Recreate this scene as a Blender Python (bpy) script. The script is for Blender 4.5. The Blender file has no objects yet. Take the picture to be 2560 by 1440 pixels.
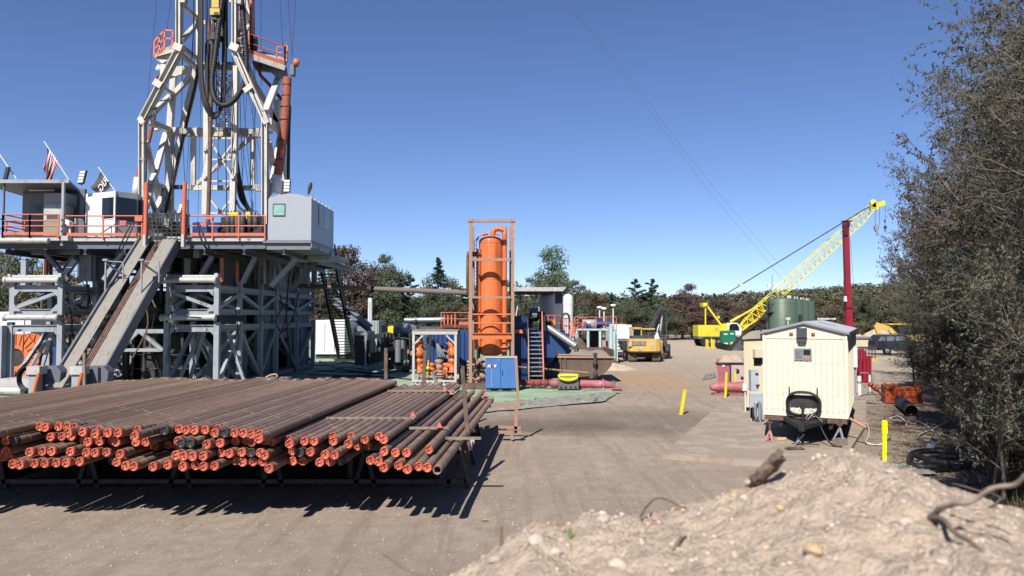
import bpy, math, random
from mathutils import Vector as V, Matrix, noise
random.seed(7)
C = bpy.context.scene
F = 1850.0; PIT = math.atan(70/1850.0); H = 4.1
# ---------- camera, sky, sun, exposure ----------
cd = bpy.data.cameras.new("camera"); cam = bpy.data.objects.new("camera", cd); C.collection.objects.link(cam)
cam.location = (0, 0, H); cam.rotation_euler = (math.radians(90)+PIT, 0, 0)
cd.sensor_width = 36; cd.lens = 36*F/2560; cd.clip_end = 6000; cd.clip_start = .05
cd.dof.use_dof = True; cd.dof.focus_distance = 30; cd.dof.aperture_fstop = 2.0
C.camera = cam
SUN_EL = math.radians(44); AZ = math.radians(200)     # sun behind the camera, to its left
w = bpy.data.worlds.new("World"); C.world = w; w.use_nodes = True
nt = w.node_tree; bg = nt.nodes['Background']
sky = nt.nodes.new('ShaderNodeTexSky'); sky.sky_type = 'NISHITA'; sky.sun_disc = False
sky.sun_elevation = SUN_EL; sky.sun_rotation = AZ; sky.air_density = .75; sky.dust_density = 0; sky.ozone_density = 6; sky.altitude = 200
vm = nt.nodes.new('ShaderNodeVectorMath'); vm.operation = 'MULTIPLY'; vm.inputs[1].default_value = (.95, .90, .98)
nt.links.new(sky.outputs[0], vm.inputs[0]); nt.links.new(vm.outputs[0], bg.inputs[0]); bg.inputs[1].default_value = .08
sl = bpy.data.lights.new("sun", 'SUN'); sl.energy = 5.0; sl.angle = math.radians(.5); sl.color = (1, .95, .88)
so = bpy.data.objects.new("sun", sl); C.collection.objects.link(so); so.location = (0, 0, 60)
sd = V((math.sin(AZ)*math.cos(SUN_EL), math.cos(AZ)*math.cos(SUN_EL), math.sin(SUN_EL)))
so.rotation_euler = sd.to_track_quat('Z', 'Y').to_euler()
C.view_settings.view_transform = 'Standard'; C.view_settings.look = 'None'; C.view_settings.exposure = 0.72; C.view_settings.gamma = 1
C.cycles.max_bounces = 6; C.cycles.diffuse_bounces = 1; C.cycles.transparent_max_bounces = 6
# ---------- helpers ----------
def P(px, py, Y):
    u = (px-1280)/F; v = (720-py)/F
    dy = math.cos(PIT)-v*math.sin(PIT); dz = math.sin(PIT)+v*math.cos(PIT); t = Y/dy
    return V((u*t, Y, H+dz*t))
def X(px, Y): return (px-1280)/F*Y
def Z(py, Y): return P(1280, py, Y).z
def G(px, py, z=0.0):
    u = (px-1280)/F; v = (720-py)/F
    dy = math.cos(PIT)-v*math.sin(PIT); dz = math.sin(PIT)+v*math.cos(PIT); t = (z-H)/dz
    return V((u*t, dy*t, z))
def Q(p):  # (px,py,Y) tuple or Vector
    return p if isinstance(p, V) else P(*p)
class MB:
    def __init__(s): s.v = []; s.f = []; s.m = []; s.sm = []
    def add(s, vs, fs, mi=0, sm=False):
        n = len(s.v); s.v += [tuple(v) for v in vs]
        for f in fs: s.f.append([i+n for i in f]); s.m.append(mi); s.sm.append(sm)
        return s
    def hexa(s, c, mi=0):  # 8 corners: bottom 4 ccw, top 4 ccw
        return s.add(c, [(3,2,1,0),(4,5,6,7),(0,1,5,4),(1,2,6,5),(2,3,7,6),(3,0,4,7)], mi)
    def box(s, x0, x1, y0, y1, z0, z1, mi=0):
        return s.hexa([(x0,y0,z0),(x1,y0,z0),(x1,y1,z0),(x0,y1,z0),(x0,y0,z1),(x1,y0,z1),(x1,y1,z1),(x0,y1,z1)], mi)
    def cbox(s, c, sx, sy, sz, rz=0, mi=0, M=None):   # centre
        R = Matrix.Rotation(rz, 3, 'Z') if M is None else M
        c = V(c); q = []
        for z in (-1, 1):
            for x, y in ((-1,-1),(1,-1),(1,1),(-1,1)): q.append(c+R@V((x*sx/2, y*sy/2, z*sz/2)))
        return s.hexa(q, mi)
    def beam(s, a, b, w, h=None, mi=0, up=None):
        a = Q(a); b = Q(b); h = h or w; d = (b-a).normalized()
        up = V(up) if up else (V((0,0,1)) if abs(d.z) < .95 else V((0,1,0)))
        r = d.cross(up).normalized(); u = r.cross(d)
        q = []
        for p in (a, b):
            for i, j in ((-1,-1),(1,-1),(1,1),(-1,1)): q.append(p+r*i*w/2+u*j*h/2)
        return s.add(q, [(0,3,2,1),(4,5,6,7),(0,1,5,4),(1,2,6,5),(2,3,7,6),(3,0,4,7)][::1], mi)
    def ibeam(s, a, b, w, h, mi=0, t=.03, up=None):   # H section
        a = Q(a); b = Q(b); d = (b-a).normalized()
        up = V(up) if up else (V((0,0,1)) if abs(d.z) < .95 else V((0,1,0)))
        r = d.cross(up).normalized(); u = r.cross(d)
        s.beam(a+u*(h/2-t/2), b+u*(h/2-t/2), w, t, mi, up); s.beam(a-u*(h/2-t/2), b-u*(h/2-t/2), w, t, mi, up)
        return s.beam(a, b, t, h-2*t-.002, mi, up)
    def tube(s, pts, r, n=8, mi=0, closed=False, caps=True):
        pts = [Q(p) for p in pts]; L = len(pts)
        rs = r if isinstance(r, (list, tuple)) else [r]*L
        ref = None; rings = []
        for i, p in enumerate(pts):
            if closed: d = pts[(i+1) % L]-pts[i-1]
            else: d = pts[min(i+1, L-1)]-pts[max(i-1, 0)]
            d.normalize()
            if ref is None: ref = V((0,0,1)) if abs(d.z) < .9 else V((1,0,0))
            x = ref-d*ref.dot(d)
            if x.length < 1e-4: x = V((1,0,0))-d*d.x
            x.normalize(); y = d.cross(x); ref = x
            rings.append([p+x*math.cos(2*math.pi*k/n)*rs[i]+y*math.sin(2*math.pi*k/n)*rs[i] for k in range(n)])
        vs = [q for g in rings for q in g]; fs = []
        for i in range(L if closed else L-1):
            j = (i+1) % L
            for k in range(n): fs.append((i*n+k, i*n+(k+1) % n, j*n+(k+1) % n, j*n+k))
        s.add(vs, fs, mi, True)
        if caps and not closed:
            s.add(rings[0], [tuple(range(n))[::-1]], mi); s.add(rings[-1], [tuple(range(n))], mi)
        return s
    def lathe(s, base, prof, n=24, mi=0, axis=(0,0,1)):
        base = Q(base); ax = V(axis).normalized()
        return s._lathe(base, prof, n, mi, ax)
    def _lathe(s, base, prof, n, mi, ax):
        x = (V((1,0,0)) if abs(ax.x) < .9 else V((0,0,1))); x = (x-ax*x.dot(ax)).normalized(); y = ax.cross(x)
        vs = [base+ax*z+x*r*math.cos(2*math.pi*k/n)+y*r*math.sin(2*math.pi*k/n) for r, z in prof for k in range(n)]
        fs = [(i*n+k, i*n+(k+1) % n, (i+1)*n+(k+1) % n, (i+1)*n+k) for i in range(len(prof)-1) for k in range(n)]
        for i in range(len(prof)-1):     # sharp steps stay sharp enough by doubling in the profile
            pass
        s.add(vs, fs, mi, True); return s
    def cyl(s, a, b, r, n=20, mi=0):
        a = Q(a); b = Q(b); d = b-a
        s._lathe(a, [(r, 0), (r, d.length)], n, mi, d.normalized())
        s._lathe(a, [(0.0001, 0), (r, 0)], n, mi, d.normalized()); return s._lathe(a, [(r, d.length), (0.0001, d.length)], n, mi, d.normalized())
    def poly(s, pts, ext, mi=0):     # polygon extruded by vector
        pts = [Q(p) for p in pts]; n = len(pts); e = V(ext)
        s.add(pts+[p+e for p in pts], [tuple(range(n))[::-1], tuple(range(n, 2*n))]+[(i, (i+1) % n, (i+1) % n+n, i+n) for i in range(n)], mi); return s
    def build(s, name, mat, parent=None, base=None):
        L = V(base) if base is not None else V((0,0,0))
        if parent is not None: L = V(parent['_b'])
        me = bpy.data.meshes.new(name)
        me.from_pydata([(a-L.x, b-L.y, c-L.z) for a, b, c in s.v], [], s.f)
        mats = mat if isinstance(mat, (list, tuple)) else [mat]
        for m in mats: me.materials.append(m)
        me.polygons.foreach_set('material_index', s.m); me.polygons.foreach_set('use_smooth', s.sm)
        me.validate(); me.update()
        import bmesh
        b = bmesh.new(); b.from_mesh(me)
        if len(b.faces) < 20000: bmesh.ops.recalc_face_normals(b, faces=b.faces)
        b.to_mesh(me); b.free()
        o = bpy.data.objects.new(name, me); C.collection.objects.link(o)
        if parent is not None: o.parent = parent
        else: o.location = L
        o['_b'] = tuple(L); return o
def tag(o, label=None, cat=None, group=None, kind=None):
    if label: o['label'] = label
    if cat: o['category'] = cat
    if group: o['group'] = group
    if kind: o['kind'] = kind
    return o
def thing(name, label, cat, loc, group=None):
    o = bpy.data.objects.new(name, None); C.collection.objects.link(o); o.location = loc; o['_b'] = tuple(loc)
    o.empty_display_size = .2
    return tag(o, label, cat, group)
def single(mb, name, mat, label, cat, group=None, base=None):
    if base is None:
        xs = [v[0] for v in mb.v]; ys = [v[1] for v in mb.v]; zs = [v[2] for v in mb.v]
        base = ((min(xs)+max(xs))/2, (min(ys)+max(ys))/2, min(zs))
    return tag(mb.build(name, mat, None, base), label, cat, group)
def dup(root, loc=None, rz=None, sc=None, label=None, group=None):
    r = root.copy(); C.collection.objects.link(r)
    if loc is not None: r.location = loc
    if rz is not None: r.rotation_euler = (0, 0, rz)
    if sc is not None: r.scale = sc if not isinstance(sc, (int, float)) else (sc,)*3
    if label: r['label'] = label
    if group: r['group'] = group
    for ch in list(root.children):
        c = ch.copy(); C.collection.objects.link(c); c.parent = r
        for g in list(ch.children):
            d = g.copy(); C.collection.objects.link(d); d.parent = c
    return r
def catenary(a, b, sag, n=12):
    a = Q(a); b = Q(b); return [a.lerp(b, i/n)-V((0,0,sag*4*(i/n)*(1-i/n))) for i in range(n+1)]
def smooth_path(pts, k=4):
    pts = [Q(p) for p in pts]; o = []
    for i in range(len(pts)-1):
        p0 = pts[max(i-1, 0)]; p1 = pts[i]; p2 = pts[i+1]; p3 = pts[min(i+2, len(pts)-1)]
        for j in range(k):
            t = j/k; o.append(.5*((2*p1)+(p2-p0)*t+(2*p0-5*p1+4*p2-p3)*t*t+(3*p1-p0-3*p2+p3)*t**3))
    return o+[pts[-1]]
def text_mb(txt, size, origin, ux, uz, thick=.01, mi=0, mb=None, shear=0, bold=.0):
    cu = bpy.data.curves.new("t", 'FONT'); cu.body = txt; cu.size = size; cu.extrude = thick/2; cu.shear = shear; cu.align_x = 'CENTER'; cu.align_y = 'CENTER'; cu.offset = bold
    o = bpy.data.objects.new("t", cu); C.collection.objects.link(o)
    dg = bpy.context.evaluated_depsgraph_get(); me = o.evaluated_get(dg).to_mesh()
    ux = V(ux).normalized(); uz = V(uz).normalized(); un = ux.cross(uz)
    mb = mb or MB(); mb.add([V(origin)+ux*v.co.x+uz*v.co.y+un*v.co.z for v in me.vertices], [tuple(p.vertices) for p in me.polygons], mi)
    o.evaluated_get(dg).to_mesh_clear(); bpy.data.objects.remove(o); bpy.data.curves.remove(cu); return mb
# ---------- materials ----------
def lin(c): return tuple(((x/255+.055)/1.055)**2.4 if x > 10 else x/255/12.92 for x in c)
def A(r, g, b, k=.68): return tuple(x*k for x in lin((r, g, b)))
MATS = {}
def M(name, col, rough=.6, metal=0, var=.15, scale=2.0, dirt=None, damt=.4, dscale=1.2, dz=0, bump=0, bscale=20, trans=0, rand=0, spec=.4, stretch=None):
    if name in MATS: return MATS[name]
    m = bpy.data.materials.new(name); m.use_nodes = True; MATS[name] = m
    t = m.node_tree; N = t.nodes; L = t.links; b = N['Principled BSDF']
    b.inputs['Roughness'].default_value = rough; b.inputs['Metallic'].default_value = metal; b.inputs['Specular IOR Level'].default_value = spec
    tc = N.new('ShaderNodeTexCoord'); oi = N.new('ShaderNodeObjectInfo')
    va = N.new('ShaderNodeVectorMath'); va.operation = 'ADD'; sc = N.new('ShaderNodeVectorMath'); sc.operation = 'SCALE'; sc.inputs['Scale'].default_value = 37
    cx = N.new('ShaderNodeCombineXYZ'); L.new(oi.outputs['Random'], cx.inputs[0]); L.new(oi.outputs['Random'], cx.inputs[2])
    L.new(cx.outputs[0], sc.inputs[0]); L.new(tc.outputs['Object'], va.inputs[0]); L.new(sc.outputs[0], va.inputs[1])
    vec = va.outputs[0]
    if stretch:
        mp = N.new('ShaderNodeMapping'); mp.inputs['Scale'].default_value = stretch; L.new(vec, mp.inputs[0]); vec = mp.outputs[0]
    n1 = N.new('ShaderNodeTexNoise'); n1.inputs['Scale'].default_value = scale; n1.inputs['Detail'].default_value = 7; n1.inputs['Roughness'].default_value = .65; L.new(vec, n1.inputs['Vector'])
    mx = N.new('ShaderNodeMix'); mx.data_type = 'RGBA'
    rp = N.new('ShaderNodeMapRange'); rp.inputs[1].default_value = .3; rp.inputs[2].default_value = .7; L.new(n1.outputs['Fac'], rp.inputs[0]); L.new(rp.outputs[0], mx.inputs[0])
    mx.inputs[6].default_value = tuple(min(1, c*(1-var)) for c in col)+(1,); mx.inputs[7].default_value = tuple(min(1, c*(1+var)) for c in col)+(1,)
    out = mx.outputs[2]
    if rand:
        hs = N.new('ShaderNodeHueSaturation'); mr = N.new('ShaderNodeMapRange'); L.new(oi.outputs['Random'], mr.inputs[0]); mr.inputs[3].default_value = 1-rand; mr.inputs[4].default_value = 1+rand
        L.new(mr.outputs[0], hs.inputs['Value']); L.new(out, hs.inputs['Color']); out = hs.outputs[0]
    if dirt:
        n2 = N.new('ShaderNodeTexNoise'); n2.inputs['Scale'].default_value = dscale; n2.inputs['Detail'].default_value = 9; n2.inputs['Roughness'].default_value = .72
        if dz:
            mp = N.new('ShaderNodeMapping'); mp.inputs['Scale'].default_value = (1, 1, 1/dz); L.new(vec, mp.inputs[0]); L.new(mp.outputs[0], n2.inputs['Vector'])
        else: L.new(vec, n2.inputs['Vector'])
        r2 = N.new('ShaderNodeMapRange'); lo = .72-.4*damt; r2.inputs[1].default_value = lo; r2.inputs[2].default_value = lo+.1; r2.inputs[4].default_value = .85; L.new(n2.outputs['Fac'], r2.inputs[0])
        m2 = N.new('ShaderNodeMix'); m2.data_type = 'RGBA'; L.new(r2.outputs[0], m2.inputs[0]); L.new(out, m2.inputs[6]); m2.inputs[7].default_value = tuple(dirt)+(1,); out = m2.outputs[2]
    L.new(out, b.inputs['Base Color'])
    if bump:
        n3 = N.new('ShaderNodeTexNoise'); n3.inputs['Scale'].default_value = bscale; n3.inputs['Detail'].default_value = 5; L.new(vec, n3.inputs['Vector'])
        bp = N.new('ShaderNodeBump'); bp.inputs['Strength'].default_value = bump; bp.inputs['Distance'].default_value = .03; L.new(n3.outputs['Fac'], bp.inputs['Height']); L.new(bp.outputs[0], b.inputs['Normal'])
    if trans:
        tr = N.new('ShaderNodeBsdfTranslucent'); ms = N.new('ShaderNodeMixShader'); ms.inputs[0].default_value = trans; L.new(out, tr.inputs[0])
        L.new(b.outputs[0], ms.inputs[1]); L.new(tr.outputs[0], ms.inputs[2]); L.new(ms.outputs[0], N['Material Output'].inputs[0])
    return m
RUSTC = A(96, 62, 44); GR = A(70, 66, 62)
m_grey = M('blue grey paint', A(176,182,190,.58), .5, var=.08, dirt=A(112,106,100,.58), damt=.42, dscale=2.2, dz=4)
m_dgrey = M('dark blue grey paint', A(106,112,122), .5, var=.12, dirt=A(62,64,70), damt=.35, dscale=1.5)
m_clad = M('blue grey cladding', A(132,138,144,.6), .5, var=.1, dirt=A(105,108,112), damt=.3, dscale=.8, dz=4)
m_mast = M('weathered white mast paint', A(224,219,208,.6), .45, var=.1, dirt=A(150,140,128), damt=.42, dscale=1.6, dz=5)
m_white = M('white paint', A(238,240,243), .45, var=.04, dirt=A(160,158,155), damt=.2)
m_owhite = M('dull white paint', A(206,204,200,.6), .5, var=.1, dirt=A(120,112,104), damt=.4, dscale=2.5)
m_orail = M('faded orange rail paint', A(216,116,86), .5, var=.12, dirt=A(150,86,66), damt=.35, dscale=3)
m_orange = M('bright orange paint', A(224,118,66,.74), .4, var=.06, dirt=A(176,94,54), damt=.45, dscale=2.2, dz=9)
m_orust = M('orange paint worn to rust', A(205,136,106), .65, var=.2, dirt=A(158,134,116), damt=.9, dscale=3)
m_rust = M('brown rusty steel', A(112,88,76), .7, var=.3, dirt=A(70,48,38), damt=.5, dscale=3, bump=.3)
m_rustp = M('rusty pale steel', A(150,128,112), .7, var=.25, dirt=A(100,64,46), damt=.5, dscale=4)
m_black = M('black rubber', A(38,38,40), .55, var=.2)
m_blk = M('blackened steel', A(44,43,43), .5, var=.3, dirt=A(80,72,64), damt=.3)
m_dark = M('dark grimy steel', A(62,60,60), .6, var=.35, dirt=A(30,28,27), damt=.5)
m_blue = M('blue tank paint', A(44,74,128), .45, var=.1, dirt=A(90,110,142), damt=.18, dscale=1.3, dz=4)
m_dblue = M('dark blue paint', A(28,52,104), .45, var=.12, dirt=A(50,66,95), damt=.25)
m_cab = M('light grey cabin paint', A(196,203,210,.5), .42, var=.03, dirt=A(170,176,180), damt=.15)
m_glass = M('dark window glass', A(28,38,48), .08, var=.05, spec=.6)
m_glassg = M('pale curtained glass', A(150,190,180), .15, var=.25, scale=5)
m_yel = M('yellow paint', A(238,214,40), .4, var=.06, dirt=A(150,130,50), damt=.18)
m_dyel = M('dusty digger yellow', A(220,180,96), .5, var=.08, dirt=A(170,140,90), damt=.3, dscale=1.5)
m_wood = M('weathered grey wood', A(150,134,116), .85, var=.3, dirt=A(90,76,64), damt=.4, dscale=3, bump=.3, scale=6)
m_red = M('crimson paint', A(150,34,52), .5, var=.12, dirt=A(110,40,44), damt=.3)
m_pink = M('faded red pink paint', A(176,104,110), .6, var=.15, dirt=A(196,150,152), damt=.4, dscale=2)
m_green = M('dark green tank paint', A(84,104,86), .5, var=.05, dirt=A(90,112,86), damt=.2, dz=6)
m_sign = M('red sign', A(200,60,56), .5)
m_galv = M('galvanised steel', A(168,172,178), .4, metal=.4, var=.12)
m_plastw = M('white plastic', A(232,232,228), .4, var=.03)
# ---------- ground ----------
def ground_material():
    m = bpy.data.materials.new('packed sandy dirt'); m.use_nodes = True; t = m.node_tree; N = t.nodes; L = t.links; b = N['Principled BSDF']
    b.inputs['Roughness'].default_value = .95; b.inputs['Specular IOR Level'].default_value = .15
    tc = N.new('ShaderNodeTexCoord'); vec = tc.outputs['Object']
    def nz(scale, det=6, rough=.6, mp=None, rot=0):
        n = N.new('ShaderNodeTexNoise'); n.inputs['Scale'].default_value = scale; n.inputs['Detail'].default_value = det; n.inputs['Roughness'].default_value = rough
        if mp:
            q = N.new('ShaderNodeMapping'); q.inputs['Scale'].default_value = mp; q.inputs['Rotation'].default_value = (0, 0, rot); L.new(vec, q.inputs[0]); L.new(q.outputs[0], n.inputs['Vector'])
        else: L.new(vec, n.inputs['Vector'])
        return n.outputs['Fac']
    def rng(x, a, c):
        r = N.new('ShaderNodeMapRange'); r.interpolation_type = 'SMOOTHSTEP'; r.inputs[1].default_value = a; r.inputs[2].default_value = c; L.new(x, r.inputs[0]); return r.outputs[0]
    def mix(f, a, c):
        x = N.new('ShaderNodeMix'); x.data_type = 'RGBA'; L.new(f, x.inputs[0])
        for k, q in ((6, a), (7, c)):
            if isinstance(q, tuple): x.inputs[k].default_value = q+(1,)
            else: L.new(q, x.inputs[k])
        return x.outputs[2]
    def mul(a, c):
        x = N.new('ShaderNodeMath'); x.operation = 'MULTIPLY'; L.new(a, x.inputs[0])
        if isinstance(c, float): x.inputs[1].default_value = c
        else: L.new(c, x.inputs[1])
        return x.outputs[0]
    base = mix(rng(nz(.25), .35, .65), A(178,161,145,.615), A(192,175,158,.615))
    base = mix(rng(nz(2.2, 8, .7), .35, .7), base, A(162,146,130,.66))
    track = rng(nz(1.6, 6, .6, (1, .07, 1), .05), .5, .66)
    base = mix(mul(track, .42), base, A(146,130,115,.66))
    base = mix(mul(rng(nz(2.6, 6, .65, (1, .06, 1), 1.25), .52, .64), .4), base, A(150,134,119,.615))
    base = mix(mul(rng(nz(2.1, 6, .65, (1, .05, 1), -.6), .56, .66), .35), base, A(204,187,170,.615))
    def blob(cx, cy, rx, ry, edge=.35, wob=.5, rot=0):
        q = N.new('ShaderNodeMapping'); q.vector_type = 'TEXTURE'; q.inputs['Location'].default_value = (cx, cy, 0); q.inputs['Rotation'].default_value = (0, 0, rot); q.inputs['Scale'].default_value = (rx, ry, 1)
        L.new(vec, q.inputs[0]); ln = N.new('ShaderNodeVectorMath'); ln.operation = 'LENGTH'; L.new(q.outputs[0], ln.inputs[0])
        ad = N.new('ShaderNodeMath'); ad.operation = 'MULTIPLY_ADD'; L.new(nz(.5, 7, .65), ad.inputs[0]); ad.inputs[1].default_value = wob*2; L.new(ln.outputs['Value'], ad.inputs[2])
        r = N.new('ShaderNodeMapRange'); r.inputs[1].default_value = 1+wob-edge; r.inputs[2].default_value = 1+wob+edge; r.inputs[3].default_value = 1; r.inputs[4].default_value = 0; L.new(ad.outputs[0], r.inputs[0]); return r.outputs[0]
    base = mix(mul(blob(4.5, 29.5, 6, 3.2, .5, .8), .55), base, A(118,107,98,.66))          # damp dark earth
    base = mix(mul(blob(1.6, 27.5, 3.2, 1.6, .5, .8), .6), base, A(98,88,80,.66))
    base = mix(mul(blob(9.0, 48, 2.6, 6.5), .55), base, A(186,152,108,.66))       # orange sand
    base = mix(mul(blob(33, 95, 22, 42, .6), .7), base, A(206,190,166,.66))
    base = mix(mul(blob(16, 20, 4, 14, .5), .55), base, A(120,104,88,.66))        # leaf litter strip
    pale = rng(nz(14, 4, .6), .64, .72); base = mix(mul(pale, .75), base, A(205,194,180,.66))
    drk = rng(nz(9, 5, .7), .66, .76); base = mix(mul(drk, .75), base, A(112,98,86,.66))
    L.new(base, b.inputs['Base Color'])
    bp = N.new('ShaderNodeBump'); bp.inputs['Strength'].default_value = .9; bp.inputs['Distance'].default_value = .04
    ad = N.new('ShaderNodeMath'); ad.operation = 'ADD'; L.new(nz(9, 10, .85), ad.inputs[0]); L.new(mul(nz(1.1, 6, .6, (1, .1, 1), .05), .8), ad.inputs[1]); L.new(ad.outputs[0], bp.inputs['Height']); L.new(bp.outputs[0], b.inputs['Normal'])
    return m
m_ground = ground_material()
def gz(x, y):
    d = math.hypot(x, y)
    return 0.035*noise.noise(V((x*.35, y*.35, 0)))+.02*noise.noise(V((x*1.3, y*1.3, 3)))
g = MB()
def axis(lo, hi, fine0, fine1, st):
    a = []; x = fine0
    while x > lo: a.append(x); x -= max(st, (fine0-x)*.25+st)
    a.append(lo); a = a[::-1]; x = fine0+st
    while x < fine1: a.append(x); x += st
    while x < hi: a.append(x); x += max(st, (x-fine1)*.25+st)
    return a+[hi]
xs = axis(-2500, 2500, -26, 30, .5); ys = axis(-300, 4200, 4, 70, .5)
vs = [(x, y, gz(x, y) if y < 90 and abs(x) < 40 else 0) for y in ys for x in xs]; nx = len(xs)
g.add(vs, [(j*nx+i, j*nx+i+1, (j+1)*nx+i+1, (j+1)*nx+i) for j in range(len(ys)-1) for i in range(nx-1)], 0, True)
tag(g.build('ground', m_ground), kind='structure')
# green work mat under the separator and rig
m_mat = M('faded green work mat', A(148,176,142,.74), .8, var=.14, scale=.8, dirt=A(150,146,130), damt=.55, dscale=.7, bump=.8, bscale=2.5)
mp_ = [G(x, y, .05) for x, y in ((640,1000),(900,975),(1140,1003),(1215,1018),(1310,1022),(1440,1000),(1535,985),(1520,962),(1420,940),(1390,900),(1290,880),(1000,872),(700,872),(600,890),(400,920),(-150,940),(-150,1010))]
mm = MB(); mm.poly(mp_, (0,0,.03)); single(mm, 'work_mat', m_mat, 'faded green plastic mat laid under the drilling rig and orange separator', 'ground mat')
m_tarp = M('grey tarpaulin', A(150,148,140), .8, var=.25, scale=3, bump=.4, bscale=4)
def rumple(name, pts, label, cat, mat, hh=.12, n=26, seed=1, sc=1.2):
    """crumpled sheet over quad of ground points"""
    a, b, c, d = pts; mb = MB(); vs = []
    for j in range(n+1):
        for i in range(n*3+1):
            u = i/(n*3); v = j/n; p = a.lerp(b, u).lerp(d.lerp(c, u), v)
            q = p+V((noise.noise(V((p.x*2, p.y*2, seed)))*.15, noise.noise(V((p.x*2, p.y*2, seed+9)))*.15, 0))
            e = min(1, 8*min(u, 1-u, v, 1-v)); z = abs(noise.noise(V((p.x*sc*2, p.y*sc*2, seed+4))))*hh*2+abs(noise.noise(V((p.x*sc*6, p.y*sc*6, seed+4))))*hh*.8
            vs.append(q+V((0, 0, .06+z*e)))
    k = n*3+1
    mb.add(vs, [(j*k+i, j*k+i+1, (j+1)*k+i+1, (j+1)*k+i) for j in range(n) for i in range(n*3)], 0, False)
    return single(mb, name, mat, label, cat)
rumple('tarpaulin', [G(1185,1036), G(1510,1006), G(1550,982), G(1200,1014)], 'crumpled grey tarpaulin hem along the front edge of the green mat', 'tarpaulin', m_tarp, .12, 10, 3, 2)
rumple('tarpaulin', [G(2190,1195), G(2340,1190), G(2320,1165), G(2200,1168)], 'crumpled grey tarpaulin on the dirt in front of the yellow marker post', 'tarpaulin', m_tarp, .1, 12, 5, 2)
rumple('tarpaulin', [G(1448,985), G(1530,978), G(1540,955), G(1500,960)], 'small heap of grey sheeting past the end of the pink pipe', 'tarpaulin', m_tarp, .12, 8, 8, 2)
# concrete pad
m_conc = M('dusty concrete', A(184,170,154,.6), .9, var=.12, scale=1, dirt=A(166,148,130,.6), damt=.7, dscale=1.2, bump=.15)
cp = [G(x, y, .14) for x, y in ((1655,1135),(2095,1170),(2165,1060),(2165,1000),(1800,1010),(1720,1080))]
pad = MB(); pad.poly([p-V((0,0,.3)) for p in cp], (0,0,.3)); tag(single(pad, 'concrete_pad', m_conc, 'low dusty concrete pad under the cream trailer', 'concrete pad'), kind='structure')
# pebbles on the near ground
m_peb = M('pale pebbles', A(186,172,158,.7), .9, var=.3, scale=1)
pb = MB()
def rock(mb, c, r, mi=0, sq=.6):
    ico = [(0,0,-1),(.72,-.53,-.45),(-.28,-.85,-.45),(-.89,0,-.45),(-.28,.85,-.45),(.72,.53,-.45),(.28,-.85,.45),(-.72,-.53,.45),(-.72,.53,.45),(.28,.85,.45),(.89,0,.45),(0,0,1)]
    fs = [(0,1,2),(1,0,5),(0,2,3),(0,3,4),(0,4,5),(1,5,10),(2,1,6),(3,2,7),(4,3,8),(5,4,9),(1,10,6),(2,6,7),(3,7,8),(4,8,9),(5,9,10),(6,10,11),(7,6,11),(8,7,11),(9,8,11),(10,9,11)]
    a = random.random()*6.3; ca, sa = math.cos(a), math.sin(a); sx = random.uniform(.7, 1.3)
    mb.add([(c[0]+(x*sx*ca-y*sa)*r*random.uniform(.8,1.15), c[1]+(x*sx*sa+y*ca)*r*random.uniform(.8,1.15), c[2]+z*r*sq) for x, y, z in ico], fs, mi)
for i in range(9000):
    Y = random.triangular(7, 34, 8); x = random.uniform(-.72, .72)*Y
    rock(pb, (x, Y, gz(x, Y)+.003), random.choice((.006, .008, .01, .012, .02)))
tag(pb.build('pebbles', m_peb), kind='stuff', label='loose pale pebbles scattered over the packed dirt', cat='pebbles')
# fallen twigs and clods
m_clod = M('clods of earth', A(150,134,118,.66), .95, var=.3, bump=.4, scale=8)
cl = MB()
for i in range(900):
    Y = random.uniform(28, 95); x = random.uniform(2, 34) if Y > 40 else random.uniform(6, 15)
    if abs(noise.noise(V((x*.12, Y*.12, 9)))) < .18: continue
    rock(cl, (x, Y, .01), random.choice((.03, .05, .08)), 0, .5)
tag(cl.build('earth_clods', m_clod), kind='stuff', label='broken clods of pale earth along the dirt track', cat='earth')
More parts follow.
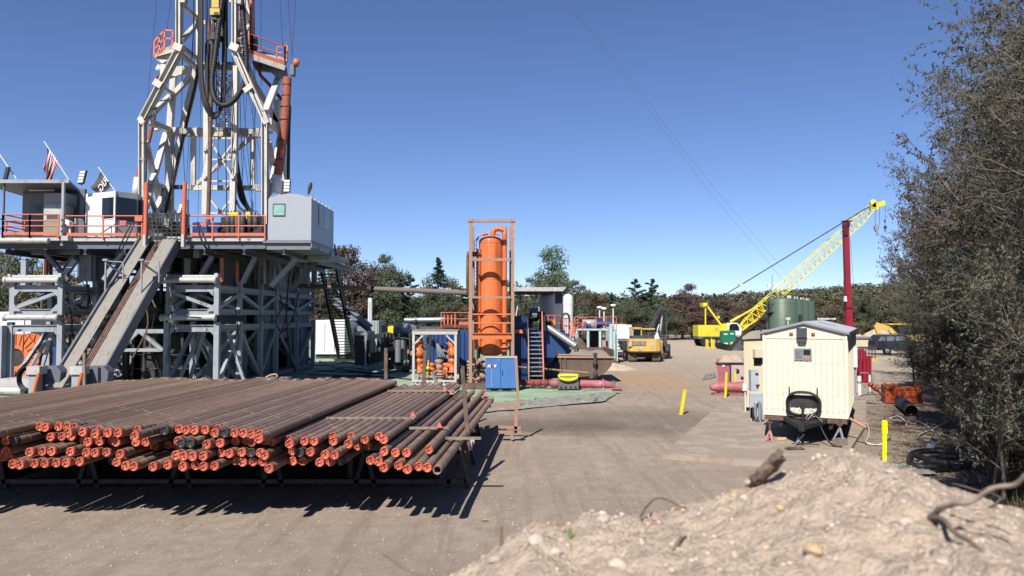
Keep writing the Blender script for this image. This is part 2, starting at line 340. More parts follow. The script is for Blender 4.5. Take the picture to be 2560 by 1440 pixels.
# ================= DRILLING RIG =================
YF = 39.0; DZ = 8.3      # front plane, deck height
st = [39, 42.2, 45.7, 48.7, 53.4, 57.8]
LX0, LX1 = X(33, YF), X(153, YF); RX0, RX1 = X(423, YF), X(543, YF)
sub = thing('rig_substructure', 'tall blue grey steel box-frame base carrying the drilling rig floor', 'rig base', (-20.5, 46, 0))
def frame_box(x0, x1, zs0, zs1, levels, mat=m_grey, name='box_frame', w=.27):
    for xi, x in enumerate((x0, x1)):
        mb = MB()
        for i, y in enumerate(st):
            mb.box(x-w/2, x+w/2, y-w/2, y+w/2, zs0, zs1)
        for i in range(len(st)-1):
            y0, y1 = st[i]+w/2, st[i+1]-w/2
            for zb, hh in levels: mb.ibeam((V((x, y0, zb))), V((x, y1, zb)), w*.8, hh)
            z0, z1 = levels[0][0]+.2, levels[-1][0]-.2
            if i % 2: z0, z1 = z1, z0
            mb.beam(V((x, y0, z0)), V((x, y1, z1)), .16, .2)
        mb.build(name, mat, sub)
    for i, y in enumerate(st):       # transverse frames
        mb = MB()
        for zb, hh in levels:
            mb.ibeam(V((x0+w/2, y, zb)), V((x1-w/2, y, zb)), w*.8, hh)
            if i == 0 and zs0 < 3: mb.build('cross_beam', mat, sub); mb = MB()
        z0, z1 = levels[0][0]+.2, levels[-1][0]-.2
        if zs0 > 3:
            if x0 > -20: z0, z1 = z1, z0
            mb.beam(V((x0+w/2, y, z0)), V((x1-w/2, y, z1)), .14, .17)
            if i == 1: mb.beam(V(((x0+x1)/2, y, levels[0][0])), V(((x0+x1)/2, y, levels[-1][0])), .16)
        elif i > 0:
            mb.beam(V((x0+w/2, y, z0)), V((x1-w/2, y, z1)), .16, .2); mb.beam(V((x1-w/2, y+.25, z0)), V((x0+w/2, y+.25, z1)), .16, .2)
        if mb.v: mb.build('cross_frame', mat, sub)
for a, b in ((LX0, LX1), (RX0, RX1)):
    frame_box(a, b, 4.15, 6.05, [(4.32, .3), (5.55, .34)], w=.25)
    frame_box(a-.08, b+.02, .1, 3.78, [(.3, .3), (3.45, .36)], w=.27)
    for zt in (5.98, 4.02):
        r = MB(); r.tube([V((a-.28, YF-.28, zt)), V((b+.05, YF-.28, zt))], .15, 14)
        for k in range(2): r.lathe(V((a-.3 if k == 0 else b-.08, YF-.28, zt)), [(.01,0),(.19,0),(.19,.14),(.01,.14)], 14, 0, (1,0,0))
        r.build('roller_tube', m_owhite, sub)
    r = MB(); r.tube([V((a-.15, YF-.05, 6.17)), V((b, YF-.05, 6.17))], .09, 10); r.box(a-.2, a-.05, YF-.2, YF+.15, 5.8, 6.3); r.box(b-.1, b+.08, YF-.2, YF+.15, 5.8, 6.35); r.build('top_rail', m_owhite, sub)
    r = MB()
    for x in (a, b): r.beam(V((x+(.5 if x == a else 1.2), YF+1.2, .2)), V((x+(1.4 if x == a else .1), YF+1.2, 3.3)), .18, .14)
    r.beam(V((a+.2, YF+.3, .2)), V((a+1.1, YF+1.5, 3.2)), .16, .16); r.beam(V((b-.2, YF+2.2, .2)), V((a+.5, YF+2.6, 3.2)), .2, .16)
    r.build('knee_brace', m_grey, sub)
for a, b in ((LX0, LX1), (RX0, RX1)):
    for x in (a, b):
        for z in (5.5, 4.35, 3.5):
            sgn = 1 if x == a else -1; c = MB(); c.poly([V((x+sgn*.125, YF-.135, z)), V((x+sgn*.5, YF-.135, z)), V((x+sgn*.125, YF-.135, z-.4 if z != 4.35 else z+.4))], (0,.02,0)); c.build('gusset_plate', m_grey, sub)
random.seed(61)
for k in range(26):   # service lines strung through the base
    Y_ = random.uniform(39.6, 46); xa = random.choice((LX0, LX1, RX0-2, RX0, RX1))+random.uniform(-.3,.3); z_ = random.uniform(4.2, 7.6); zb_ = max(.2, z_-random.uniform(1.5, 5)); r_ = random.choice((.02,.03,.045))
    c = MB(); c.tube(smooth_path([V((xa, Y_, z_)), V((xa+random.uniform(-.4,.4), Y_, (z_+zb_)/2)), V((xa+random.uniform(-.7,.7), Y_-.1, zb_))], 4), r_, 5); c.build('service_line', random.choice((m_black, m_blk, m_dark, m_rust)), sub)
for k in range(14):
    xa = random.uniform(RX0+.2, RX1-.4) if k % 2 else random.uniform(LX0+.3, LX1-.3); Y_ = random.uniform(40, 44); h_ = random.uniform(.4, 1.8); c = MB(); c.box(xa-random.uniform(.15,.4), xa+.3, Y_, Y_+.5, .15, .15+h_); c.build('base_equipment', random.choice((m_clad, m_dark, m_owhite, m_dgrey, m_grey)), sub)
# cladding panels on the right flank and inner panels
for y0, y1, z0, z1, dx in ((45.9, 48.5, .3, 7.7, .0), (48.9, 53.2, 2.6, 7.7, -.0), (53.6, 57.7, .3, 7.7, 0), (48.9, 50.2, .3, 2.6, 0), (52.6,53.2,.3,2.6,0)):
    c = MB(); c.box(RX1-.45+dx, RX1-.25+dx, y0, y1, z0, z1)
    for k in range(int((y1-y0)/.9)): c.box(RX1-.25, RX1-.235, y0+.45+k*.9, y0+.47+k*.9, z0, z1)
    c.build('cladding_panel', m_clad, sub)
c = MB(); c.box(RX1-.22, RX1-.16, 55.0, 56.6, .3, 3.1); c.build('door', M('slate blue door', A(92,110,138), .5), sub)
c = MB(); c.box(X(562,47), X(600,47), 47, 47.2, 4.6, 8); c.box(X(602,47), X(640,47), 47, 47.2, 4.6, 8); c.build('wall_panel', M('white panel', A(205,208,214), .5, dirt=GR, damt=.2), sub)
c = MB(); c.box(RX0+.4, RX0+1.9, 45.5, 45.6, 4.2, 7.7); c.build('wall_panel', m_dgrey, sub)
c = MB(); c.box(RX0+.2, RX1-.5, 44.9, 45, .2, 1.9); c.box(RX0+1.0, RX1-.5, 44.6, 44.7, 1.9, 4.4)
for k in range(16): c.box(RX0+1.0, RX1-.5, 44.56, 44.6, 2.0+k*.15, 2.03+k*.15)
c.build('louvre_panel', m_grey, sub)
c = MB(); c.box(-26.2, -15.8, 56.4, 56.5, .1, 7.7); c.box(-23.6, -23.5, 46, 56.3, .1, 5.8); c.box(-18.5, -18.4, 50, 56.3, .1, 7.6); c.build('added_dark_screen', m_dark, sub)  # dark panels added inside the base to keep sky light out
c = MB(); c.box(RX1-1.3, RX1-1.2, 42.5, 45.4, .3, 7.6)
for k in range(40): c.box(RX1-1.2, RX1-1.17, 42.5, 45.4, .5+k*.17, .55+k*.17)
c.build('louvre_panel', m_clad, sub)
c = MB(); c.box(-18.0, -16.6, 45.2, 45.6, 4.3, 7.7); c.box(X(500,46), X(560,46), 46, 46.1, 6.0, 8.0); c.build('inner_panel', m_dgrey, sub)
# outriggers of cladding seen between towers: gantry level
c = MB()
for (a, b, ww) in (((305,828,42),(418,828,42),.25), ((300,875,42),(405,875,42),.2), ((302,873,41.9),(345,830,41.9),.2), ((352,830,41.9),(408,876,41.9),.2),
                ((60,800,43),(150,700,43),.0)):
    if ww: c.beam(a, b, ww, ww*.9)
c.build('inner_truss', m_grey, sub)
# dark boxes, pipes and preventer added to darken the rig interior
c = MB(); c.box(-23.4, -18.6, 47.5, 56, .2, 3.2); c.box(-23, -19.2, 46, 54, 3.6, 5.6); c.box(-22.3, -19.9, 44.5, 48, .2, 5.2)
for k in range(7): c.tube([V((-23+k*.7, 43.5+random.random(), .3)), V((-23+k*.7, 44, 7.6))], random.choice((.06, .12, .2)), 8)
for k in range(8): c.tube([V((-23.3, 43+random.random()*2, 1+k*.8)), V((-18.4, 43+random.random()*2, 1+k*.8))], random.choice((.05, .09)), 6)
c.build('equipment', m_dark, sub)
c = MB(); c.lathe(V((-21.2, 44.0, 2.0)), [(.01,0),(.6,0),(.6,.3),(.35,.3),(.35,1.2),(.7,1.2),(.7,1.6),(.4,1.6),(.4,2.4),(.62,2.4),(.62,2.8),(.01,2.8)], 18); c.build('blowout_preventer', m_dark, sub)
c = MB(); c.lathe(V((-19.3, 42.3, 3.4)), [(.01,0),(.25,0),(.4,1.2),(.45,2.1),(.3,2.6),(.01,2.6)], 14); c.build('hanging_bag', M('translucent grey sheet', A(150,152,156), .6), sub)
c = MB(); c.box(X(195,41), X(226,41), 41, 41.8, Z(702,41), Z(610,41)); c.box(X(212,41)-.01, X(212,41)+.01, 40.97, 41, Z(700,41), Z(612,41)); c.box(X(200,41), X(226,41)-.05, 40.975, 41, Z(662,41), Z(659,41)); c.build('cabinet', m_grey, sub)
c = MB(); c.box(X(229,41), X(238,41), 41, 41.3, Z(700,41), 8); c.box(X(238,43), X(300,43), 43, 43.1, 4.5, 8); c.build('partition', m_dgrey, sub)
# deck
dk = MB(); x0 = X(-60, 38.6); x1 = X(166, 38.6); xr = X(664, YF)
dk.box(x0, x1, 38.6, 57, 8.05, DZ); dk.box(x1+.002, xr, 39.0, 57, 8.05, DZ-.003)
dk.build('deck', m_owhite, sub)
c = MB()
for k in range(9): c.ibeam(V((x0+.1, 39.2+k*2.1, 7.85)), V((xr-.1, 39.2+k*2.1, 7.85)), .2, .38)
for k in range(8): c.ibeam(V((x0+1.2+k*2.1, 39, 7.5)), V((x0+1.2+k*2.1, 56, 7.5)), .2, .3)
c.beam(V((X(78,40), 40, Z(630,40))), V((X(200,40), 40, Z(630,40))), .25, .3)
c.build('floor_beam', m_dgrey, sub)
c = MB(); c.tube([V((X(-50,38.4), 38.4, 8.02)), V((X(118,38.4), 38.4, 8.02))], .14, 12); c.build('edge_tube', m_owhite, sub)
for a, b, ww, mt in (((102,620,40),(172,700,40),.22,m_dgrey),((190,650,40),(160,690,40),.26,m_grey),((196,620,40.5),(150,700,40.5),.25,m_dgrey),((260,700,40),(320,612,40),.22,m_grey),
        ((538,629,40.5),(494,704,40.5),.24,m_grey),((646,628,41.5),(607,707,41.5),.24,m_grey),((757,630,42),(678,716,42),.26,m_grey),((802,642,45),(728,726,45),.26,m_dgrey),
        ((690,640,45.9),(715,716,45.9),.16,m_grey),((760,640,50),(775,716,50),.2,m_grey),((740,640,50),(715,716,50),.2,m_grey)):
    c = MB(); c.ibeam(a, b, ww, ww, up=(0,-1,0)); c.build('deck_brace', mt, sub)
for px, Y in ((118,44),(240,44),(420,44.5),(470,43),(560,44.5),(655,45.7),(680,47.5),(693,48.7),(745,53.4),(785,57.8),(60,52),(140,56)): c = MB(); c.box(X(px,Y)-.18, X(px,Y)+.18, Y-.18, Y+.18, 6.1, 8.0); c.build('deck_column', m_grey, sub)
c = MB(); c.box(X(485,40.5), X(499,40.5), 40.3, 40.7, Z(645,40.5), 7.9); c.build('hanger', m_grey, sub)
# cables and hoses draped on the flank
for pts, r in (([(735,640,46),(722,700,46.5),(716,800,47),(728,900,47.5),(740,930,48)], .05), ([(700,735,46),(704,770,46),(690,800,46),(705,830,46),(720,760,46.2)], .04), ([(748,730,50),(730,800,50),(700,835,49)], .04), ([(755,650,50),(740,680,49),(735,700,48)], .03)):
    c = MB(); c.tube(smooth_path(pts), r, 6); c.build('hose', m_black, sub)
# lower skid at far left
c = MB(); c.box(X(5,38), X(80,38), 37.9, 39.5, .35, .9); c.tube([V((X(-40,37.6), 37.6, .3)), V((X(62,37.6), 37.6, .3))], .2, 12); c.build('skid', m_owhite, sub)
c = MB(); c.box(X(-8,38.5), X(10,38.5), 38.4, 38.8, .2, 3.6); c.build('corner_post', m_grey, sub)
# ----- handrails -----
def rail(pts, hts, name='handrail', mat=m_orail, parent=None, posts=None, toe=.16, r=.035, label=None):
    mb = MB(); pts = [V(p) for p in pts]
    for a, b in zip(pts[:-1], pts[1:]):
        for h in hts: mb.tube([a+V((0,0,h)), b+V((0,0,h))], r, 6)
        if toe: mb.beam(a+V((0,0,toe/2+.02)), b+V((0,0,toe/2+.02)), .02, toe)
        n = max(1, round((b-a).length/(posts or 1.8)))
        for i in range(n+1):
            p = a.lerp(b, i/n); mb.beam(p-V((0,0,.18)), p+V((0,0,hts[-1])), r*1.9)
    return mb.build(name, mat, parent)
T = DZ
rail([(X(2,38.5), 42, T), (X(2,38.5), 38.5, T), (X(70,38.5), 38.5, T), (X(142,38.5), 38.5, T)], (.5, .78, 1.1), parent=sub, posts=1.6)
rail([(X(153,38.8), 38.9, T), (X(352,38.9), 38.9, T)], (.55, 1.08), parent=sub, posts=1.75)
rail([(X(463,38.9), 38.9, T), (X(660,38.9), 38.9, T)], (.55, 1.08), parent=sub, posts=1.55)
rail([(-27.9, 38.9, T), (-27.9, 46, T)], (.55, 1.08), parent=sub, posts=1.8)
c = MB(); c.box(X(510,38.8), X(528,38.8), 38.8, 38.86, Z(548,38.8), Z(542,38.8)); c.box(X(333,38.8), X(352,38.8), 38.78, 38.86, Z(553,38.8), Z(541,38.8)); c.build('gate_latch', m_orail, sub)
for px in (290, 303, 498):
    pass
for x0_, x1_, y0_, y1_ in ((497,514,555,567), (295,313,551,565)):
    c = MB(); c.box(X(x0_,38.8), X(x1_,38.8), 38.77, 38.8, Z(y1_,38.8), Z(y0_,38.8)); s = c.build('warning_sign', m_sign, sub)
    c = MB()
    for k in range(3):
        for j in range(2): c.box(X(x0_+2+j*7,38.76), X(x0_+7+j*7,38.76), 38.755, 38.765, Z(y0_+4.2+k*3.4,38.76), Z(y0_+2.6+k*3.4,38.76))
    c.build('sign_text', m_owhite, s)
for px in (360, 456):
    c = MB(); c.tube([V((X(px,38.6), 38.6, 8.1)), V((X(px+1,38.6), 38.6, Z(456,38.6)))], .11, 12); c.build('gate_post', m_orail, sub)
    c = MB(); c.box(X(px-3,38.6), X(px+4,38.6), 38.45, 38.75, 7.7, 8.35); c.build('post_socket', m_owhite, sub)
c = MB()
for k in range(6):
    z = DZ+.15+k*.2; c.tube([V((X(366,38.7), 38.7, z)), V((X(451,38.7), 38.7, z))], .025, 5)
for k in range(8): x = X(366+k*12, 38.7); c.tube([V((x, 38.7, DZ)), V((x, 38.7, DZ+1.2))], .025, 5)
c.build('ramp_gate', m_dark, sub)
# lower orange rails on the box tops
rail([(X(115,41.5), 41.5, 6.1), (X(180,41.5), 42.0, 6.1)], (.55, 1.0), parent=sub, posts=3, toe=0, mat=m_orail, r=.02)
c = MB(); c.box(X(111,40.5), X(117,40.5), 40.4, 40.6, 6.1, Z(648,40.5)); c.build('rail_post', m_orange, sub)
for (px, y0_, y1_, Y) in ((554,645,704,40.6), (592,653,708,42.5)):
    c = MB(); c.box(X(px-3,Y), X(px+3,Y), Y-.08, Y+.08, Z(y1_,Y), Z(y0_,Y)); c.build('rail_post', m_orange, sub)
c = MB()
for h in (0, 1): c.tube([(556,648+h*23,40.6),(594,656+h*21,42.5),(655,667+h*18,45.4)], .025, 5)
c.tube([(636,665,44),(636,712,44)], .03, 5); c.tube([(655,667,45.4),(655,716,45.4)], .03, 5); c.build('rail', m_rust, sub)
# orange cable spool behind the left tower
sp = thing('cable_spool', 'orange cable drum standing behind the left steel box frame', 'cable drum', (X(45,41), 42, 0))
for dy in (0, 1.2):
    c = MB(); cy = V((X(42,42), 42+dy, 1.75)); c.lathe(cy, [(1.35,0),(1.35,.1),(.6,.1)], 32, 0, (0,1,0)); c.lathe(cy, [(.5,0),(1.35,0)], 32, 0, (0,1,0))
    for k in range(24):
        a = k*math.pi/12; d = V((math.cos(a), 0, math.sin(a))); c.beam(cy+d*.75+V((0,-.03,0)), cy+d*1.33+V((0,-.03,0)), .04, .05, up=(0,1,0))
    c.build('flange', m_orange, sp)
c = MB(); c.cyl(V((X(42,42), 42.1, 1.75)), V((X(42,42), 43.2, 1.75)), .8, 24); c.build('drum', m_dark, sp)
c = MB(); c.box(X(42,42)-1.2, X(42,42)+1.2, 42.2, 43, 0, .5); c.build('cradle', m_blue, sp)
for i, (px, Y, s, h, mt, lab) in enumerate(((100, 52, 2.6, 1.9, m_blue, 'blue generator box standing under the left side of the rig floor'), (25, 52, 3.0, 4.4, m_white, 'white box unit showing behind the orange cable drum'))):
    t = thing('equipment_box', lab, 'generator', (X(px,Y), Y, 0)); c = MB(); c.box(X(px,Y)-s/2, X(px,Y)+s/2, Y, Y+3, .15, h); c.build('housing', mt, t)
    c = MB()
    for k in range(8): c.box(X(px,Y)+.2, X(px,Y)+1, Y-.03, Y-.001, .5+k*.12, .55+k*.12)
    c.build('vent', m_dgrey, t)
# ----- V-door ramp -----
rp = thing('pipe_ramp', 'steep weathered steel pipe ramp running up to the rig floor', 'pipe ramp', (-18.7, 32, 0))
ra = V((-18.85, 31.7, 1.05)); rb = V((-18.7, 39.0, 8.25)); dr = (rb-ra).normalized(); up = V((0, -dr.z, dr.y)).normalized()
m_ramp = M('scuffed tan steel', A(164,158,148,.56), .6, var=.2, scale=3, dirt=A(120,112,104,.56), damt=.5, dscale=3, stretch=(3,.5,.5))
def strip(mb, x0, x1, o0, o1, mi=0):   # slab along the ramp between offsets along 'up'
    q = []
    for p in (ra, rb):
        for x, o in ((x0,o0),(x1,o0),(x1,o1),(x0,o1)): q.append(p+V((x,0,0))+up*o)
    mb.add(q, [(0,3,2,1),(4,5,6,7),(0,1,5,4),(1,2,6,5),(2,3,7,6),(3,0,4,7)], mi)
c = MB(); strip(c, -.9, -.34, -.08, 0); strip(c, .3, .95, -.08, 0); c.build('skid_plate', m_ramp, rp)
c = MB(); strip(c, -.34, .3, -.4, -.34); c.build('trough', m_dark, rp)
c = MB(); strip(c, -.13, .295, -.3, -.2); c.build('wear_strip', m_rust, rp)
c = MB(); strip(c, -1.0, -.9, -.5, .12); strip(c, .951, 1.03, -.6, -.0); c.build('side_beam', m_dgrey, rp)
for k in range(4):
    c = MB(); o = V((-.06+k*.1, 0, 0)); c.tube([ra+o+up*(-.145), rb+o+up*(-.145)-dr*(.2+k*.3)], .05, 8); c.build('drill_pipe', m_rust, rp)
for px, zx in ((-1.0, 0), (.75, 0)):
    c = MB(); b0 = ra.lerp(rb, .58)+V((px,0,0)); t0 = b0+V((0,0,1.55)); c.beam(b0, t0, .07); b1 = ra.lerp(rb, .70)+V((px+.0,0,0)); c.beam(t0-V((0,0,.1)), b1+V((.5,0,0)), .08); c.beam(t0, t0+V((.85,0,-.05)), .05); c.beam(t0+V((.85,0,-.05)), t0+V((.85,0,-1.05)), .05); c.box(t0.x-.12, t0.x+.12, t0.y-.1, t0.y+.1, t0.z, t0.z+.1); c.build('bracket', m_galv, rp)
c = MB(); c.tube([rb+V((-.25,-.15,.1)), rb+V((.35,-.15,.1))], .08, 10); c.build('roller', m_owhite, rp)
c = MB()
for k in range(3): c.lathe(rb-dr*.9+V((.12+k*.07,0,0))-up*.12, [(.13,0),(.17,.0),(.17,.02),(.13,.02)], 12, 0, (1,0,0))
c.build('chain_ring', m_dark, rp)
# catwalk at the foot
cw = thing('catwalk', 'grey steel catwalk with pipe stops at the foot of the pipe ramp', 'catwalk', (-18.5, 30, 0))
for px in (97, 203):
    x = X(px, 31.5); c = MB(); c.box(x-.22, x+.12, 31.3, 31.7, .1, Z(935,31.5)); c.build('stop_post', m_grey, cw)
    c = MB(); c.box(x-.26, x+.28, 31.2, 31.75, Z(935,31.5), Z(915,31.5)); c.build('post_cap', m_owhite, cw)
    c = MB(); c.tube([V((x+.14, 31.1, .9)), V((x+.3, 31.15, Z(932,31.2)))], .07, 8); c.build('rod', m_orange, cw)
c = MB(); c.box(-20.4, -14.5, 31.8, 33.4, .3, .85); c.tube([V((-26,31.6,.55)), V((-20.4,31.6,.5))], .16, 10)
c.build('body', m_dgrey, cw)
for px, Y in ((127, 31.9), (245, 31.9)):
    c = MB(); x = X(px, Y); c.poly([V((x-.5,Y,1.0)), V((x-.55,Y,1.75)), V((x-.35,Y,1.95)), V((x+.3,Y,1.95)), V((x+.5,Y,1.7)), V((x+.45,Y,1.2)), V((x+.2,Y,.8)), V((x-.2,Y,.8))], (0,.5,0)); c.build('winch_guard', m_dgrey, cw)
c = MB(); c.tube([V((X(216,31.2), 31.2, .9)), V((X(214,31.2), 31.2, Z(882,31.2)))], .07, 8); c.build('wood_post', m_wood, cw)
c = MB()
for k in range(6): c.lathe(V((X(78,32), 32-.03*k, 1.4)), [(.42+.02*k,0),(.46+.02*k,.02),(.42+.02*k,.04)], 24, 0, (.2,1,0))
c.build('hose_loop', m_black, cw)
# ----- canopy shelter and rooms on deck -----
sh = thing('deck_shelter', 'flat roofed grey shelter with an air-conditioning unit at the left end of the rig floor', 'shelter', (X(100,41), 41, DZ))
zr = Z(456, 38.9); xl = X(-60, 39)
c = MB(); c.hexa([(xl,38.9,zr-.02),(X(166,38.9),38.9,zr-.02),(X(205,43.6),44.2,zr-.2),(xl,44.2,zr-.2),(xl,38.9,zr+.12),(X(166,38.9),38.9,zr+.12),(X(205,43.6),44.2,zr-.04),(xl,44.2,zr-.04)]); c.build('roof', m_dgrey, sh)
c = MB(); c.box(xl, X(166,38.88), 38.84, 38.9, zr-.04, zr+.14); c.build('fascia', m_grey, sh)
c = MB(); c.box(X(146,38.7), X(152,38.7), 38.75, 38.87, 7.8, zr-.02); c.build('post', m_grey, sh)
c = MB(); c.box(X(0,39), X(3,39), 39, 39.1, DZ, zr); c.build('post', m_dgrey, sh)
zw = zr-.12
c = MB(); c.box(X(50,41.5), X(205,41.5), 41.5, 44, DZ, zw); c.build('room_wall', m_clad, sh)
c = MB(); c.box(X(68,41.4), X(102,41.4), 41.44, 41.5, DZ+.1, DZ+2.1); c.build('door', m_dgrey, sh)
c = MB(); c.box(X(81,41.4), X(94,41.4), 41.42, 41.44, Z(528,41.4), Z(514,41.4)); c.build('door_window', m_glass, sh)
c = MB(); c.box(X(104,40), X(155,40), 40.0, 40.9, DZ, Z(511,40)); u = c.build('air_unit', m_owhite, sh)
c = MB(); c.box(X(104,40)+.03, X(143,40), 39.96, 40.0, DZ+.05, Z(552,40)); c.build('filter_panel', M('tan filter mesh', A(150,148,128), .9, var=.2, scale=30), u)
c = MB()
for k in range(12): c.box(X(112+k*2.8,40), X(113.4+k*2.8,40), 39.97, 40, Z(548,40), Z(536,40))
c.build('grille', m_dgrey, u)
c = MB(); c.box(X(104,40.3), X(160,40.3), 40.3, 41.3, Z(511,40.3), Z(483,40.3)); c.build('air_duct', m_cab, sh)
c = MB(); c.box(X(194,40.6), X(206,40.6), 40.6, 40.8, DZ, Z(472,40.6)); c.build('corner_trim', m_dgrey, sh)
c = MB(); c.tube([V((X(66,40.5),40.5,zr-.14)), V((X(130,40.5),40.5,zr-.14))], .04, 8); c.build('strip_light', m_plastw, sh)
c = MB(); R_ = Matrix.Rotation(.5, 3, 'Y'); c.cbox(P(172,557,39.4), .42, .3, .22, M=R_); c.box(X(168,39.5), X(172,39.5), 39.5, 39.6, DZ, Z(560,39.5)); c.build('console', m_plastw, sh)
c = MB(); c.box(X(182,39.6), X(192,39.6), 39.6, 40, DZ, Z(545,39.6)); c.build('locker', m_owhite, sh)
# driller's cabin
dc = thing('driller_cabin', 'white and grey driller cabin with dark windows on the rig floor', 'cabin', (X(275,41), 42, DZ))
zt = Z(480, 39.6); fp = [(X(209,40.2),40.2),(X(283,39.3),39.3)]; fg = [(X(283,39.3),39.3),(X(339,40.3),40.3),(X(358,41.6),41.6),(X(356,44),44),(X(230,44),44),(X(209,40.2),40.2)]
c = MB(); a, b = fp; c.add([(a[0],a[1],DZ),(b[0],b[1],DZ),(b[0],b[1],zt),(a[0],a[1],zt),(a[0]+.02,a[1]+.12,DZ),(b[0]+.02,b[1]+.12,DZ),(b[0]+.02,b[1]+.12,zt),(a[0]+.02,a[1]+.12,zt)], [(0,1,2,3),(5,4,7,6),(4,0,3,7),(1,5,6,2),(3,2,6,7),(0,4,5,1)]); c.build('front_wall', m_white, dc)
c = MB(); c.poly([V((x+.015 if i == 0 else x, y+.13 if i in (0,5) else y, DZ)) for i, (x, y) in enumerate(fg)], (0,0,zt-DZ-.12)); c.build('body', m_cab, dc)
c = MB(); c.poly([V((x, y+.0, zt-.12)) for x, y in ((fg[0][0]+.02, fg[0][1]+.13), fg[1], fg[2], fg[3], fg[4], (fg[5][0]+.02, fg[5][1]+.13))], (0,0,.14)); c.build('roof', m_cab, dc)
def onface(a, b, u0, u1, z0, z1, off=.02, th=.03):
    a = V((a[0], a[1], 0)); b = V((b[0], b[1], 0)); n = (b-a).normalized().cross(V((0,0,1))); q = []
    if n.y > 0 and abs(n.y) > .1: n = -n
    for z in (z0, z1):
        for u, o in ((u0, off), (u1, off), (u1, off-th), (u0, off-th)): q.append(a.lerp(b, u)+n*o+V((0,0,z)))
    return q
def wbox(mb, *k, **kw): q = onface(*k, **kw); mb.hexa(q); return mb
c = MB(); wbox(c, fp[0], fp[1], .57, .95, Z(547,39.5), Z(494,39.5)); c.build('window', m_glass, dc)
c = MB(); wbox(c, fp[0], fp[1], .55, .97, Z(549,39.5), Z(547,39.5)+.0, off=.03); wbox(c, fp[0], fp[1], .55, .97, Z(494,39.5), Z(492,39.5), off=.03); c.build('window_frame', m_white, dc)
c = MB(); wbox(c, fg[0], fg[1], .06, .96, Z(552,39.8), Z(495,39.8)); c.build('window', m_glass, dc)
c = MB(); wbox(c, fg[1], fg[2], .1, .9, Z(552,40.8), Z(500,40.8)); c.build('window', m_glass, dc)
# ----- grey dog house cabin on the right -----
dh = thing('control_cabin', 'pale grey arched-roof cabin on the right corner of the rig floor', 'cabin', (X(722,40), 41.5, 8.1))
cx0, cx1 = X(668,39), X(776,39); zc = Z(496,39); zb = Z(600,39); yb = 43.9
arc = [V((cx0+(cx1-cx0)*t, 39, zc+.25*(1-(2*t-1)**2))) for t in [i/12 for i in range(13)]]
c = MB(); c.poly([V((cx0,39,zb)), V((cx1,39,zb))]+arc[::-1], (0,yb-39,0)); c.build('body', m_cab, dh)
c = MB(); c.box(cx0-.25, cx1+.02, 38.95, yb+.1, zb-.16, zb-.002); c.box(cx0-.1, cx1-.05, 39.1, yb, zb-.5, zb-.17); c.build('skid', m_clad, dh)
c = MB(); c.box(cx1+.0, cx1+.03, 38.97, yb+.2, zb-.42, zb-.17); c.box(cx0, cx1+.6, 43, 45.2, zb-.75, zb-.52); c.build('side_channel', m_grey, dh)
c = MB()
for y in (40.2, 42.8): c.box(cx1+.02, cx1+.035, y, y+.35, zb-.38, zb-.25)
c.build('fork_pocket', m_dark, dh)
c = MB(); c.box(X(680,39), X(709,39), 38.97, 39.0, Z(538.5,39), Z(510,39)); c.build('window', m_glassg, dh)
c = MB()
for a_, b_, c_, d_ in ((679,710,511,509),(679,710,540,538),(679,680.5,538,511),(708.5,710,538,511)): c.box(X(a_,38.96), X(b_,38.96), 38.955, 38.97+.02, Z(c_,38.96), Z(d_,38.96))
c.build('window_frame', m_dark, dh)
c = MB(); c.box(cx1, cx1+.02, 40.45, 42.7, Z(570,41.5), Z(518,41.5)+.02); c.build('side_window', m_glass, dh)
c = MB(); c.box(cx1+.02, cx1+.03, 40.5, 41.6, Z(562,41), Z(524,41)); c.box(cx1+.02, cx1+.03, 41.65, 41.7, Z(565,41.5), Z(520,41.5)); c.build('window_panel', m_cab, dh)
for k in range(6): c = MB(); c.box(cx1-.2, cx1-.05, 39.3+k*.8, 39.4+k*.8, zc+.02, zc+.16); c.build('roof_hook', m_cab, dh)
# floodlights
def flood(px, py, Y, sc, face, label, mount=m_orail):
    t = thing('floodlight', label, 'floodlight', P(px, py+12*sc, Y), 'LED floodlights on the rig floor'); b = P(px, py, Y); R_ = Matrix.Rotation(face[0], 3, 'Z') @ Matrix.Rotation(face[1], 3, 'X')
    c = MB(); c.cbox(b, .42*sc, .12*sc, .85*sc, M=R_); h = c.build('housing', m_dark, t)
    for k in range(4):
        c = MB(); c.cbox(b+R_@V((0,-.07*sc,(.3-.2*k)*sc)), .36*sc, .03, .15*sc, M=R_); c.build('lamp', m_plastw, h)
    c = MB(); c.beam(b+V((0,.08*sc,-.3*sc)), P(px-3, py+22*sc, Y), .07); c.build('bracket', mount, t)
flood(206, 443, 39.6, .9, (-.25, -.25), 'white-faced floodlight on the roof edge between the two flags')
flood(17, 433, 39.6, .8, (2.6, .2), 'dark floodlight turned away at the far left of the shelter roof')
flood(718, 465, 40, .85, (-.1, -.12), 'white-faced floodlight on top of the pale grey arched cabin', m_dgrey)
flood(452, 522, 42, .7, (-.5, -.3), 'small floodlight behind the orange gate post near the mast foot')
# windsock
ws = thing('windsock', 'limp dark windsock on a thin pole above the grey cabin', 'windsock', P(781, 500, 42)); c = MB(); c.tube([(782,500,42),(782,457,42)], .025, 6); c.build('pole', m_galv, ws)
c = MB(); c.tube([(778,456,42),(775,468,42),(771,486,42)], [.06,.13,.05], 8); c.build('sock', m_dark, ws)
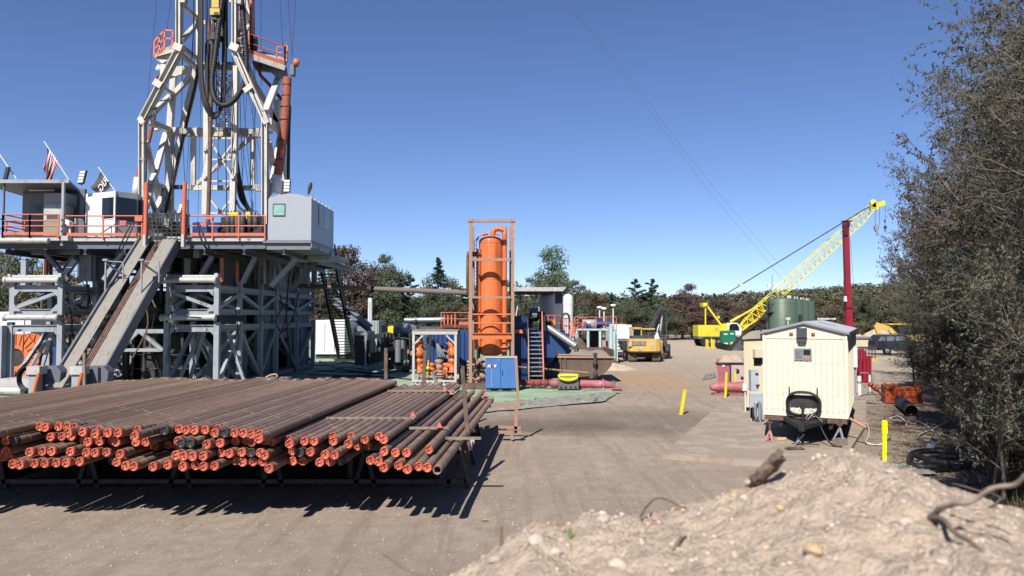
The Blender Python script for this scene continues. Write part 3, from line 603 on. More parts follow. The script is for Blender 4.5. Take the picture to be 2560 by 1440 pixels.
# flags
m_fr = M('flag red', A(150,40,58), .8, var=.1); m_fw = M('flag white', A(225,222,225), .8, var=.05); m_fb = M('flag blue', A(48,58,92), .8, var=.1); m_fk = M('flag dark grey', A(84,80,78), .8, var=.12)
def flagpole(name, label, top, base, Y):
    t = thing(name, label, 'flag', P(base[0], base[1], Y)); c = MB(); c.tube([(top[0],top[1],Y),(base[0],base[1],Y)], .03, 6); c.build('pole', m_plastw, t); return t
t = flagpole('flag', 'striped American flag hanging limp from a white slanting pole', (110,353), (176,456), 39.8)
c = MB(); NU, NV_ = 39, 26; h0 = P(113,358,39.8); h1 = P(147,404,39.8)
vs = []
for j in range(NV_+1):
    v = j/NV_
    for i in range(NU+1):
        u = i/NU; p = h0.lerp(h1, .15+.85*u); drop = v*(1.85-.75*u)*(.35+.65*min(1, u*2.2+.1))
        fold = .13*v*math.sin(u*17+v*2); side = -.10*v*math.sin(u*3.0)-.30*v*u*1.0
        vs.append(p+V((side-.1*v+.02*math.sin(u*25+2*v), fold, -drop)))
for j in range(NV_):
    for i in range(NU):
        mi = 2 if (i < 21 and j < 9 and i < 8) else (0 if (i//3) % 2 == 0 else 1)
        k = j*(NU+1)+i; c.add([vs[k], vs[k+1], vs[k+NU+2], vs[k+NU+1]], [(0,1,2,3)], mi, False)
c.build('cloth', [m_fr, m_fw, m_fb], t)
t = flagpole('flag', 'dark grey flag with the letters RIG drooping from a slanting pole', (246,418), (290,481), 41)
h0 = P(253,426,41); h1 = P(281,466,41); l0 = P(225,468,41); l1 = P(252,492,41)
c = MB(); vs = []
for j in range(17):
    for i in range(17):
        u, v = i/16, j/16; p = h0.lerp(h1, u).lerp(l0.lerp(l1, u), v); vs.append(p+V((0, .07*math.sin(v*3+u*9), -.1*math.sin(v*3.1)*(1-u))))
c.add(vs, [(j*17+i, j*17+i+1, (j+1)*17+i+1, (j+1)*17+i) for j in range(16) for i in range(16)], 0, True); cl_ = c.build('cloth', m_fk, t)
hd = (h1-h0).normalized(); fd = (l0-h0).normalized()
tm = text_mb('RIG', .5, h0.lerp(h1,.62).lerp(l0.lerp(l1,.62),.34)+V((0,-.1,0)), fd, -hd, .01, bold=.01); tm.build('lettering', m_fw, cl_)
t = flagpole('flagpole', 'bare white slanting pole at the far left of the shelter roof', (-5,380), (41,447), 39.8); t['category'] = 'pole'
# ================= MAST =================
ms = thing('drilling_mast', 'tall off-white lattice drilling mast rising out of the top of the picture', 'drilling mast', (X(520,42), 43, DZ))
YA, YB = 41.0, 44.0
def mem(name, segs, mat=m_mast, parent=ms, kind='box'):
    if name in ('leg_joint', 'rail_lug', 'inner_frame', 'guide_bracing', 'front_joint', 'rear_leg_diagonal') and len(segs) > 1:
        for q in segs: mem(name, [q], mat, parent, kind)
        return
    c = MB()
    for s_ in segs:
        a, b, w_ = s_[:3]; h_ = s_[3] if len(s_) > 3 else w_
        if kind == 'i': c.ibeam(a, b, w_, h_, t=.045, up=(1,0,.001))
        else: c.beam(a, b, w_, h_)
    return c.build(name, mat, parent)
# front legs
mem('front_leg', [((356.5,585,YA),(356.5,302,YA),.4,.3)], kind='i')
mem('front_leg', [((663,560,YA),(663,302,YA),.4,.32)], kind='i')
mem('web_stiffener', [((351,398,YA-.14),(362,398,YA-.14),.12,.04)])
mem('inclined_leg', [((355,303,YA),(444,133,YA),.4,.36)], kind='i'); mem('inclined_leg', [((666,303,YA),(589,133,YA),.4,.34)], kind='i')
mem('leg_joint', [((351,306,YA-.02),(362,299,YA-.02),.4,.4),((658,306,YA-.02),(671,299,YA-.02),.4,.4),((393,218,YA-.05),(402,204,YA-.05),.42,.5),((618,218,YA-.05),(626,228,YA-.05),.42,.5),((444,128,YA-.05),(450,112,YA-.05),.42,.5),((584,128,YA-.05),(591,112,YA-.05),.42,.5)])
mem('mast_column', [((447.5,128,YA),(447.5,-60,YA),.34,.27)], kind='i'); mem('mast_column', [((587,128,YA),(587,-60,YA),.34,.25)], kind='i')
# rear legs
mem('rear_leg', [((424,590,YB),(424,328,YB),.38,.4), ((424,328,YB),(439,135,YB),.32,.34)])
mem('rear_leg', [((706,490,YB),(706,322,YB),.38,.4), ((690,322,YB),(694,250,YB),.34,.34)])
mem('rear_leg_diagonal', [((494,172,YB),(462,300,YB),.36,.36),((462,300,YB),(414,520,YB),.34,.34)])
mem('rear_leg_diagonal', [((620,170,YB),(662,290,YB),.3,.3),((640,215,YB),(700,318,YB),.34,.3)])
mem('mast_column', [((497,172,YB),(497,-60,YB),.24,.26)]); mem('mast_column', [((626,60,YB),(602,-60,YB),.26,.26),((626,60,YB),(603,128,YB),.2,.2)])
for a, b, w_ in (((363,352,YA),(407,530,YB),.3),((415,335,YB),(364,519,YA),.3),((363,452,YA),(412,468,YB),.24),((412,470,YB),(372,575,YA),.26),((372,485,YA),(408,575,YB),.22),
        ((368,303,YA),(426,326,YB),.34),((382,280,YA),(426,238,YB),.24),((402,216,YA),(434,236,YB),.22),((434,236,YB),(494,174,YB),.3),((372,300,YA),(434,236,YB),.14),((430,250,YB),(470,190,YB),.16),
        ((452,10,YA),(496,48,YB),.22),((496,55,YB),(454,102,YA),.24),((452,116,YA),(498,152,YB),.26),((446,130,YA),(494,172,YB),.24),
        ((671,352,YA),(690,456,YB),.3),((700,335,YB),(672,500,YA),.24),((671,452,YA),(700,468,YB),.22),((670,303,YA),(705,330,YB),.4),
        ((699,190,YB),(664,280,YA),.34),((625,225,YA),(662,300,YA),.24),((600,128,YA),(640,215,YB),.26),((640,215,YB),(668,262,YB),.24),((598,0,YA),(626,55,YB),.22),((626,60,YB),(598,100,YA),.2)):
    mem('lattice_brace', [(a, b, w_, w_*.85)])
# gussets and big plates under the platforms
c = MB(); c.poly([(628,152,42.8),(715,168,42.8),(718,188,42.8),(703,196,42.8),(690,192,42.8),(676,180,42.8),(640,176,42.8)], (0,.15,0)); c.build('crown_plate', m_clad, ms)  # white plate coloured grey to stand in for its shade
c = MB(); c.poly([(392,160,41.8),(420,160,41.8),(478,165,41.8),(476,186,41.8),(452,186,41.8),(420,196,41.8)], (0,.15,0)); c.box(X(390,41),X(402,41),41,41.4,Z(192,41),Z(160,41)); c.build('crown_plate', m_mast, ms)
mem('cross_girt', [((426,330,YB),(655,333,YB),.36,.5)]); mem('cross_girt', [((500,168,YB-1),(586,170,YB-1),.24,.3),((498,160,YB),(586,160,YB),.2,.2)])
mem('cross_girt', [((508,57,YB),(545,58,YB),.2,.24),((545,3,YB),(585,3,YB),.2,.2)])
mem('cross_girt', [((413,468,YB),(484,468,YB),.2,.24),((631,470,YB),(655,470,YB),.2,.22)], m_dgrey)
# swing frame
YM = 43.6
mem('inner_frame', [((484,340,YM),(484,468,YM),.24),((632,340,YM),(632,470,YM),.24),((484,470,YM),(634,470,YM),.24,.28),((487,464,YM+.1),(628,344,YM+.1),.2)])
# guide rails
YG = 42.4
mem('guide_rail', [((516.5,268,YG),(516.5,434,YG),.28,.3),((514.5,434,YG),(513,537,YG),.3,.3)]); mem('guide_rail', [((589,166,YG),(586,434,YG),.3,.3),((583.5,434,YG),(582,532,YG),.3,.3)])
mem('guide_rail_upper', [((520,110,YG),(519.5,268,YG),.24,.3)], m_dark)
mem('guide_bracing', [((521,346,YG),(582,346,YG),.1),((520,399,YG),(580,399,YG),.1),((519,453,YG),(580,453,YG),.1),((517,533,YG),(578,533,YG),.1),((526,352,YG),(578,436,YG),.1),((580,362,YG+.05),(524,438,YG+.05),.1),((522,494,YG),(551,530,YG),.1),((578,499,YG),(551,530,YG),.1),((520,315,YG),(582,315,YG),.1)])
mem('rail_lug', [((513,371,YG-.2),(513,378,YG-.2),.18),((583,371,YG-.2),(583,378,YG-.2),.18),((512,440,YG-.2),(512,447,YG-.2),.18),((582,440,YG-.2),(582,447,YG-.2),.18)])
# caged ladder seen in the middle
c = MB()
for px in (541, 581): c.beam((px,185,YG+.3),(px,330,YG+.3), .06)
for k in range(8): c.beam((541,190+k*17,YG+.3),(581,190+k*17,YG+.3), .06)
for a, b in (((541,200),(556,240)),((581,205),(566,235)),((562,262),(581,300))): c.beam(a+(YG+.3,), b+(YG+.3,), .08)
c.build('ladder_frame', m_mast, ms)
c = MB()
for k in range(15): c.tube([(546+k*2.4,184,YG+.5),(546+k*2.4,330,YG+.5)], .011, 4)
for k in range(26): c.tube([(546,186+k*5.6,YG+.5),(580,186+k*5.6,YG+.5)], .011, 4)
c.build('ladder_mesh', M('blue grey mesh wire', A(90,100,140), .5), ms)
c = MB()
for k in range(8): c.tube([(505+k*9+random.uniform(-2,2),-60,YB-.5),(505+k*9+random.uniform(-4,4),random.choice((170,120,330,200)),YB-.5)], random.choice((.03,.05,.1)), 5)
c.build('mast_cables', m_blk, ms)
random.seed(88)
for k in range(22):
    px = random.uniform(449, 640); y1 = random.choice((150, 230, 320, 470, 560)); c = MB(); c.tube([(px,-60,41.3+random.random()*2),(px+random.uniform(-5,5),y1*.5,41.5),(px+random.uniform(-9,9),y1,42+random.random())], random.choice((.012,.018,.03)), 4); c.build('line', m_blk, ms)
for a, b in (((360,300),(446,138)),((366,590),(366,305)),((660,300),(592,138)),((668,560),(669,305)),((430,560),(436,330)),((452,120),(452,-60)),((592,118),(592,-60))):
    c = MB(); c.tube([a+(40.8,), b+(40.8,)], .028, 5); c.build('conduit', m_blk, ms)
# mast platforms
pl = MB(); a = [P(594,121,41.2), P(712,162,42.6), P(718,150,44.2), P(606,112,44)]
pl.poly(a, (0,0,.06)); pl.build('platform_floor', m_owhite, ms)
pl = MB()
for k in range(9): t_ = k/8; pl.beam(a[0].lerp(a[1], t_)-V((0,0,.08)), a[3].lerp(a[2], t_)-V((0,0,.08)), .05, .12)
pl.beam(a[0]-V((0,0,.2)), a[1]-V((0,0,.2)), .1, .3); pl.build('platform_joist', m_mast, ms)
pl = MB(); pl.beam(a[0]+V((0,0,.05)), a[1]+V((0,0,.05)), .05, .26); pl.build('platform_edge', m_orail, ms)
rail([a[0]+V((.05,0,.05)), a[0].lerp(a[1],.3)+V((0,0,.05)), a[1]+V((0,0,.05)), a[2]+V((0,0,.05))], (.5, 1.02), parent=ms, posts=1.35, toe=0)
c = MB(); c.beam((598,80,41.3),(598,122,41.3),.07); c.beam((601,80,41.3),(622,80,41.3),.05); c.beam((622,78,41.3),(622,124,41.3),.07)
for q in ((692,117),(719,117)): c.beam(q+(42.8,), (q[0],146,42.8), .05)
for y in (117,131,146): c.beam((692,y,42.8),(719,y,42.8),.045)
c.build('platform_gate', m_orail, ms)
pl = MB(); a = [P(386,143,41.4), P(412,120,42.6), P(440,120,43.2), P(440,128,41.2), P(405,156,41.2)]
pl.poly(a[:4], (0,0,.06)); pl.build('platform_floor', m_owhite, ms)
pl = MB(); pl.poly([P(388,146,41.5),P(412,124,41.5),P(440,122,41.5),P(428,146,41.6),P(404,158,41.4)], (0,1.0,.1)); pl.build('platform_bracket', m_mast, ms)
c = MB()
for s_ in (((386,142),(386,104)),((386,104),(412,76)),((412,76),(433,77)),((433,77),(431,120)),((412,76),(412,118)),((386,142),(412,118)),((388,122),(412,96)),((412,97),(433,97)),((399,88),(399,130))): c.beam(s_[0]+(41.6,), s_[1]+(41.6,), .09)
c.box(X(412,41.6), X(438,41.6), 41.55, 41.62, Z(121,41.6), Z(114,41.6)); c.beam((386,143,41.6),(412,119,41.6),.05,.22); c.build('platform_rail', m_orail, ms)
c = MB(); c.lathe(P(733,155,42.4), [(.01,0),(.14,0),(.24,.05),(.24,.3),(.14,.35),(.01,.35)], 14, 0, (.9,.3,-.2)); c.build('sheave', m_orail, ms)
c = MB(); c.box(X(719,42.3), X(729,42.3), 42.2, 42.6, Z(188,42.3), Z(162,42.3)); c.build('sheave_bracket', m_dgrey, ms)
c = MB(); c.lathe(P(398,172,41.4), [(.01,-.15),(.15,-.12),(.2,0),(.15,.12),(.01,.15)], 12, 0, (0,1,0)); c.build('pulley', m_plastw, ms)
# pipes on the mast
def pipeobj(name, pts, r, mat, parent, n=10, k=4):
    c = MB(); c.tube(smooth_path(pts, k), r, n); return c.build(name, mat, parent)
m_wrap = M('orange wrapped pipe', A(176,100,78,.6), .8, var=.15, scale=5, dirt=A(96,56,44), damt=.3, bump=.8, bscale=6)
pipeobj('standpipe', [(718,195,42.5),(715,260,42.4),(708,340,42.3),(702,385,42.2),(694,440,42.1)], .25, m_wrap, ms, 12)
c = MB()
for y in (213,240,268,300,352,400): 
    t_ = (y-195)/245; p = P(718-24*t_**1.3, y, 42.5-.4*t_); c.lathe(p-V((0,0,.03)), [(.26,0),(.275,.03),(.26,.06)], 12)
c.build('pipe_strap', m_blk, ms)
c = MB(); c.lathe(P(688,482,42.1), [(.01,0),(.34,0),(.3,1.0),(.01,1.0)], 16, 0, (.08,0,1)); c.build('pipe_base', m_white, ms)
c = MB(); c.lathe(P(342,487,42.1), [(.01,0),(.28,0),(.16,1.0),(.01,1.0)], 16, 0, (.0,0,1)); c.build('pipe_base', m_white, ms)
pipeobj('wrapped_line', [(345,462,42.1),(347,430,42.2),(372,350,42.6),(388,270,42.4),(392,190,42)], .12, m_wrap, ms)
pipeobj('vent_pipe', [(716,268,43),(722,262,43),(724,275,43),(722,330,43),(720.5,450,43)], .1, m_blk, ms)
pipeobj('vent_pipe', [(650,160,42.5),(650,185,42.5),(672,210,43),(705,250,43.5)], .1, M('red brown primer', A(130,52,40), .6), ms)
pipeobj('orange_pipe', [(631,-60,42.3),(629,40,42.3),(630,110,42.3)], .12, m_orail, ms)
pipeobj('orange_pipe', [(600,-60,42.0),(600,90,42.0)], .05, m_orail, ms)
c = MB(); c.lathe(P(634,125,42), [(.01,0),(.2,0),(.25,.4),(.2,.8),(.01,.9)], 12); c.build('tank', m_dark, ms)
c = MB()
for p in ((391,325),(677,331)): c.lathe(P(p[0],p[1],41.4), [(.01,-.1),(.14,-.06),(.14,.06),(.01,.1)], 10)
c.build('work_lamp', m_plastw, ms)
c = MB()
for px, py in ((460,329),(632,330),(641,336),(468,468),(641,468),(650,472)): c = MB(); c.cbox(P(px,py,YM-.2), .45, .3, .3, .3); c.build('hinge_lug', m_owhite, ms)
c = MB(); c.box(X(588,41)-.2, X(588,41)+.15, 40.8, 41.2, Z(12,41), Z(-2,41)); c.box(X(447,41)-.15, X(447,41)+.15, 40.75, 41.2, Z(10,41), Z(-2,41)); c.build('pin_plate', m_owhite, ms)
# stencilled text blocks on plates are worn to unreadable
# ----- travelling gear hanging in the mast -----
td = thing('travelling_block', 'yellow and black hoisting block hanging between the mast columns', 'hoist block', P(530,60,41.9))
c = MB(); c.box(X(521,41.7), X(539,41.7), 41.5, 42.1, Z(22,41.7), Z(-60,41.7)); c.box(X(517,41.6), X(541,41.6), 41.4, 42.2, Z(42,41.7), Z(26,41.7)); c.build('frame', M('ochre yellow block', A(206,172,70), .5, dirt=A(90,80,50), damt=.4), td)
c = MB(); c.box(X(523,41.3), X(533,41.3), 41.35, 41.41, Z(36,41.3), Z(29,41.3)); c.box(X(522,41.7), X(544,41.7), 41.5, 42.1, Z(52,41.7), Z(42.5,41.7)); c.box(X(539,41.7)+.01, X(545,41.7), 41.6, 42.1, Z(42,41.7), Z(-60,41.7)); c.build('link_block', m_blk, td)
c = MB(); c.tube([(523,52,41.8),(523,100,41.8)], .1, 8); c.tube([(534,52,41.8),(532,95,41.8)], .1, 8); c.build('bail', m_rust, td)
c = MB(); c.box(X(519,41.7), X(541,41.7), 41.5, 42.0, Z(101,41.7), Z(84,41.7)); c.box(X(536,41.7), X(548,41.7), 41.6, 42, Z(92,41.7), Z(72,41.7)); c.build('elevator', m_blk, td)
dp = MB(); dp.tube([(532,100,41.8),(527,270,41.7),(524,430,41.6),(519,590,41.4)], .115, 12)
single(dp, 'drill_pipe', m_rust, 'long rust brown drill pipe hanging vertically in front of the mast guide rail', 'drill pipe', base=P(524,430,41.6))
def hose(label, pts, r, mat=m_black, ribs=False, name='hose', cat='hose', group=None):
    t = thing(name, label, cat, P(*pts[len(pts)//2]), group); pth = smooth_path(pts, 6)
    c = MB(); c.tube(pth, r, 10)
    if ribs:
        for i in range(2, len(pth)-2, 1):
            d = (pth[i+1]-pth[i]).normalized(); c._lathe(pth[i], [(r, -.04), (r*1.18, 0), (r, .04)], 10, 1, d)
    c.build('hose_body', [mat, m_blk], t)
    return t
S = 4.114
def zz(l, Y): return [(300+x/S, y/S, Y+dy) for x, y, dy in l]
hose('thick ribbed black hose looping low between the mast columns', zz([(1245,-200,0),(1258,100,0),(1285,400,0),(1300,650,0),(1285,830,0),(1225,960,0),(1150,1050,0),(1060,1085,0),(985,1030,0),(950,920,.1),(950,780,.2),(975,600,.3),(1010,300,.4),(1050,0,.5),(1060,-200,.5)], 41.2), .145, m_black, True)
for k, (dx, r, lab) in enumerate(((0,.08,'outermost of three plain black hoses looping behind the ribbed mast hose'),(14,.07,'middle of three plain black hoses looping behind the ribbed mast hose'),(26,.08,'innermost of three plain black hoses looping behind the ribbed mast hose'))):
    hose(lab, zz([(818+dx,-200,0),(820+dx,300,0),(818+dx,700,0),(835+dx,950-k*10,0),(880+dx,1110-k*12,0),(960,1215-k*25,.2),(1030-dx*.3,1140-k*12,.4),(1075-dx,1000,.5),(1085-dx,700,.5),(1090-dx,300,.6),(1085-dx,-200,.6)], 41.5), r)
hose('dark hose running down behind the right guide rail to the rig floor', [(587,330,43),(590,420,43),(600,490,43.2),(618,520,43.4),(632,545,43.4)], .11)
hose('second dark hose curving down beside the right guide rail', [(592,400,43),(600,450,43),(612,500,43.2),(627,530,43.4)], .1)
hose('thin black hose arching over the yellow pipe machine', [(590,500,42.5),(600,520,42.5),(615,528,42.5)], .06)
hose('slack black hose hanging from the rig floor beside the orange gate post', [(494,555,38.6),(500,590,38.5),(515,620,38.6),(537,642,39.5)], .055)
hose('thin black hose hanging from the deck edge left of the ramp', [(328,560,38.5),(312,590,38.4),(298,620,38.6),(290,640,39)], .035)
hose('second thin hose hanging from the deck edge left of the ramp', [(336,556,38.5),(322,590,38.4),(308,618,38.6),(300,632,39)], .03)
hose('thick black hose lying along the mast brace left of the guide rails', [(498,-40,41.6),(496,160,42),(470,290,43.5),(440,420,43.7),(412,540,43)], .09)
def wire(pts, label, r=.012, mat=m_blk, name='cable', group=None, cat='cable'):
    c = MB(); c.tube([P(*p) for p in pts], r, 4); return single(c, name, mat, label, cat, group)
GW = 'guy wires of the drilling mast'
for a, b, lab in (((392,0,41),(369,245,41),'thin guy wire just left of the mast top platform'),((427,0,43),(417,72,43),'thin guy wire above the left mast platform'),((652,0,43),(653,215,43),'thin cable dropping right of the orange mast pipe'),
    ((700,0,42.5),(707,118,42.5),'thin cable above the orange mast railing'),((720,0,42.5),(731,140,42.5),'inner thin cable running down to the mast sheave'),((739,0,42.5),(730,142,42.5),'outermost thin cable running down to the mast sheave'),
    ((484,0,41.4),(488,150,41.4),'left thin cable beside the left mast column'),((489,0,41.4),(484,180,41.4),'right thin cable beside the left mast column')): wire([a, b], lab, group=GW)
for a, b, lab in (((474,330,41.8),(463,500,41.8),'left hoist line of the left chain'),((478,330,41.8),(470,500,41.8),'right hoist line of the left chain'),((600,320,42),(627,505,42),'left hoist line of the right chain'),((612,300,42),(631,505,42),'right hoist line of the right chain'),((608,225,43),(612,300,43),'short thin line beside the right leg'),((620,225,43),(652,400,43),'pale thin line crossing right of the guide rails'),((430,330,42),(428,520,42),'thin line behind the left rear leg'),((572,350,43),(577,440,43),'dark line between the guide rails')): wire([a, b], lab, .014, group='hoist lines inside the mast')
for px, y0, y1, lab in ((470,500,590,'dark hoist chain hanging above the gate post'),(631,505,535,'short dark hoist chain over the yellow machine')):
    c = MB(); n = int((y1-y0)/4)
    for i in range(n):
        p = P(px, y0+i*4, 41.8); ax = (0,1,0) if i % 2 else (1,0,0)
        c._lathe(p, [(.04+.02*(i > 8),-.02),(.075+.03*(i > 8),0),(.04+.02*(i > 8),.02)], 8, 0, V(ax))
    single(c, 'chain', m_blk, lab, 'chain')
# ----- machinery on the deck -----
rn = thing('pipe_handling_machine', 'yellow and black pipe handling machine with upright cylinders on the rig floor', 'machine', (X(610,40.5), 40.8, DZ))
for px in (567,579,592,604): 
    c = MB(); c.lathe(V((X(px,40.2), 40.2, DZ+.1)), [(.01,0),(.1,0),(.13,.08),(.13,.5),(.1,.55),(.15,.62),(.17,.7),(.17,1.1),(.1,1.15),(.01,1.2)], 12); c.build('cylinder', m_rust if px == 592 else m_dark, rn)
for px in (622,636): 
    c = MB(); c.lathe(V((X(px,40.4), 40.4, DZ+.1)), [(.01,0),(.12,0),(.12,.5),(.16,.55),(.16,1.2),(.01,1.2)], 12); c.build('cylinder', m_dark, rn)
c = MB(); c.box(X(571,40.6), X(594,40.6), 40.5, 41, Z(540,40.6), Z(531,40.6)); c.box(X(595,40.5), X(613,40.5), 40.45, 40.9, Z(560,40.5), Z(546,40.5)); c.box(X(614,40.6), X(624,40.6), 40.5, 40.9, Z(548,40.6), Z(530,40.6)); c.box(X(598,40.4), X(627,40.4), 40.7, 40.9, Z(546,40.5), Z(541,40.5)); c.build('cover', m_yel, rn)
c = MB(); c.box(X(553,41.2), X(652,41.2), 41.0, 42.2, DZ, Z(545,41.2))
for k in range(9): c.cbox(P(560+k*11, 548+random.uniform(-8,20), 40.7), random.uniform(.15,.5), .3, random.uniform(.2,.5))
for k in range(10): c.tube(smooth_path([(556+k*9,540,40.5),(560+k*9,528-random.random()*8,40.6),(568+k*9,545,40.5),(570+k*9,570,40.4)], 3), .025, 5)
c.poly([(618,590,40),(655,560,40),(655,590,40)], (0,.3,0)); c.build('body', m_blk, rn)
bb = thing('blue_box', 'dark blue equipment box behind the rig floor railing', 'box', (X(510,41), 41, DZ)); c = MB(); c.box(X(478,40.9), X(546,40.9), 40.9, 42, DZ, Z(556,40.9)); c.build('body', m_dblue, bb)
c = MB(); c.box(X(504,40.3), X(541,40.3), 40.3, 40.8, DZ, Z(570,40.3)); c.box(X(501,40.2), X(544,40.2), 40.28, 40.82, Z(570,40.3), Z(568,40.3)+.03); c.build('front_locker', m_blue, bb)
fm = thing('floor_machinery', 'dark greasy machinery standing behind the gate at the top of the ramp', 'machinery', (X(408,41), 41, DZ)); c = MB()
for k in range(16): c.cbox((X(368,41)+random.random()*1.9, 40.6+random.random()*1.5, DZ+random.random()*1.0), random.uniform(.2,.6), .4, random.uniform(.2,.7), random.random())
for k in range(9): c.tube(smooth_path([(372+k*9,560,40.5),(375+k*9,535-random.random()*14,40.6),(382+k*9,560,40.5)], 3), .04, 6)
c.build('body', m_dark, fm)
# flow line to the separator
fl = thing('flow_line', 'long dusty grey pipe running level from the rig base to the orange separator', 'pipe', (-8.5, 46, 5.6)); fa = P(738,714,51); fb = P(1170,732,42)
c = MB(); c.tube([fa, fb], .155, 14); c.build('pipe_body', M('dusty grey brown pipe', A(126,112,104), .7, var=.1), fl)
for px, py, Y in ((927,722.4,46.2),(1160,731.6,42.3)):
    c = MB(); p = P(px,py,Y); d = (fb-fa).normalized(); c._lathe(p-d*.12, [(.155,0),(.25,0),(.25,.07),(.2,.07),(.2,.17),(.25,.17),(.25,.24),(.155,.24)], 14, 0, d); c.build('flange', m_dark, fl)
# stair behind the rig
ss = thing('steel_staircase', 'long dark open steel staircase descending behind the rig base', 'stairs', (-14.6, 62, 0))
ta = V((X(797,58), 58, 8.7)); tb = V((X(835,58), 58, 8.7)); ba = V((X(849,66.5), 66.5, .1)); bb_ = V((X(887,66.5), 66.5, .1))
for a, b in ((ta, ba), (tb, bb_)):
    c = MB(); c.beam(a, b, .16, .42)
    for k in range(12): p = a.lerp(b, k/11); c.beam(p, p+V((0,0,1.05)), .08)
    for h in (.55, 1.05): c.tube([a+V((0,0,h)), b+V((0,0,h))], .055, 6)
    c.build('stringer', m_blk, ss)
c = MB()
for k in range(1, 34): t_ = k/34; c.beam(ta.lerp(ba, t_), tb.lerp(bb_, t_), .3, .06, up=(0,0,1))
c.build('tread', m_blk, ss)
c = MB(); c.box(ba.x-.3, bb_.x+.3, 66, 67.5, 0, .3); c.build('foot_plate', m_blk, ss)
# ================= MIDDLE YARD =================
# orange separator in its frame
YS = 41.0
sp = thing('gas_separator', 'tall bright orange cylindrical separator vessel in a rusty pipe frame', 'separator', (X(1230,42), 42.3, 0))
cx, cy = X(1227,42.3), 42.3; R0 = .68
c = MB(); zt = Z(603,42.3); zb = Z(878,42.3)
prof = [(.01, zb-.32)]+[(R0*math.sin(a), zb-.30*math.cos(a)) for a in [i*math.pi/16 for i in range(1, 9)]]+[(R0, zb+.01), (R0, zt)]+[(R0*math.cos(a), zt+.3*math.sin(a)) for a in [i*math.pi/16 for i in range(1, 8)]]+[(.01, zt+.3)]
c.lathe(V((cx,cy,0)), prof, 40); c.build('vessel', m_orange, sp)
c = MB()
for z in (zb+.15, zt-.15, Z(700,42)): c.lathe(V((cx,cy,z)), [(R0,0),(R0+.012,.01),(R0+.012,.05),(R0,.06)], 40)
c.build('weld_band', m_orange, sp)
c = MB(); px = X(1261,42.2); zz_ = Z(586,42.2)
c.tube(smooth_path([V((px,42.2,1.85)), V((px,42.2,zz_-.1)), V((px-.02,42.2,zz_+.12)), V((px-.12,42.2,zz_+.27)), V((px-.3,42.25,zz_+.33)), V((px-.55,42.3,zz_+.28)), V((px-.66,42.3,zz_+.1)), V((px-.68,42.3,zt+.2))], 4), .15, 16)
c.lathe(V((px,42.2,Z(868,42.2))), [(.15,-.04),(.26,-.04),(.26,.06),(.15,.06)], 16); c.build('outlet_pipe', m_orange, sp)
c = MB(); p2 = X(1197,41.9); c.tube([V((p2,41.9,Z(868,41.9))), V((p2,41.9,Z(622,41.9)))], .13, 14); c.lathe(V((p2,41.9,Z(868,41.9))), [(.13,-.08),(.22,-.08),(.22,.04),(.13,.04)], 14); c.tube([V((p2,41.9,Z(640,41.9))), V((cx-.4,42.2,Z(636,42)))], .12, 10)
c.build('inlet_pipe', m_orange, sp)
c = MB(); c.tube([V((p2,41.9,Z(872,41.9))), V((p2,41.9,Z(935,41.9)))], .09, 10); c.build('drain_pipe', m_dark, sp)
c = MB(); c.cyl(P(1206,586,42.2), P(1220,583,42.2), .1, 10); c.tube([(1192,602,42),(1197,592,42),(1208,586,42.1)], .03, 6); c.tube([(1236,584,42.3),(1250,588,42.3)], .05, 6); c.build('valve', m_orail, sp)
for px_, Y in ((1176.5,YS),(1281.5,YS),(1182,43.6),(1277,43.6)):
    x = X(px_,Y); c = MB(); c.box(x-.09, x+.09, Y-.09, Y+.09, .2, Z(553,YS)); c.build('frame_post', m_orust, sp)
xl_, xr_ = X(1176.5,YS), X(1281.5,YS)
for y0, y1, mt, d in ((549,556,m_orust,0),(646,653,m_orust,-.14),(741,746,m_orust,-.14)):
    c = MB(); c.box(xl_+.11, xr_-.11, YS-.09+d, YS+.09+d, Z(y1,YS), Z(y0,YS)); c.build('frame_beam', mt, sp)
c = MB(); c.box(xl_-.17, xl_+.13, YS-.14, YS+.14, Z(555,YS), Z(547,YS)); c.box(xr_-.13, xr_+.17, YS-.14, YS+.14, Z(555,YS), Z(547,YS)); c.build('frame_cap', m_orust, sp)
for yy in (646,741):
    for x in (xl_, xr_): c = MB(); c.box(x-.08, x+.08, YS+.11, 43.5, Z(yy+6,YS), Z(yy,YS)); c.build('frame_beam', m_orust, sp)
for y in (786, 808):
    c = MB(); c.tube([V((xl_+.11,YS-.05,Z(y,YS))), V((xr_-.1,YS-.05,Z(y,YS)))], .04, 8); c.build('guard_rail', m_orange, sp)
c = MB(); c.ibeam(V((xl_+.1,YS-.1,Z(840,YS))), V((xr_-.08,YS-.1,Z(840,YS))), .25, .34); c.build('main_beam', m_orange, sp)
c = MB(); c.tube([V((xl_+.2,YS+.3,Z(786,YS))), V((xl_+.2,YS+.3,Z(830,YS)))], .03, 6); c.beam((1181,850,41.3),(1181,895,41.3),.12); c.build('bracket', m_orange, sp)
c = MB(); c.box(xl_-.2, xl_+1.2, 40.7, 43.8, .1, .42); c.box(xr_-1.2, xr_+.2, 40.9, 43.8, .1, .4); c.build('skid', m_rust, sp)
c = MB()
for px_ in (1186, 1191): c.beam((px_,600,42.6),(px_,900,42.6), .035)
for k in range(32): c.beam((1186,604+k*9.3,42.6),(1191,604+k*9.3,42.6), .025)
c.tube([(1190,600,42.6),(1194,594,42.5),(1207,586,42.4)], .03, 5); c.build('ladder', m_blk, sp)
c = MB(); c.cyl(P(1174,635,41.5), P(1200,636,41.9), .14, 12); c.lathe(P(1168,637,41.4), [(.01,0),(.18,0),(.2,.14),(.14,.2),(.01,.2)], 12, 0, (1,.2,0)); c.tube([(1170,638,41.4),(1169,700,41.4),(1169,735,41.6)], .09, 8); c.build('side_pipe', m_rust, sp)
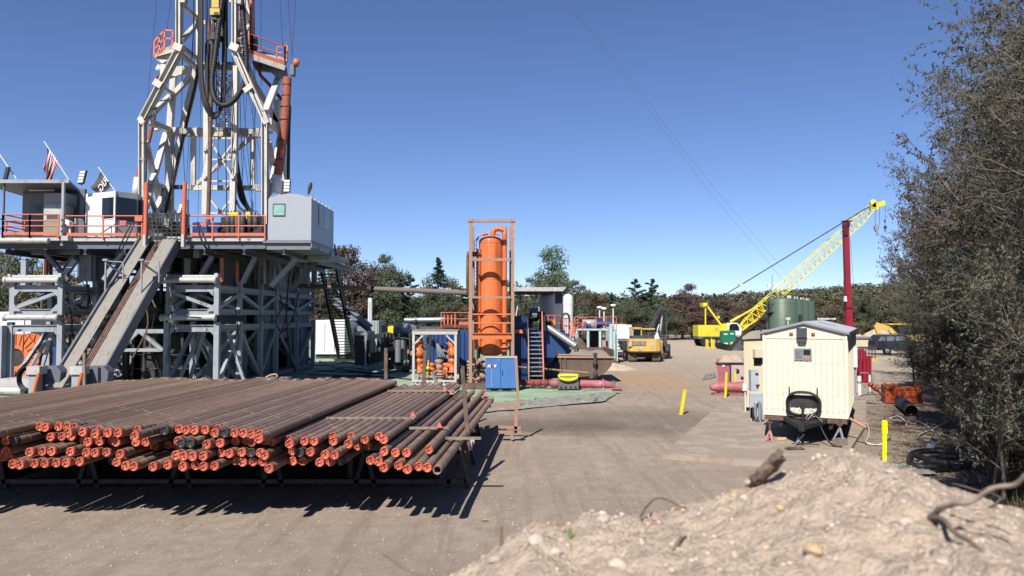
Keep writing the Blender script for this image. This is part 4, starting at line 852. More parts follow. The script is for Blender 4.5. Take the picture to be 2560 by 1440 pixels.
c = MB(); random.seed(3)
for k in range(7):
    y = 905+k*8; c.tube([(1168,y,42.0+random.random()),(1212,y+random.uniform(-2,2),42.2)], random.choice((.05,.09,.06)), 8)
for k in range(9): p = P(1180+k*4, 900+random.random()*50, 41.6); c.lathe(p, [(.01,-.12),(.13,-.1),(.15,0),(.13,.1),(.01,.12)], 10, 0, (1,0,0))
c.lathe(V((X(1192,41),41,.25)), [(.01,0),(.2,0),(.1,.08),(.1,.3),(.16,.34),(.16,.4),(.01,.4)], 12); c.build('valve_cluster', m_orust, sp)
# blue cabinet
bc = thing('steel_cabinet', 'scratched bright blue steel cabinet with a white NOV logo', 'cabinet', (X(1252,39.6), 40, 0))
m_cabb = M('scratched bright blue paint', A(74,120,184), .45, var=.1, scale=2, dirt=A(134,160,194), damt=.42, dscale=2.5, dz=6)
x0, x1 = X(1214,39.4), X(1290,39.4); z0, z1 = Z(970,39.4), Z(895,39.4)
c = MB(); c.box(x0, x1, 39.4, 40.5, z0, z1); c.build('body', m_cabb, bc)
c = MB(); c.box(x0-.02, x1+.06, 39.36, 40.55, z1, z1+.05); c.build('lid', m_owhite, bc)
c = MB(); c.box(X(1251,39.39), X(1252,39.39), 39.385, 39.4, z0+.05, z1-.03); c.box(X(1255,39.3), X(1256.5,39.3), 39.35, 39.4, Z(938,39.4), Z(926,39.4)); c.build('door_seam', m_dblue, bc)
c = MB()
for a, b in ((1217,1227),(1246,1256),(1278,1288)): c.box(X(a,39.5), X(b,39.5), 39.5, 40.4, .08, z0)
c.box(x0+.05, x1-.05, 39.55, 40.3, z0-.08, z0); c.box(x0, x1, 39.42, 40.45, .085, .13); c.build('base', m_dgrey, bc)
for ch_, dx_ in (('N',-.15),('V',.16)): lg = text_mb(ch_, .2, (X(1229.8,39.38)+dx_, 39.385, Z(915.5,39.38)), (1,0,0), (0,0,1), .01, bold=.012, shear=.15); lg.build('logo', m_white, bc)
lg = text_mb('O', .19, (X(1229.8,39.38), 39.383, Z(915.5,39.38)), (1,0,0), (0,0,1), .01, bold=.014); lg.build('logo', M('logo red', A(180,40,50), .5), bc)
c = MB(); c.box(X(1228.3,39.38), X(1229.2,39.38), 39.392, 39.4, Z(966,39.38), Z(922,39.38)); c.build('paint_run', m_cab, bc)
# manifold shelter
mf = thing('manifold_skid', 'white framed open skid with orange valves under a plank roof', 'valve skid', (X(1090,43.3), 44, 0))
YQ = 43.0; x0, x1 = X(1032,YQ), X(1142,YQ); zt = Z(836,YQ)
for x, y in ((x0+.06,YQ),(x1-.06,YQ),(x0+.75,YQ+2.4),(x1-.1,YQ+2.4)):
    c = MB(); c.box(x-.07, x+.07, y-.07, y+.07, .12, zt); c.build('post', m_owhite, mf)
c = MB(); c.beam(V((x0+.1,YQ,zt-.55)), V((x0+.6,YQ,zt-.05)), .09); c.beam(V((x1-.1,YQ,zt-.55)), V((x1-.6,YQ,zt-.05)), .09); c.build('corner_brace', m_owhite, mf)
c = MB(); c.box(x0-.02, x1+.05, YQ-.08, YQ+.08, zt, zt+.2); c.box(x0, x0+.12, YQ+.08, YQ+2.5, zt, zt+.18); c.box(x1-.1, x1+.02, YQ+.08, YQ+2.5, zt, zt+.18); c.build('roof_frame', m_owhite, mf)
c = MB(); c.box(x0-.02, x1+.1, YQ-.1, YQ+2.6, zt+.2, zt+.27); c.build('plank_roof', m_wood, mf)
c = MB(); c.box(x0, x1, YQ-.15, YQ-.03, .1, .2); c.box(x0, x1, YQ-.15, YQ-.03, .3, .4); c.box(x0, x1, YQ+.5, YQ+2.4, .1, .3)
for k in range(5): c.box(x0+k*.6, x0+k*.6+.06, YQ-.16, YQ-.02, .2, .3)
c.build('skid', m_owhite, mf)
def valve(mb, x, y, z, h, r):
    mb.lathe(V((x,y,z)), [(.01,0),(r*1.4,0),(r*1.4,.08),(r,.08),(r,h*.3),(r*1.5,h*.34),(r*1.5,h*.42),(r*.9,h*.42),(r*1.2,h*.5),(r*1.7,h*.6),(r*1.2,h*.72),(r*.8,h*.74),(r*1.4,h*.8),(r*1.5,h*.95),(.01,h)], 12)
random.seed(5)
for px in (1049, 1131):
    c = MB(); x = X(px,YQ+.4); valve(c, x, YQ+.4, .8, 2.1-.2, .17); c.lathe(V((x,YQ+.15,2.0)), [(.01,0),(.28,0),(.28,.12),(.01,.12)], 14, 0, (0,1,0)); c.lathe(V((x-.35,YQ+.4,1.2)), [(.01,0),(.14,0),(.14,.7),(.01,.7)], 10, 0, (1,0,0))
    for k in range(8): a = k*math.pi/4; c.cbox((x+.2*math.cos(a), YQ+.12, 2.0+.2*math.sin(a)), .05, .1, .05)
    c.build('valve_stack', m_orange, mf)
for px, y, h in ((1078,.8,1.0),(1098,1.1,1.2),(1118,.9,1.0),(1102,.2,.6)):
    c = MB(); valve(c, X(px,YQ+y), YQ+y, .35, h, .17); c.build('valve', m_orange if px in (1078,1118) else m_orust, mf)
c = MB(); c.tube([V((x0+.3,YQ+.35,.55)), V((x1-.1,YQ+.35,.5))], .1, 10)
for k in range(9): c.lathe(V((x0+.35+k*.27,YQ+.35,.55)), [(.1,-.03),(.17,-.03),(.17,.03),(.1,.03)], 10, 0, (1,0,0))
for k in range(3): c.tube([V((x0+.5+k*.7,YQ+.5,.8)), V((x0+.9+k*.7,YQ+1.6,1.0))], .08, 8)
c.build('header_pipe', m_orust, mf)
c = MB(); c.beam((1079,930,42.6),(1093,962,42.4),.16,.1); c.build('grey_chute', m_galv, mf)
c = MB(); c.lathe(P(1070,920,43.3), [(.01,-.1),(.12,-.08),(.12,.08),(.01,.1)], 8); c.beam((1071,900,43.4),(1068,935,43.4),.05); c.build('handwheel', m_yel, mf)
# blue tanks
tk = thing('mud_tank', 'long dark blue mud tank behind the orange separator with a grey conveyor floor', 'tank', (X(1300,48), 50, 0))
c = MB(); c.box(X(1276,44.5), X(1322,44.5), 44.5, 62, .3, Z(790,44.5)); c.build('tank_wall', m_dblue, tk)
c = MB()
for k in range(6): c.box(X(1280+k*8,44.5), X(1282+k*8,44.5), 44.42, 44.49, .3, Z(800,44.5))
c.box(X(1276,44.4), X(1322,44.4), 44.35, 44.49, Z(812,44.5), Z(806,44.5)); c.build('stiffener', m_blue, tk)
c = MB(); c.box(X(1284,44.3), X(1310,44.3), 44.2, 44.4, Z(833,44.3), Z(824,44.3)); c.build('orange_panel', m_orange, tk)
c = MB(); c.box(X(1320,46), X(1415,46), 46.6, 62, 1.5, Z(826,46)); c.box(X(1322,46), X(1360,46), 46.3, 46.6, .3, 2.8); c.build('side_tank', m_blue, tk)
t2 = thing('mud_tank', 'blue tank wall seen between the valve skid and the orange separator', 'tank', (X(1160,47), 48, 0))
c = MB(); c.box(X(1068,48), X(1179,48), 48, 50.5, .3, Z(828,48)); c.build('tank_wall', m_blue, t2)
c = MB()
for k in range(10): c.box(X(1072+k*11,47.95), X(1074+k*11,47.95), 47.92, 47.99, .3, Z(830,48))
c.build('stiffener', m_dblue, t2)
c = MB()
for k in range(5): c.tube([V((X(1090,47.5), 47.5-.02*k, 2.6+.0*k)), V((X(1096+k*4,47.5), 47.4, 1.6)), V((X(1094+k*3,47.5), 47.4, .9))], .04, 6)
for k in range(18): c.cbox((X(1108+(k % 6)*4,47.6), 47.6, 1.5+(k//6)*.4), .08, .15, .2)
c.build('hose_bundle', m_galv, t2)
# stair up the blue tank
st_ = thing('tank_stair', 'pink and orange railed steel stair in front of the dark blue tank', 'stairs', (X(1341,43.5), 43.8, 0))
a0, b0 = V((X(1322,41.6),41.6,.1)), V((X(1359,41.6),41.6,.1)); a1, b1 = V((X(1320,43.9),43.9,Z(826,43.9))), V((X(1355,43.9),43.9,Z(826,43.9)))
for a, b, mt in ((a0,a1,m_orust),(b0,b1,m_orail)):
    c = MB(); c.beam(a, b, .06, .2); c.build('stringer', mt, st_)
    c = MB(); c.beam(b, b+V((0,0,1.1)), .06); c.beam(a+V((0,0,.9)), b+V((0,0,1.1)), .05); c.beam(a, a+V((0,0,.9)), .05); c.build('handrail', mt, st_)
for k in range(13):
    t_ = (k+.6)/13.2; c = MB(); c.beam(a0.lerp(a1,t_), b0.lerp(b1,t_), .25, .05, up=(0,0,1)); c.build('tread', m_galv, st_)
# roof over the shakers
rf = thing('canopy_roof', 'long white edged canopy roof over the tanks right of the separator', 'canopy', (X(1340,52), 54, 0))
zr = Z(728,50); c = MB(); c.poly([V((X(1268,50),50,zr)), V((X(1407,50),50,zr)), V((X(1416,50),50,zr+.27)), V((X(1268,50),50,zr+.27))], (0,.1,0)); c.box(X(1268,50), X(1404,50), 50.1, 60, zr+.2, zr+.26); c.build('roof', m_owhite, rf)
c = MB()
for k in range(6): c.box(X(1272,50), X(1398,50), 50.6+k*1.7, 50.75+k*1.7, zr+.02, zr+.19)
c.box(X(1272,50), X(1345,50), 51, 51.1, Z(743,51), Z(741,51)); c.build('purlin', m_dgrey, rf)
c = MB(); x = X(1388,51)
for k in range(6): c.box(x+k*.085, x+k*.085+.05, 50.8, 51.1, Z(826,51), zr)
c.box(x, x+.5, 51.1, 51.4, Z(826,51), zr); c.build('ribbed_column', m_dgrey, rf)
c = MB(); c.box(X(1283,52), X(1286,52), 52, 52.15, .3, zr); c.box(X(1346,51), X(1348,51), 51, 51.1, 3, zr); c.build('post', m_owhite, rf)
c = MB(); c.cyl(P(1297,750,51), P(1290,790,51), .04, 6); c.lathe(P(1297,750,51), [(.01,-.1),(.1,-.05),(.1,.05),(.01,.1)], 8); c.build('lamp', m_plastw, rf)
for px, r, y0, y1, Y, lab in ((1370,20,738,795,58,'white upright tank partly under the canopy roof'),(1420,12.5,740,800,64,'white domed plastic tank right of the canopy column')):
    t = thing('white_tank', lab, 'tank', V((X(px,Y),Y,0))); rr = r/F*Y; c = MB(); za, zb_ = Z(800,Y)-2, Z(y0+5,Y); c.lathe(V((X(px,Y),Y,0)), [(rr,0),(rr,zb_)]+[(rr*math.cos(a), zb_+.35*math.sin(a)) for a in (.4,.8,1.2,1.5)]+[(.01, zb_+.36)], 28); c.build('shell', m_plastw, t)
    c = MB()
    for z in (zb_-.6, zb_-1.5, zb_-2.6): c.lathe(V((X(px,Y),Y,z)), [(rr,0),(rr+.03,.03),(rr,.06)], 28)
    c.build('hoop', m_plastw, t)
# shaker motor and machinery on top
sk = thing('shaker_unit', 'blue motor and orange guarded machinery on top of the blue tank', 'machinery', (X(1345,47), 47.5, Z(826,46)))
c = MB(); c.lathe(P(1326,774,46), [(.01,0),(.16,0),(.16,.35),(.01,.35)], 12, 0, (1,0,0)); c.box(X(1328,46), X(1345,46), 45.8, 46.3, Z(780,46), Z(767,46)); c.build('motor', m_blue, sk)
c = MB(); c.cyl(P(1330,785,46), P(1343,785,46), .18, 12); c.cyl(P(1332,790,46), P(1342,790,46), .12, 12); c.build('gearbox', m_galv, sk)
c = MB()
for k in range(12): c.cbox(P(1320+k*5, 785+random.uniform(-6,26), 46.6), random.uniform(.1,.4), .4, random.uniform(.15,.6))
for k in range(7): c.tube(smooth_path([(1345+k*3,780,46),(1350+k*2,800,45.9),(1340+k*4,828,45.8)], 3), .04, 6)
c.build('frame', m_blk, sk)
c = MB(); c.box(X(1372,47), X(1388,47), 46.8, 47.1, Z(813,47), Z(799,47)); c.box(X(1354,47), X(1402,47), 47, 47.2, Z(830,47), Z(824,47)); c.build('control_box', m_orange, sk)
rail([P(1354,826,46.8), P(1402,826,47.2)], (.45,.95), 'handrail', m_orail, sk, .5, 0, .03); rail([P(1408,832,48), P(1422,832,49), P(1424,832,52)], (.45,.95), 'handrail', m_orail, sk, .4, 0, .03)
c = MB(); c.tube(smooth_path([(1404,850,46.5),(1404,800,46.5),(1408,787,46.5),(1416,784,46.5),(1422,790,46.5),(1424,805,46.5)]), .07, 8); c.build('goose_hose', m_dark, sk)
ch = thing('corrugated_chute', 'grey corrugated pipe sloping down into the rusty cuttings bin', 'chute', P(1400,838,46.3)); ca, cb = P(1366,816,46.6), P(1440,866,45.6); c = MB(); c.tube([ca, cb], .2, 14); c.build('pipe', m_galv, ch)
c = MB(); d = (cb-ca).normalized()
for k in range(24): c._lathe(ca.lerp(cb, (k+.5)/24), [(.2,-.03),(.225,0),(.2,.03)], 14, 0, d)
c.build('rib', m_galv, ch)
# ladder behind bin, white hatch
cb_ = thing('service_ladder', 'pale access ladder leaning behind the rusty bin near the chute', 'ladder', P(1420,860,48)); c = MB()
for dx in (0, 7): c.beam((1424+dx,800,49),(1432+dx,862,47.5),.06)
for k in range(8): c.beam((1425+k,806+k*7.5,48.8-k*.17),(1432+k,806+k*7.5,48.8-k*.17),.05)
c.build('rails', m_orail, cb_)
# rusty half-round bin
bn = thing('cuttings_bin', 'rusty brown half-round steel bin full of grey mud', 'bin', (X(1465,47), 48, 0)); m_bin = M('scabby brown steel bin', A(108,88,78), .75, var=.25, scale=2, dirt=A(152,142,132), damt=.25, dscale=3)
yb0, yb1 = 45.2, 50.0; xc = X(1464,yb0); hw = 1.68; zt = Z(893,yb0)
prof = [(-hw, zt)]+[(-hw*math.cos(a)*1.0, .28+(zt-.28)*(1-math.sin(a))) for a in [i*math.pi/14 for i in range(1, 14)]]+[(hw, zt)]
c = MB(); c.poly([V((xc+x, yb0, z)) for x, z in prof], (0,.06,0)); c.build('end_plate', m_bin, bn)
c = MB()
for i in range(len(prof)-1):
    (x0,z0),(x1,z1) = prof[i], prof[i+1]; c.add([(xc+x0,yb0+.06,z0),(xc+x1,yb0+.06,z1),(xc+x1,yb1,z1),(xc+x0,yb1,z0)], [(0,1,2,3)], 0, True)
c.poly([V((xc+x, yb1, z)) for x, z in prof], (0,.06,0)); c.box(xc-hw-.05, xc-hw+.02, yb0, yb1, zt-.02, zt+.35); c.box(xc+hw-.02, xc+hw+.06, yb0, yb1, zt, zt+.45); c.box(xc-hw, xc+hw, yb1, yb1+.05, zt, zt+.4); c.build('shell', m_bin, bn)
c = MB(); c.tube([V((xc-hw-.05,yb0-.06,zt)), V((xc+hw+.05,yb0-.06,zt-.02))], .07, 8); c.tube([V((xc-hw,yb0-.0,zt+.15)), V((xc+.4,yb0-.1,zt+.12))], .05, 8); c.build('rim_bar', m_orust, bn)
c = MB(); c.lathe(V((xc+.55,yb0-.15,.3)), [(.06,0),(.12,.1),(.12,.4),(.06,.45),(.06,.8),(.15,.85),(.15,1.0),(.07,1.0),(.09,zt-.2),(.16,zt-.1),(.01,zt)], 10); c.build('valve_pipe', m_dark, bn)
c = MB()
for x in (-hw+.2, -hw+.5): c.beam(V((xc+x, yb0-.1, 0)), V((xc+x-.1, yb0-.08, zt)), .08)
c.build('leg', m_rust, bn)
m_mud = M('dried grey mud', A(150,140,128), .95, var=.2, bump=.5, bscale=5); c = MB(); n = 14; vs = []
for j in range(n+1):
    for i in range(n+1):
        u, v = i/n, j/n; vs.append((xc-hw+2*hw*u, yb0+.1+(yb1-yb0-.1)*v, zt-.06+.25*v+.12*noise.noise(V((u*5,v*5,2)))+.3*max(0,1-math.hypot(u-.35,v-.8)*2.5)))
c.add(vs, [(j*(n+1)+i, j*(n+1)+i+1, (j+1)*(n+1)+i+1, (j+1)*(n+1)+i) for j in range(n) for i in range(n)]); c.build('mud', m_mud, bn)
def heap(name, cx, cy, rx, ry, h, mat, label, cat, seed=0, n=28):
    mb = MB(); vs = []
    for j in range(n+1):
        for i in range(n+1):
            u, v = i/n*2-1, j/n*2-1; r = math.hypot(u, v); z = h*max(0, 1-r)**.85*(1+.35*noise.noise(V((u*3+seed, v*3, 0))))+.15*h*noise.noise(V((u*9+seed, v*9, 5)))*max(0, min(1, (1-r)*4))
            vs.append((cx+u*rx, cy+v*ry, z-.06))
    mb.add(vs, [(j*(n+1)+i, j*(n+1)+i+1, (j+1)*(n+1)+i+1, (j+1)*(n+1)+i) for j in range(n) for i in range(n)], 0, False)
    return single(mb, name, mat, label, cat, base=(cx, cy, 0))
m_dsoil = M('dark soil', A(96,86,80,.78), .95, var=.25, bump=.5); m_sand = M('pale dug sand', A(184,166,144,.78), .95, var=.15, bump=.5, bscale=6); m_gravel = M('dark gravel', A(80,80,84), .95, var=.3)
heap('earth_heap', X(1456,58), 58, 3.2, 2.5, 2.3, m_dsoil, 'dark earth heap rising behind the rusty half-round bin', 'earth heap', 1)
heap('earth_heap', X(1425,56), 55, 2.2, 2, 1.7, m_sand, 'pale earth heap left of the dark one behind the bin', 'earth heap', 2)
heap('earth_heap', X(1520,57), 57, 2.4, 2.0, .6, m_sand, 'low pale earth heap behind the right end of the rusty bin', 'earth heap', 8)
heap('gravel_heap', X(1844,90), 90, 1.2, 1.5, 1.0, m_gravel, 'black gravel heap beside the green portable toilets', 'gravel heap', 3)
heap('sand_heap', X(2260,92), 97, 7, 5, 2.6, m_sand, 'tan sand heap behind the yellow backhoe', 'sand heap', 4)
# pink pipe + tote
pp = thing('pink_pipe', 'faded red pipe with flanged elbows lying on the green mat', 'pipe', (X(1420,43.2), 43.2, .1)); c = MB(); a = V((X(1376,41.1),41.1,.38)); b = V((X(1512,41.1),41.1,.33)); c.tube([a, b, b+V((.35,.0,-.06)), b+V((.5,-.02,-.16))], [.23,.22,.19,.08], 16); c.build('pipe_body', m_pink, pp)
c = MB(); c._lathe(b-V((.15,0,0)), [(.22,0),(.3,0),(.3,.08),(.22,.08)], 16, 0, V((1,0,0))); c.box(a.x+1.4, b.x+.9, 40.75, 41.4, .08, .14); c.build('flange', m_pink, pp)
c = MB()
for k in range(5): p = V((X(1296+k*17,41.1),41.1,.4)); c._lathe(p, [(.01,0),(.2,0),(.2,.08),(.13,.08),(.15,.3),(.22,.3),(.22,.36),(.12,.36)], 12, 0, V((1,0,0)))
c.tube([V((X(1292,41.1),41.1,.4)), a], .12, 10); c.build('valve_run', M('faded red pipe paint', A(150,72,70), .6, var=.2, dirt=A(90,50,46), damt=.4), pp)
tt = thing('crate', 'grey plastic crate carrying a coiled yellow hose in front of the rusty bin', 'crate', (X(1420,40.4), 40.5, 0)); c = MB(); c.box(X(1396,40.2), X(1446,40.2), 40.2, 40.8, .16, .62); c.box(X(1398,40.6), X(1444,40.6), 40.5, 40.8, .62, Z(929,40.6)); c.build('box', M('grey crate', A(108,106,104), .7, var=.15), tt)
c = MB()
for k in range(4): c.box(X(1400+k*12,40.2), X(1404+k*12,40.2), 40.16, 40.2, .06, .3)
c.box(X(1396,40.2), X(1446,40.2), 40.2, 40.8, .07, .12); c.build('skid_foot', m_blk, tt)
yh = thing('yellow_hose', 'coiled bright yellow hose hung over the grey crate', 'hose', (X(1420,40.1), 40.1, .8)); c = MB()
for k in range(4):
    pts = []; 
    for i in range(24): a = i*math.pi/12; pts.append(V((X(1420,40.1)+(.5+.035*(k%2))*math.cos(a), 40.1-.05*(k//2), .93-.01*k+(.20+.03*k if math.sin(a) < 0 else .03-.02*k)*math.sin(a))))
    c.tube(pts, .033, 8, closed=True)
c.build('coil', m_yel, yh)
# orange pipe on bin side
c = MB(); c.tube([(1290,918,43.5),(1360,922,44),(1400,926,44.6),(1470,932,44.9)], .06, 8); single(c, 'pipe', m_orust, 'thin rusty orange pipe running level in front of the bin and stair', 'pipe')
# hoses on the mat
for pts, lab in (([(800,905,50),(860,925,46),(940,935,43.5),(1010,928,43.5)], 'thick grey suction hose crossing the green mat toward the valve skid'),
                 ([(790,890,60),(860,900,58),(930,905,54),(1000,900,52)], 'black hose lying in the shade by the foot of the staircase'),
                 ([(800,945,38),(900,940,39),(980,945,40),(1030,950,41)], 'thin black hose lying on the green mat behind the pipe stack')):
    pts = [G(p[0], p[1], .1) for p in pts]; c = MB(); c.tube(smooth_path(pts), .12 if 'thick' in lab else .06, 8); single(c, 'ground_hose', m_blk if 'thick' not in lab else m_dark, lab, 'hose')
random.seed(11)
hs = MB()
for k in range(7):
    p = [G(790+random.uniform(-20,40)+j*28, 905+k*7+random.uniform(-5,5), .08) for j in range(5)]; c = MB(); c.tube(smooth_path(p), .06, 6); single(c, 'ground_hose', m_blk, 'black hose in the tangle of hoses on the shaded mat right of the rig base', 'hose', 'tangled hoses on the shaded mat')
c = MB(); c.lathe(G(1008,935)+V((0,.0,.35)), [(.01,0),(.2,0),(.24,.1),(.24,.4),(.01,.5)], 12, 0, (1,0,0)); single(c, 'hose_coupling', m_dark, 'dark fitting on the hose end beside the white valve skid', 'fitting')
# basket of ropes on the back of the pipes
bk = thing('rubber_basket', 'grey rubber basket with a tan handle resting at the back edge of the pipe stack', 'basket', P(676,948,26.5)); c = MB(); c.lathe(P(676,952,26.3)-V((0,0,.1)), [(.01,0),(.2,.0),(.28,.2),(.25,.2),(.18,.04)], 16); c.build('bowl', m_dgrey, bk); c = MB(); c.tube(smooth_path([(664,944,26.3),(676,938,26.3),(690,936,26.3),(693,942,26.3)]), .03, 6); c.build('handle', M('tan rope', A(200,160,110), .8), bk)
# ----- far left-middle yard -----
ct = thing('white_container', 'white trailer container standing in the sun behind the staircase', 'container', (X(830,72), 74, 0))
c = MB(); c.box(X(790,70), X(862,70), 70, 84, .5, Z(800,70)); c.build('body', m_white, ct)
c = MB(); c.box(X(812,69.9), X(812.6,69.9), 69.95, 70, .7, 3.4); c.box(X(836,69.9), X(836.6,69.9), 69.95, 70, .7, 3.4); c.box(X(838,69.8), X(840,69.8), 69.9, 69.99, 1.9, 2.1); c.build('door_seam', m_dgrey, ct)
c = MB(); c.box(X(790,70), X(862,70), 70.2, 83, .05, .5); c.build('skid', m_dark, ct)
c2 = thing('grey_container', 'pale grey walled container right of the white one behind the staircase', 'container', (X(900,76), 78, 0)); c = MB(); c.box(X(863,76), X(947,76), 76, 80, .3, Z(802,76)); c.build('body', m_cab, c2)
c = MB()
for k in range(12): c.box(X(866+k*7,75.95), X(867+k*7,75.95), 75.93, 75.99, .4, Z(804,76))
c.box(X(880,75.9), X(886,75.9), 75.9, 75.99, 2.8, 3.3); c.build('rib', m_clad, c2)
c = MB(); c.cyl(V((X(926,80),80,0)), V((X(926,80),80,Z(745,80))), .22, 12); c.tube([V((X(921,79.5),79.5,3)), V((X(921,79.5),79.5,Z(747,80)))], .04, 5); single(c, 'white_stack', m_plastw, 'thin white upright stack in front of the tree line', 'stack')
ib = MB(); ib.ibeam(P(838,752,64), P(926,822,60), .5, .5); single(ib, 'inclined_beam', m_clad, 'thick grey beam sloping down from the rig toward the grey trailer', 'beam')
tr = thing('pipe_trailer', 'grey open trailer bed with upright stakes beyond the green mat', 'trailer', (X(930,55), 58, 0))
c = MB(); c.box(X(888,54), X(925,54), 54, 56, Z(838,54), Z(829,54)); c.beam(V((X(915,54),54,Z(845,54))), V((X(975,66),66,Z(835,66))), .2, .35); c.build('bed', m_galv, tr)
c = MB(); c.box(X(888,54.3), X(915,54.3), 54.3, 56, .5, Z(840,54)); c.build('axle_box', m_dark, tr)
c = MB()
for k in range(8): p = V((X(915,54),54,0)).lerp(V((X(978,66),66,0)), k/7); c.box(p.x-.05, p.x+.05, p.y-.05, p.y+.05, .2, 2.6)
c.build('stake', m_galv, tr)
c = MB()
for k in range(6): c.tube([V((X(925,54),54,.6+k*.15)), V((X(990,66),66,.6+k*.1))], .08, 6)
c.build('rails', m_dark, tr)
pumps = thing('mud_pump', 'dark mud pump skid with grey cylinders behind the white valve skid', 'pump', (X(1010,60), 62, 0))
c = MB(); c.tube([V((X(1012,62),62,Z(801,62))), V((X(1112,62),62,Z(799,62)))], .22, 12); c.tube([V((X(1012,62),61.2,Z(806,62))), V((X(1012,62),61.2,2.2))], .12, 10); c.build('overhead_pipe', m_galv, pumps)
c = MB(); c.box(X(1020,62), X(1105,62), 62, 64, .4, 3.2); c.build('housing', M('dull slate', A(82,96,116), .5, var=.2), pumps)
c = MB(); c.lathe(V((X(983,61),61,2.9)), [(.01,0),(.5,.1),(.6,.6),(.6,1.4),(.4,1.9),(.01,2)], 14, 0, (1,0,0)); c.tube(smooth_path([(985,812,61),(1000,818,60),(1012,830,60),(1014,850,60)]), .14, 8); c.build('dampener', m_galv, pumps)
random.seed(21); c = MB()
for k in range(22): c.cbox((X(960+random.random()*80,57), 56+random.random()*2, .4+random.random()*2.2), random.uniform(.2,.8), .5, random.uniform(.2,.7))
for k in range(9): x = X(962+k*9,56); c.box(x-.05, x+.05, 56, 56.1, .1, 2.8)
c.build('frame', m_dark, pumps)
c = MB()
for k in range(5): c.cbox((X(980+k*13,55.5), 55.5, 1.2+random.random()*.5), .3, .3, .3)
c.build('fitting', m_orust, pumps)
c = MB(); c.tube([(995,850,54),(995,905,54)], .22, 10); c.tube([(1006,850,55),(1006,900,55)], .18, 10); c.build('upright_pipe', m_clad, pumps)
c = MB(); c.tube(smooth_path([(965,880,56),(970,860,55),(1000,845,55),(1030,850,55)]), .06, 8); c.build('hose', m_blk, pumps)
for px, w_, Y, py, mt, lab in ((985,30,72,815,m_yel,'small yellow machine cover seen beyond the grey mud pump'),(1020,22,68,826,m_yel,'low yellow tank top just left of the valve skid'),(905,24,74,815,m_clad,'grey box behind the sloping beam foot'),(948,20,78,812,m_blue,'small blue box right of the sloping beam foot')):
    t = thing('yard_box', lab, 'box', (X(px,Y), Y, 0)); x = X(px,Y); ww = w_/F*Y; c = MB(); zq = max(.1, Z(py,Y)-.7) if w_ > 21 else .1; c.poly([V((x-ww/2,Y,zq)), V((x+ww/2,Y,zq)), V((x+ww/2,Y,Z(py+4,Y))), V((x+ww*.3,Y,Z(py,Y))), V((x-ww*.4,Y,Z(py,Y))), V((x-ww/2,Y,Z(py+3,Y)))], (0,2,0)); c.build('cover', mt, t); c = MB(); c.box(x-ww*.45, x+ww*.45, Y+.05, Y+1.9, 0, max(zq, .3)-.004 if zq > .2 else .09); c.build('base', m_dark, t)
rp_ = thing('rail_platform', 'rust red platform with faded orange railing left of the separator', 'platform', (X(1140,54), 55, 0)); c = MB(); c.box(X(1101,53), X(1172,53), 53, 57, Z(819,53), Z(813,53)); c.build('deck', M('red brown deck', A(120,64,52), .7), rp_)
rail([V((X(1103,53),53,Z(813,53))), V((X(1172,53),53,Z(813,53)))], (.45,.9), 'handrail', m_orail, rp_, .9, 0, .03)
c = MB()
for k in range(4): c.box(X(1109+k*9,54), X(1112.5+k*9,54), 54, 54.1, Z(812,54), Z(787,54))
c.box(X(1145,54), X(1172,54), 54.5, 55, Z(812,54), Z(805,54)); c.build('panel', m_orail, rp_)
c = MB()
for px in (1104,1170): c.box(X(px,53)-.08, X(px,53)+.08, 53, 53.16, .1, Z(819,53))
c.build('leg', m_dark, rp_)
# right-hand process platform
pf = thing('process_platform', 'white decked process platform with orange railings and a blue awning', 'platform', (X(1490,64), 66, 0)); Y = 64
c = MB(); c.box(X(1440,Y), X(1543,Y), Y, Y+5, Z(826,Y), Z(822,Y)); c.build('deck', M('pale cyan steel', A(190,210,214), .5), pf)
c = MB()
for px in (1442,1470,1500,1524,1532,1541): c.box(X(px,Y)-.1, X(px,Y)+.1, Y+.05, Y+.25, .1, Z(826,Y))
c.tube([V((X(1526,Y),Y-.3,.4)), V((X(1526,Y),Y-.3,Z(812,Y)))], .17, 10); c.tube([V((X(1534,Y),Y-.2,.4)), V((X(1534,Y),Y-.2,Z(828,Y)))], .15, 10); c.build('leg', M('pale cyan steel', A(190,210,214), .5), pf)
rail([V((X(1437,Y),Y+.1,Z(822,Y))), V((X(1541,Y),Y+.1,Z(822,Y)))], (.5,1.0), 'handrail', m_orail, pf, .8, 0, .03); rail([V((X(1432,Y-3),Y-3,Z(838,Y-3))), V((X(1456,Y-3),Y-3,Z(826,Y-3)))], (.5,1.1), 'handrail', m_orail, pf, .5, 0, .03)
c = MB(); x = X(1468,66)
vs = []
for j in range(5):
    for i in range(13): u = i/12; vs.append((x-1.2+2.4*u, 65.5+j*.5, Z(800,66)+.55*math.sin(math.pi*u)**.7))
c.add(vs, [(j*13+i, j*13+i+1, (j+1)*13+i+1, (j+1)*13+i) for j in range(4) for i in range(12)], 0, True); c.build('awning', M('blue awning', A(104,120,170), .8), pf)
c = MB(); c.lathe(V((X(1455,66),65.5,Z(810,66))), [(.01,0),(.4,.0),(.42,1.2),(.01,1.3)], 14, 0, (1,0,0)); c.box(X(1460,66), X(1500,66), 66, 67, Z(822,66), Z(806,66)); c.build('tank', m_cab, pf)
c = MB()
for k in range(14): c.cbox((X(1455+random.random()*80,65), 65+random.random(), Z(820,65)+random.random()*.7), random.uniform(.2,.5), .4, random.uniform(.2,.5))
c.build('equipment', m_blue, pf)
c = MB(); c.box(X(1476,66), X(1505,66), 66, 67, .1, Z(828,66)); c.box(X(1450,66.5), X(1470,66.5), 66.5, 67, .1, 2)
for k in range(8): c.cbox((X(1510+random.random()*20,65), 65, .5+random.random()*1.6), .4, .4, .5)
c.build('lower_equipment', m_dark, pf)
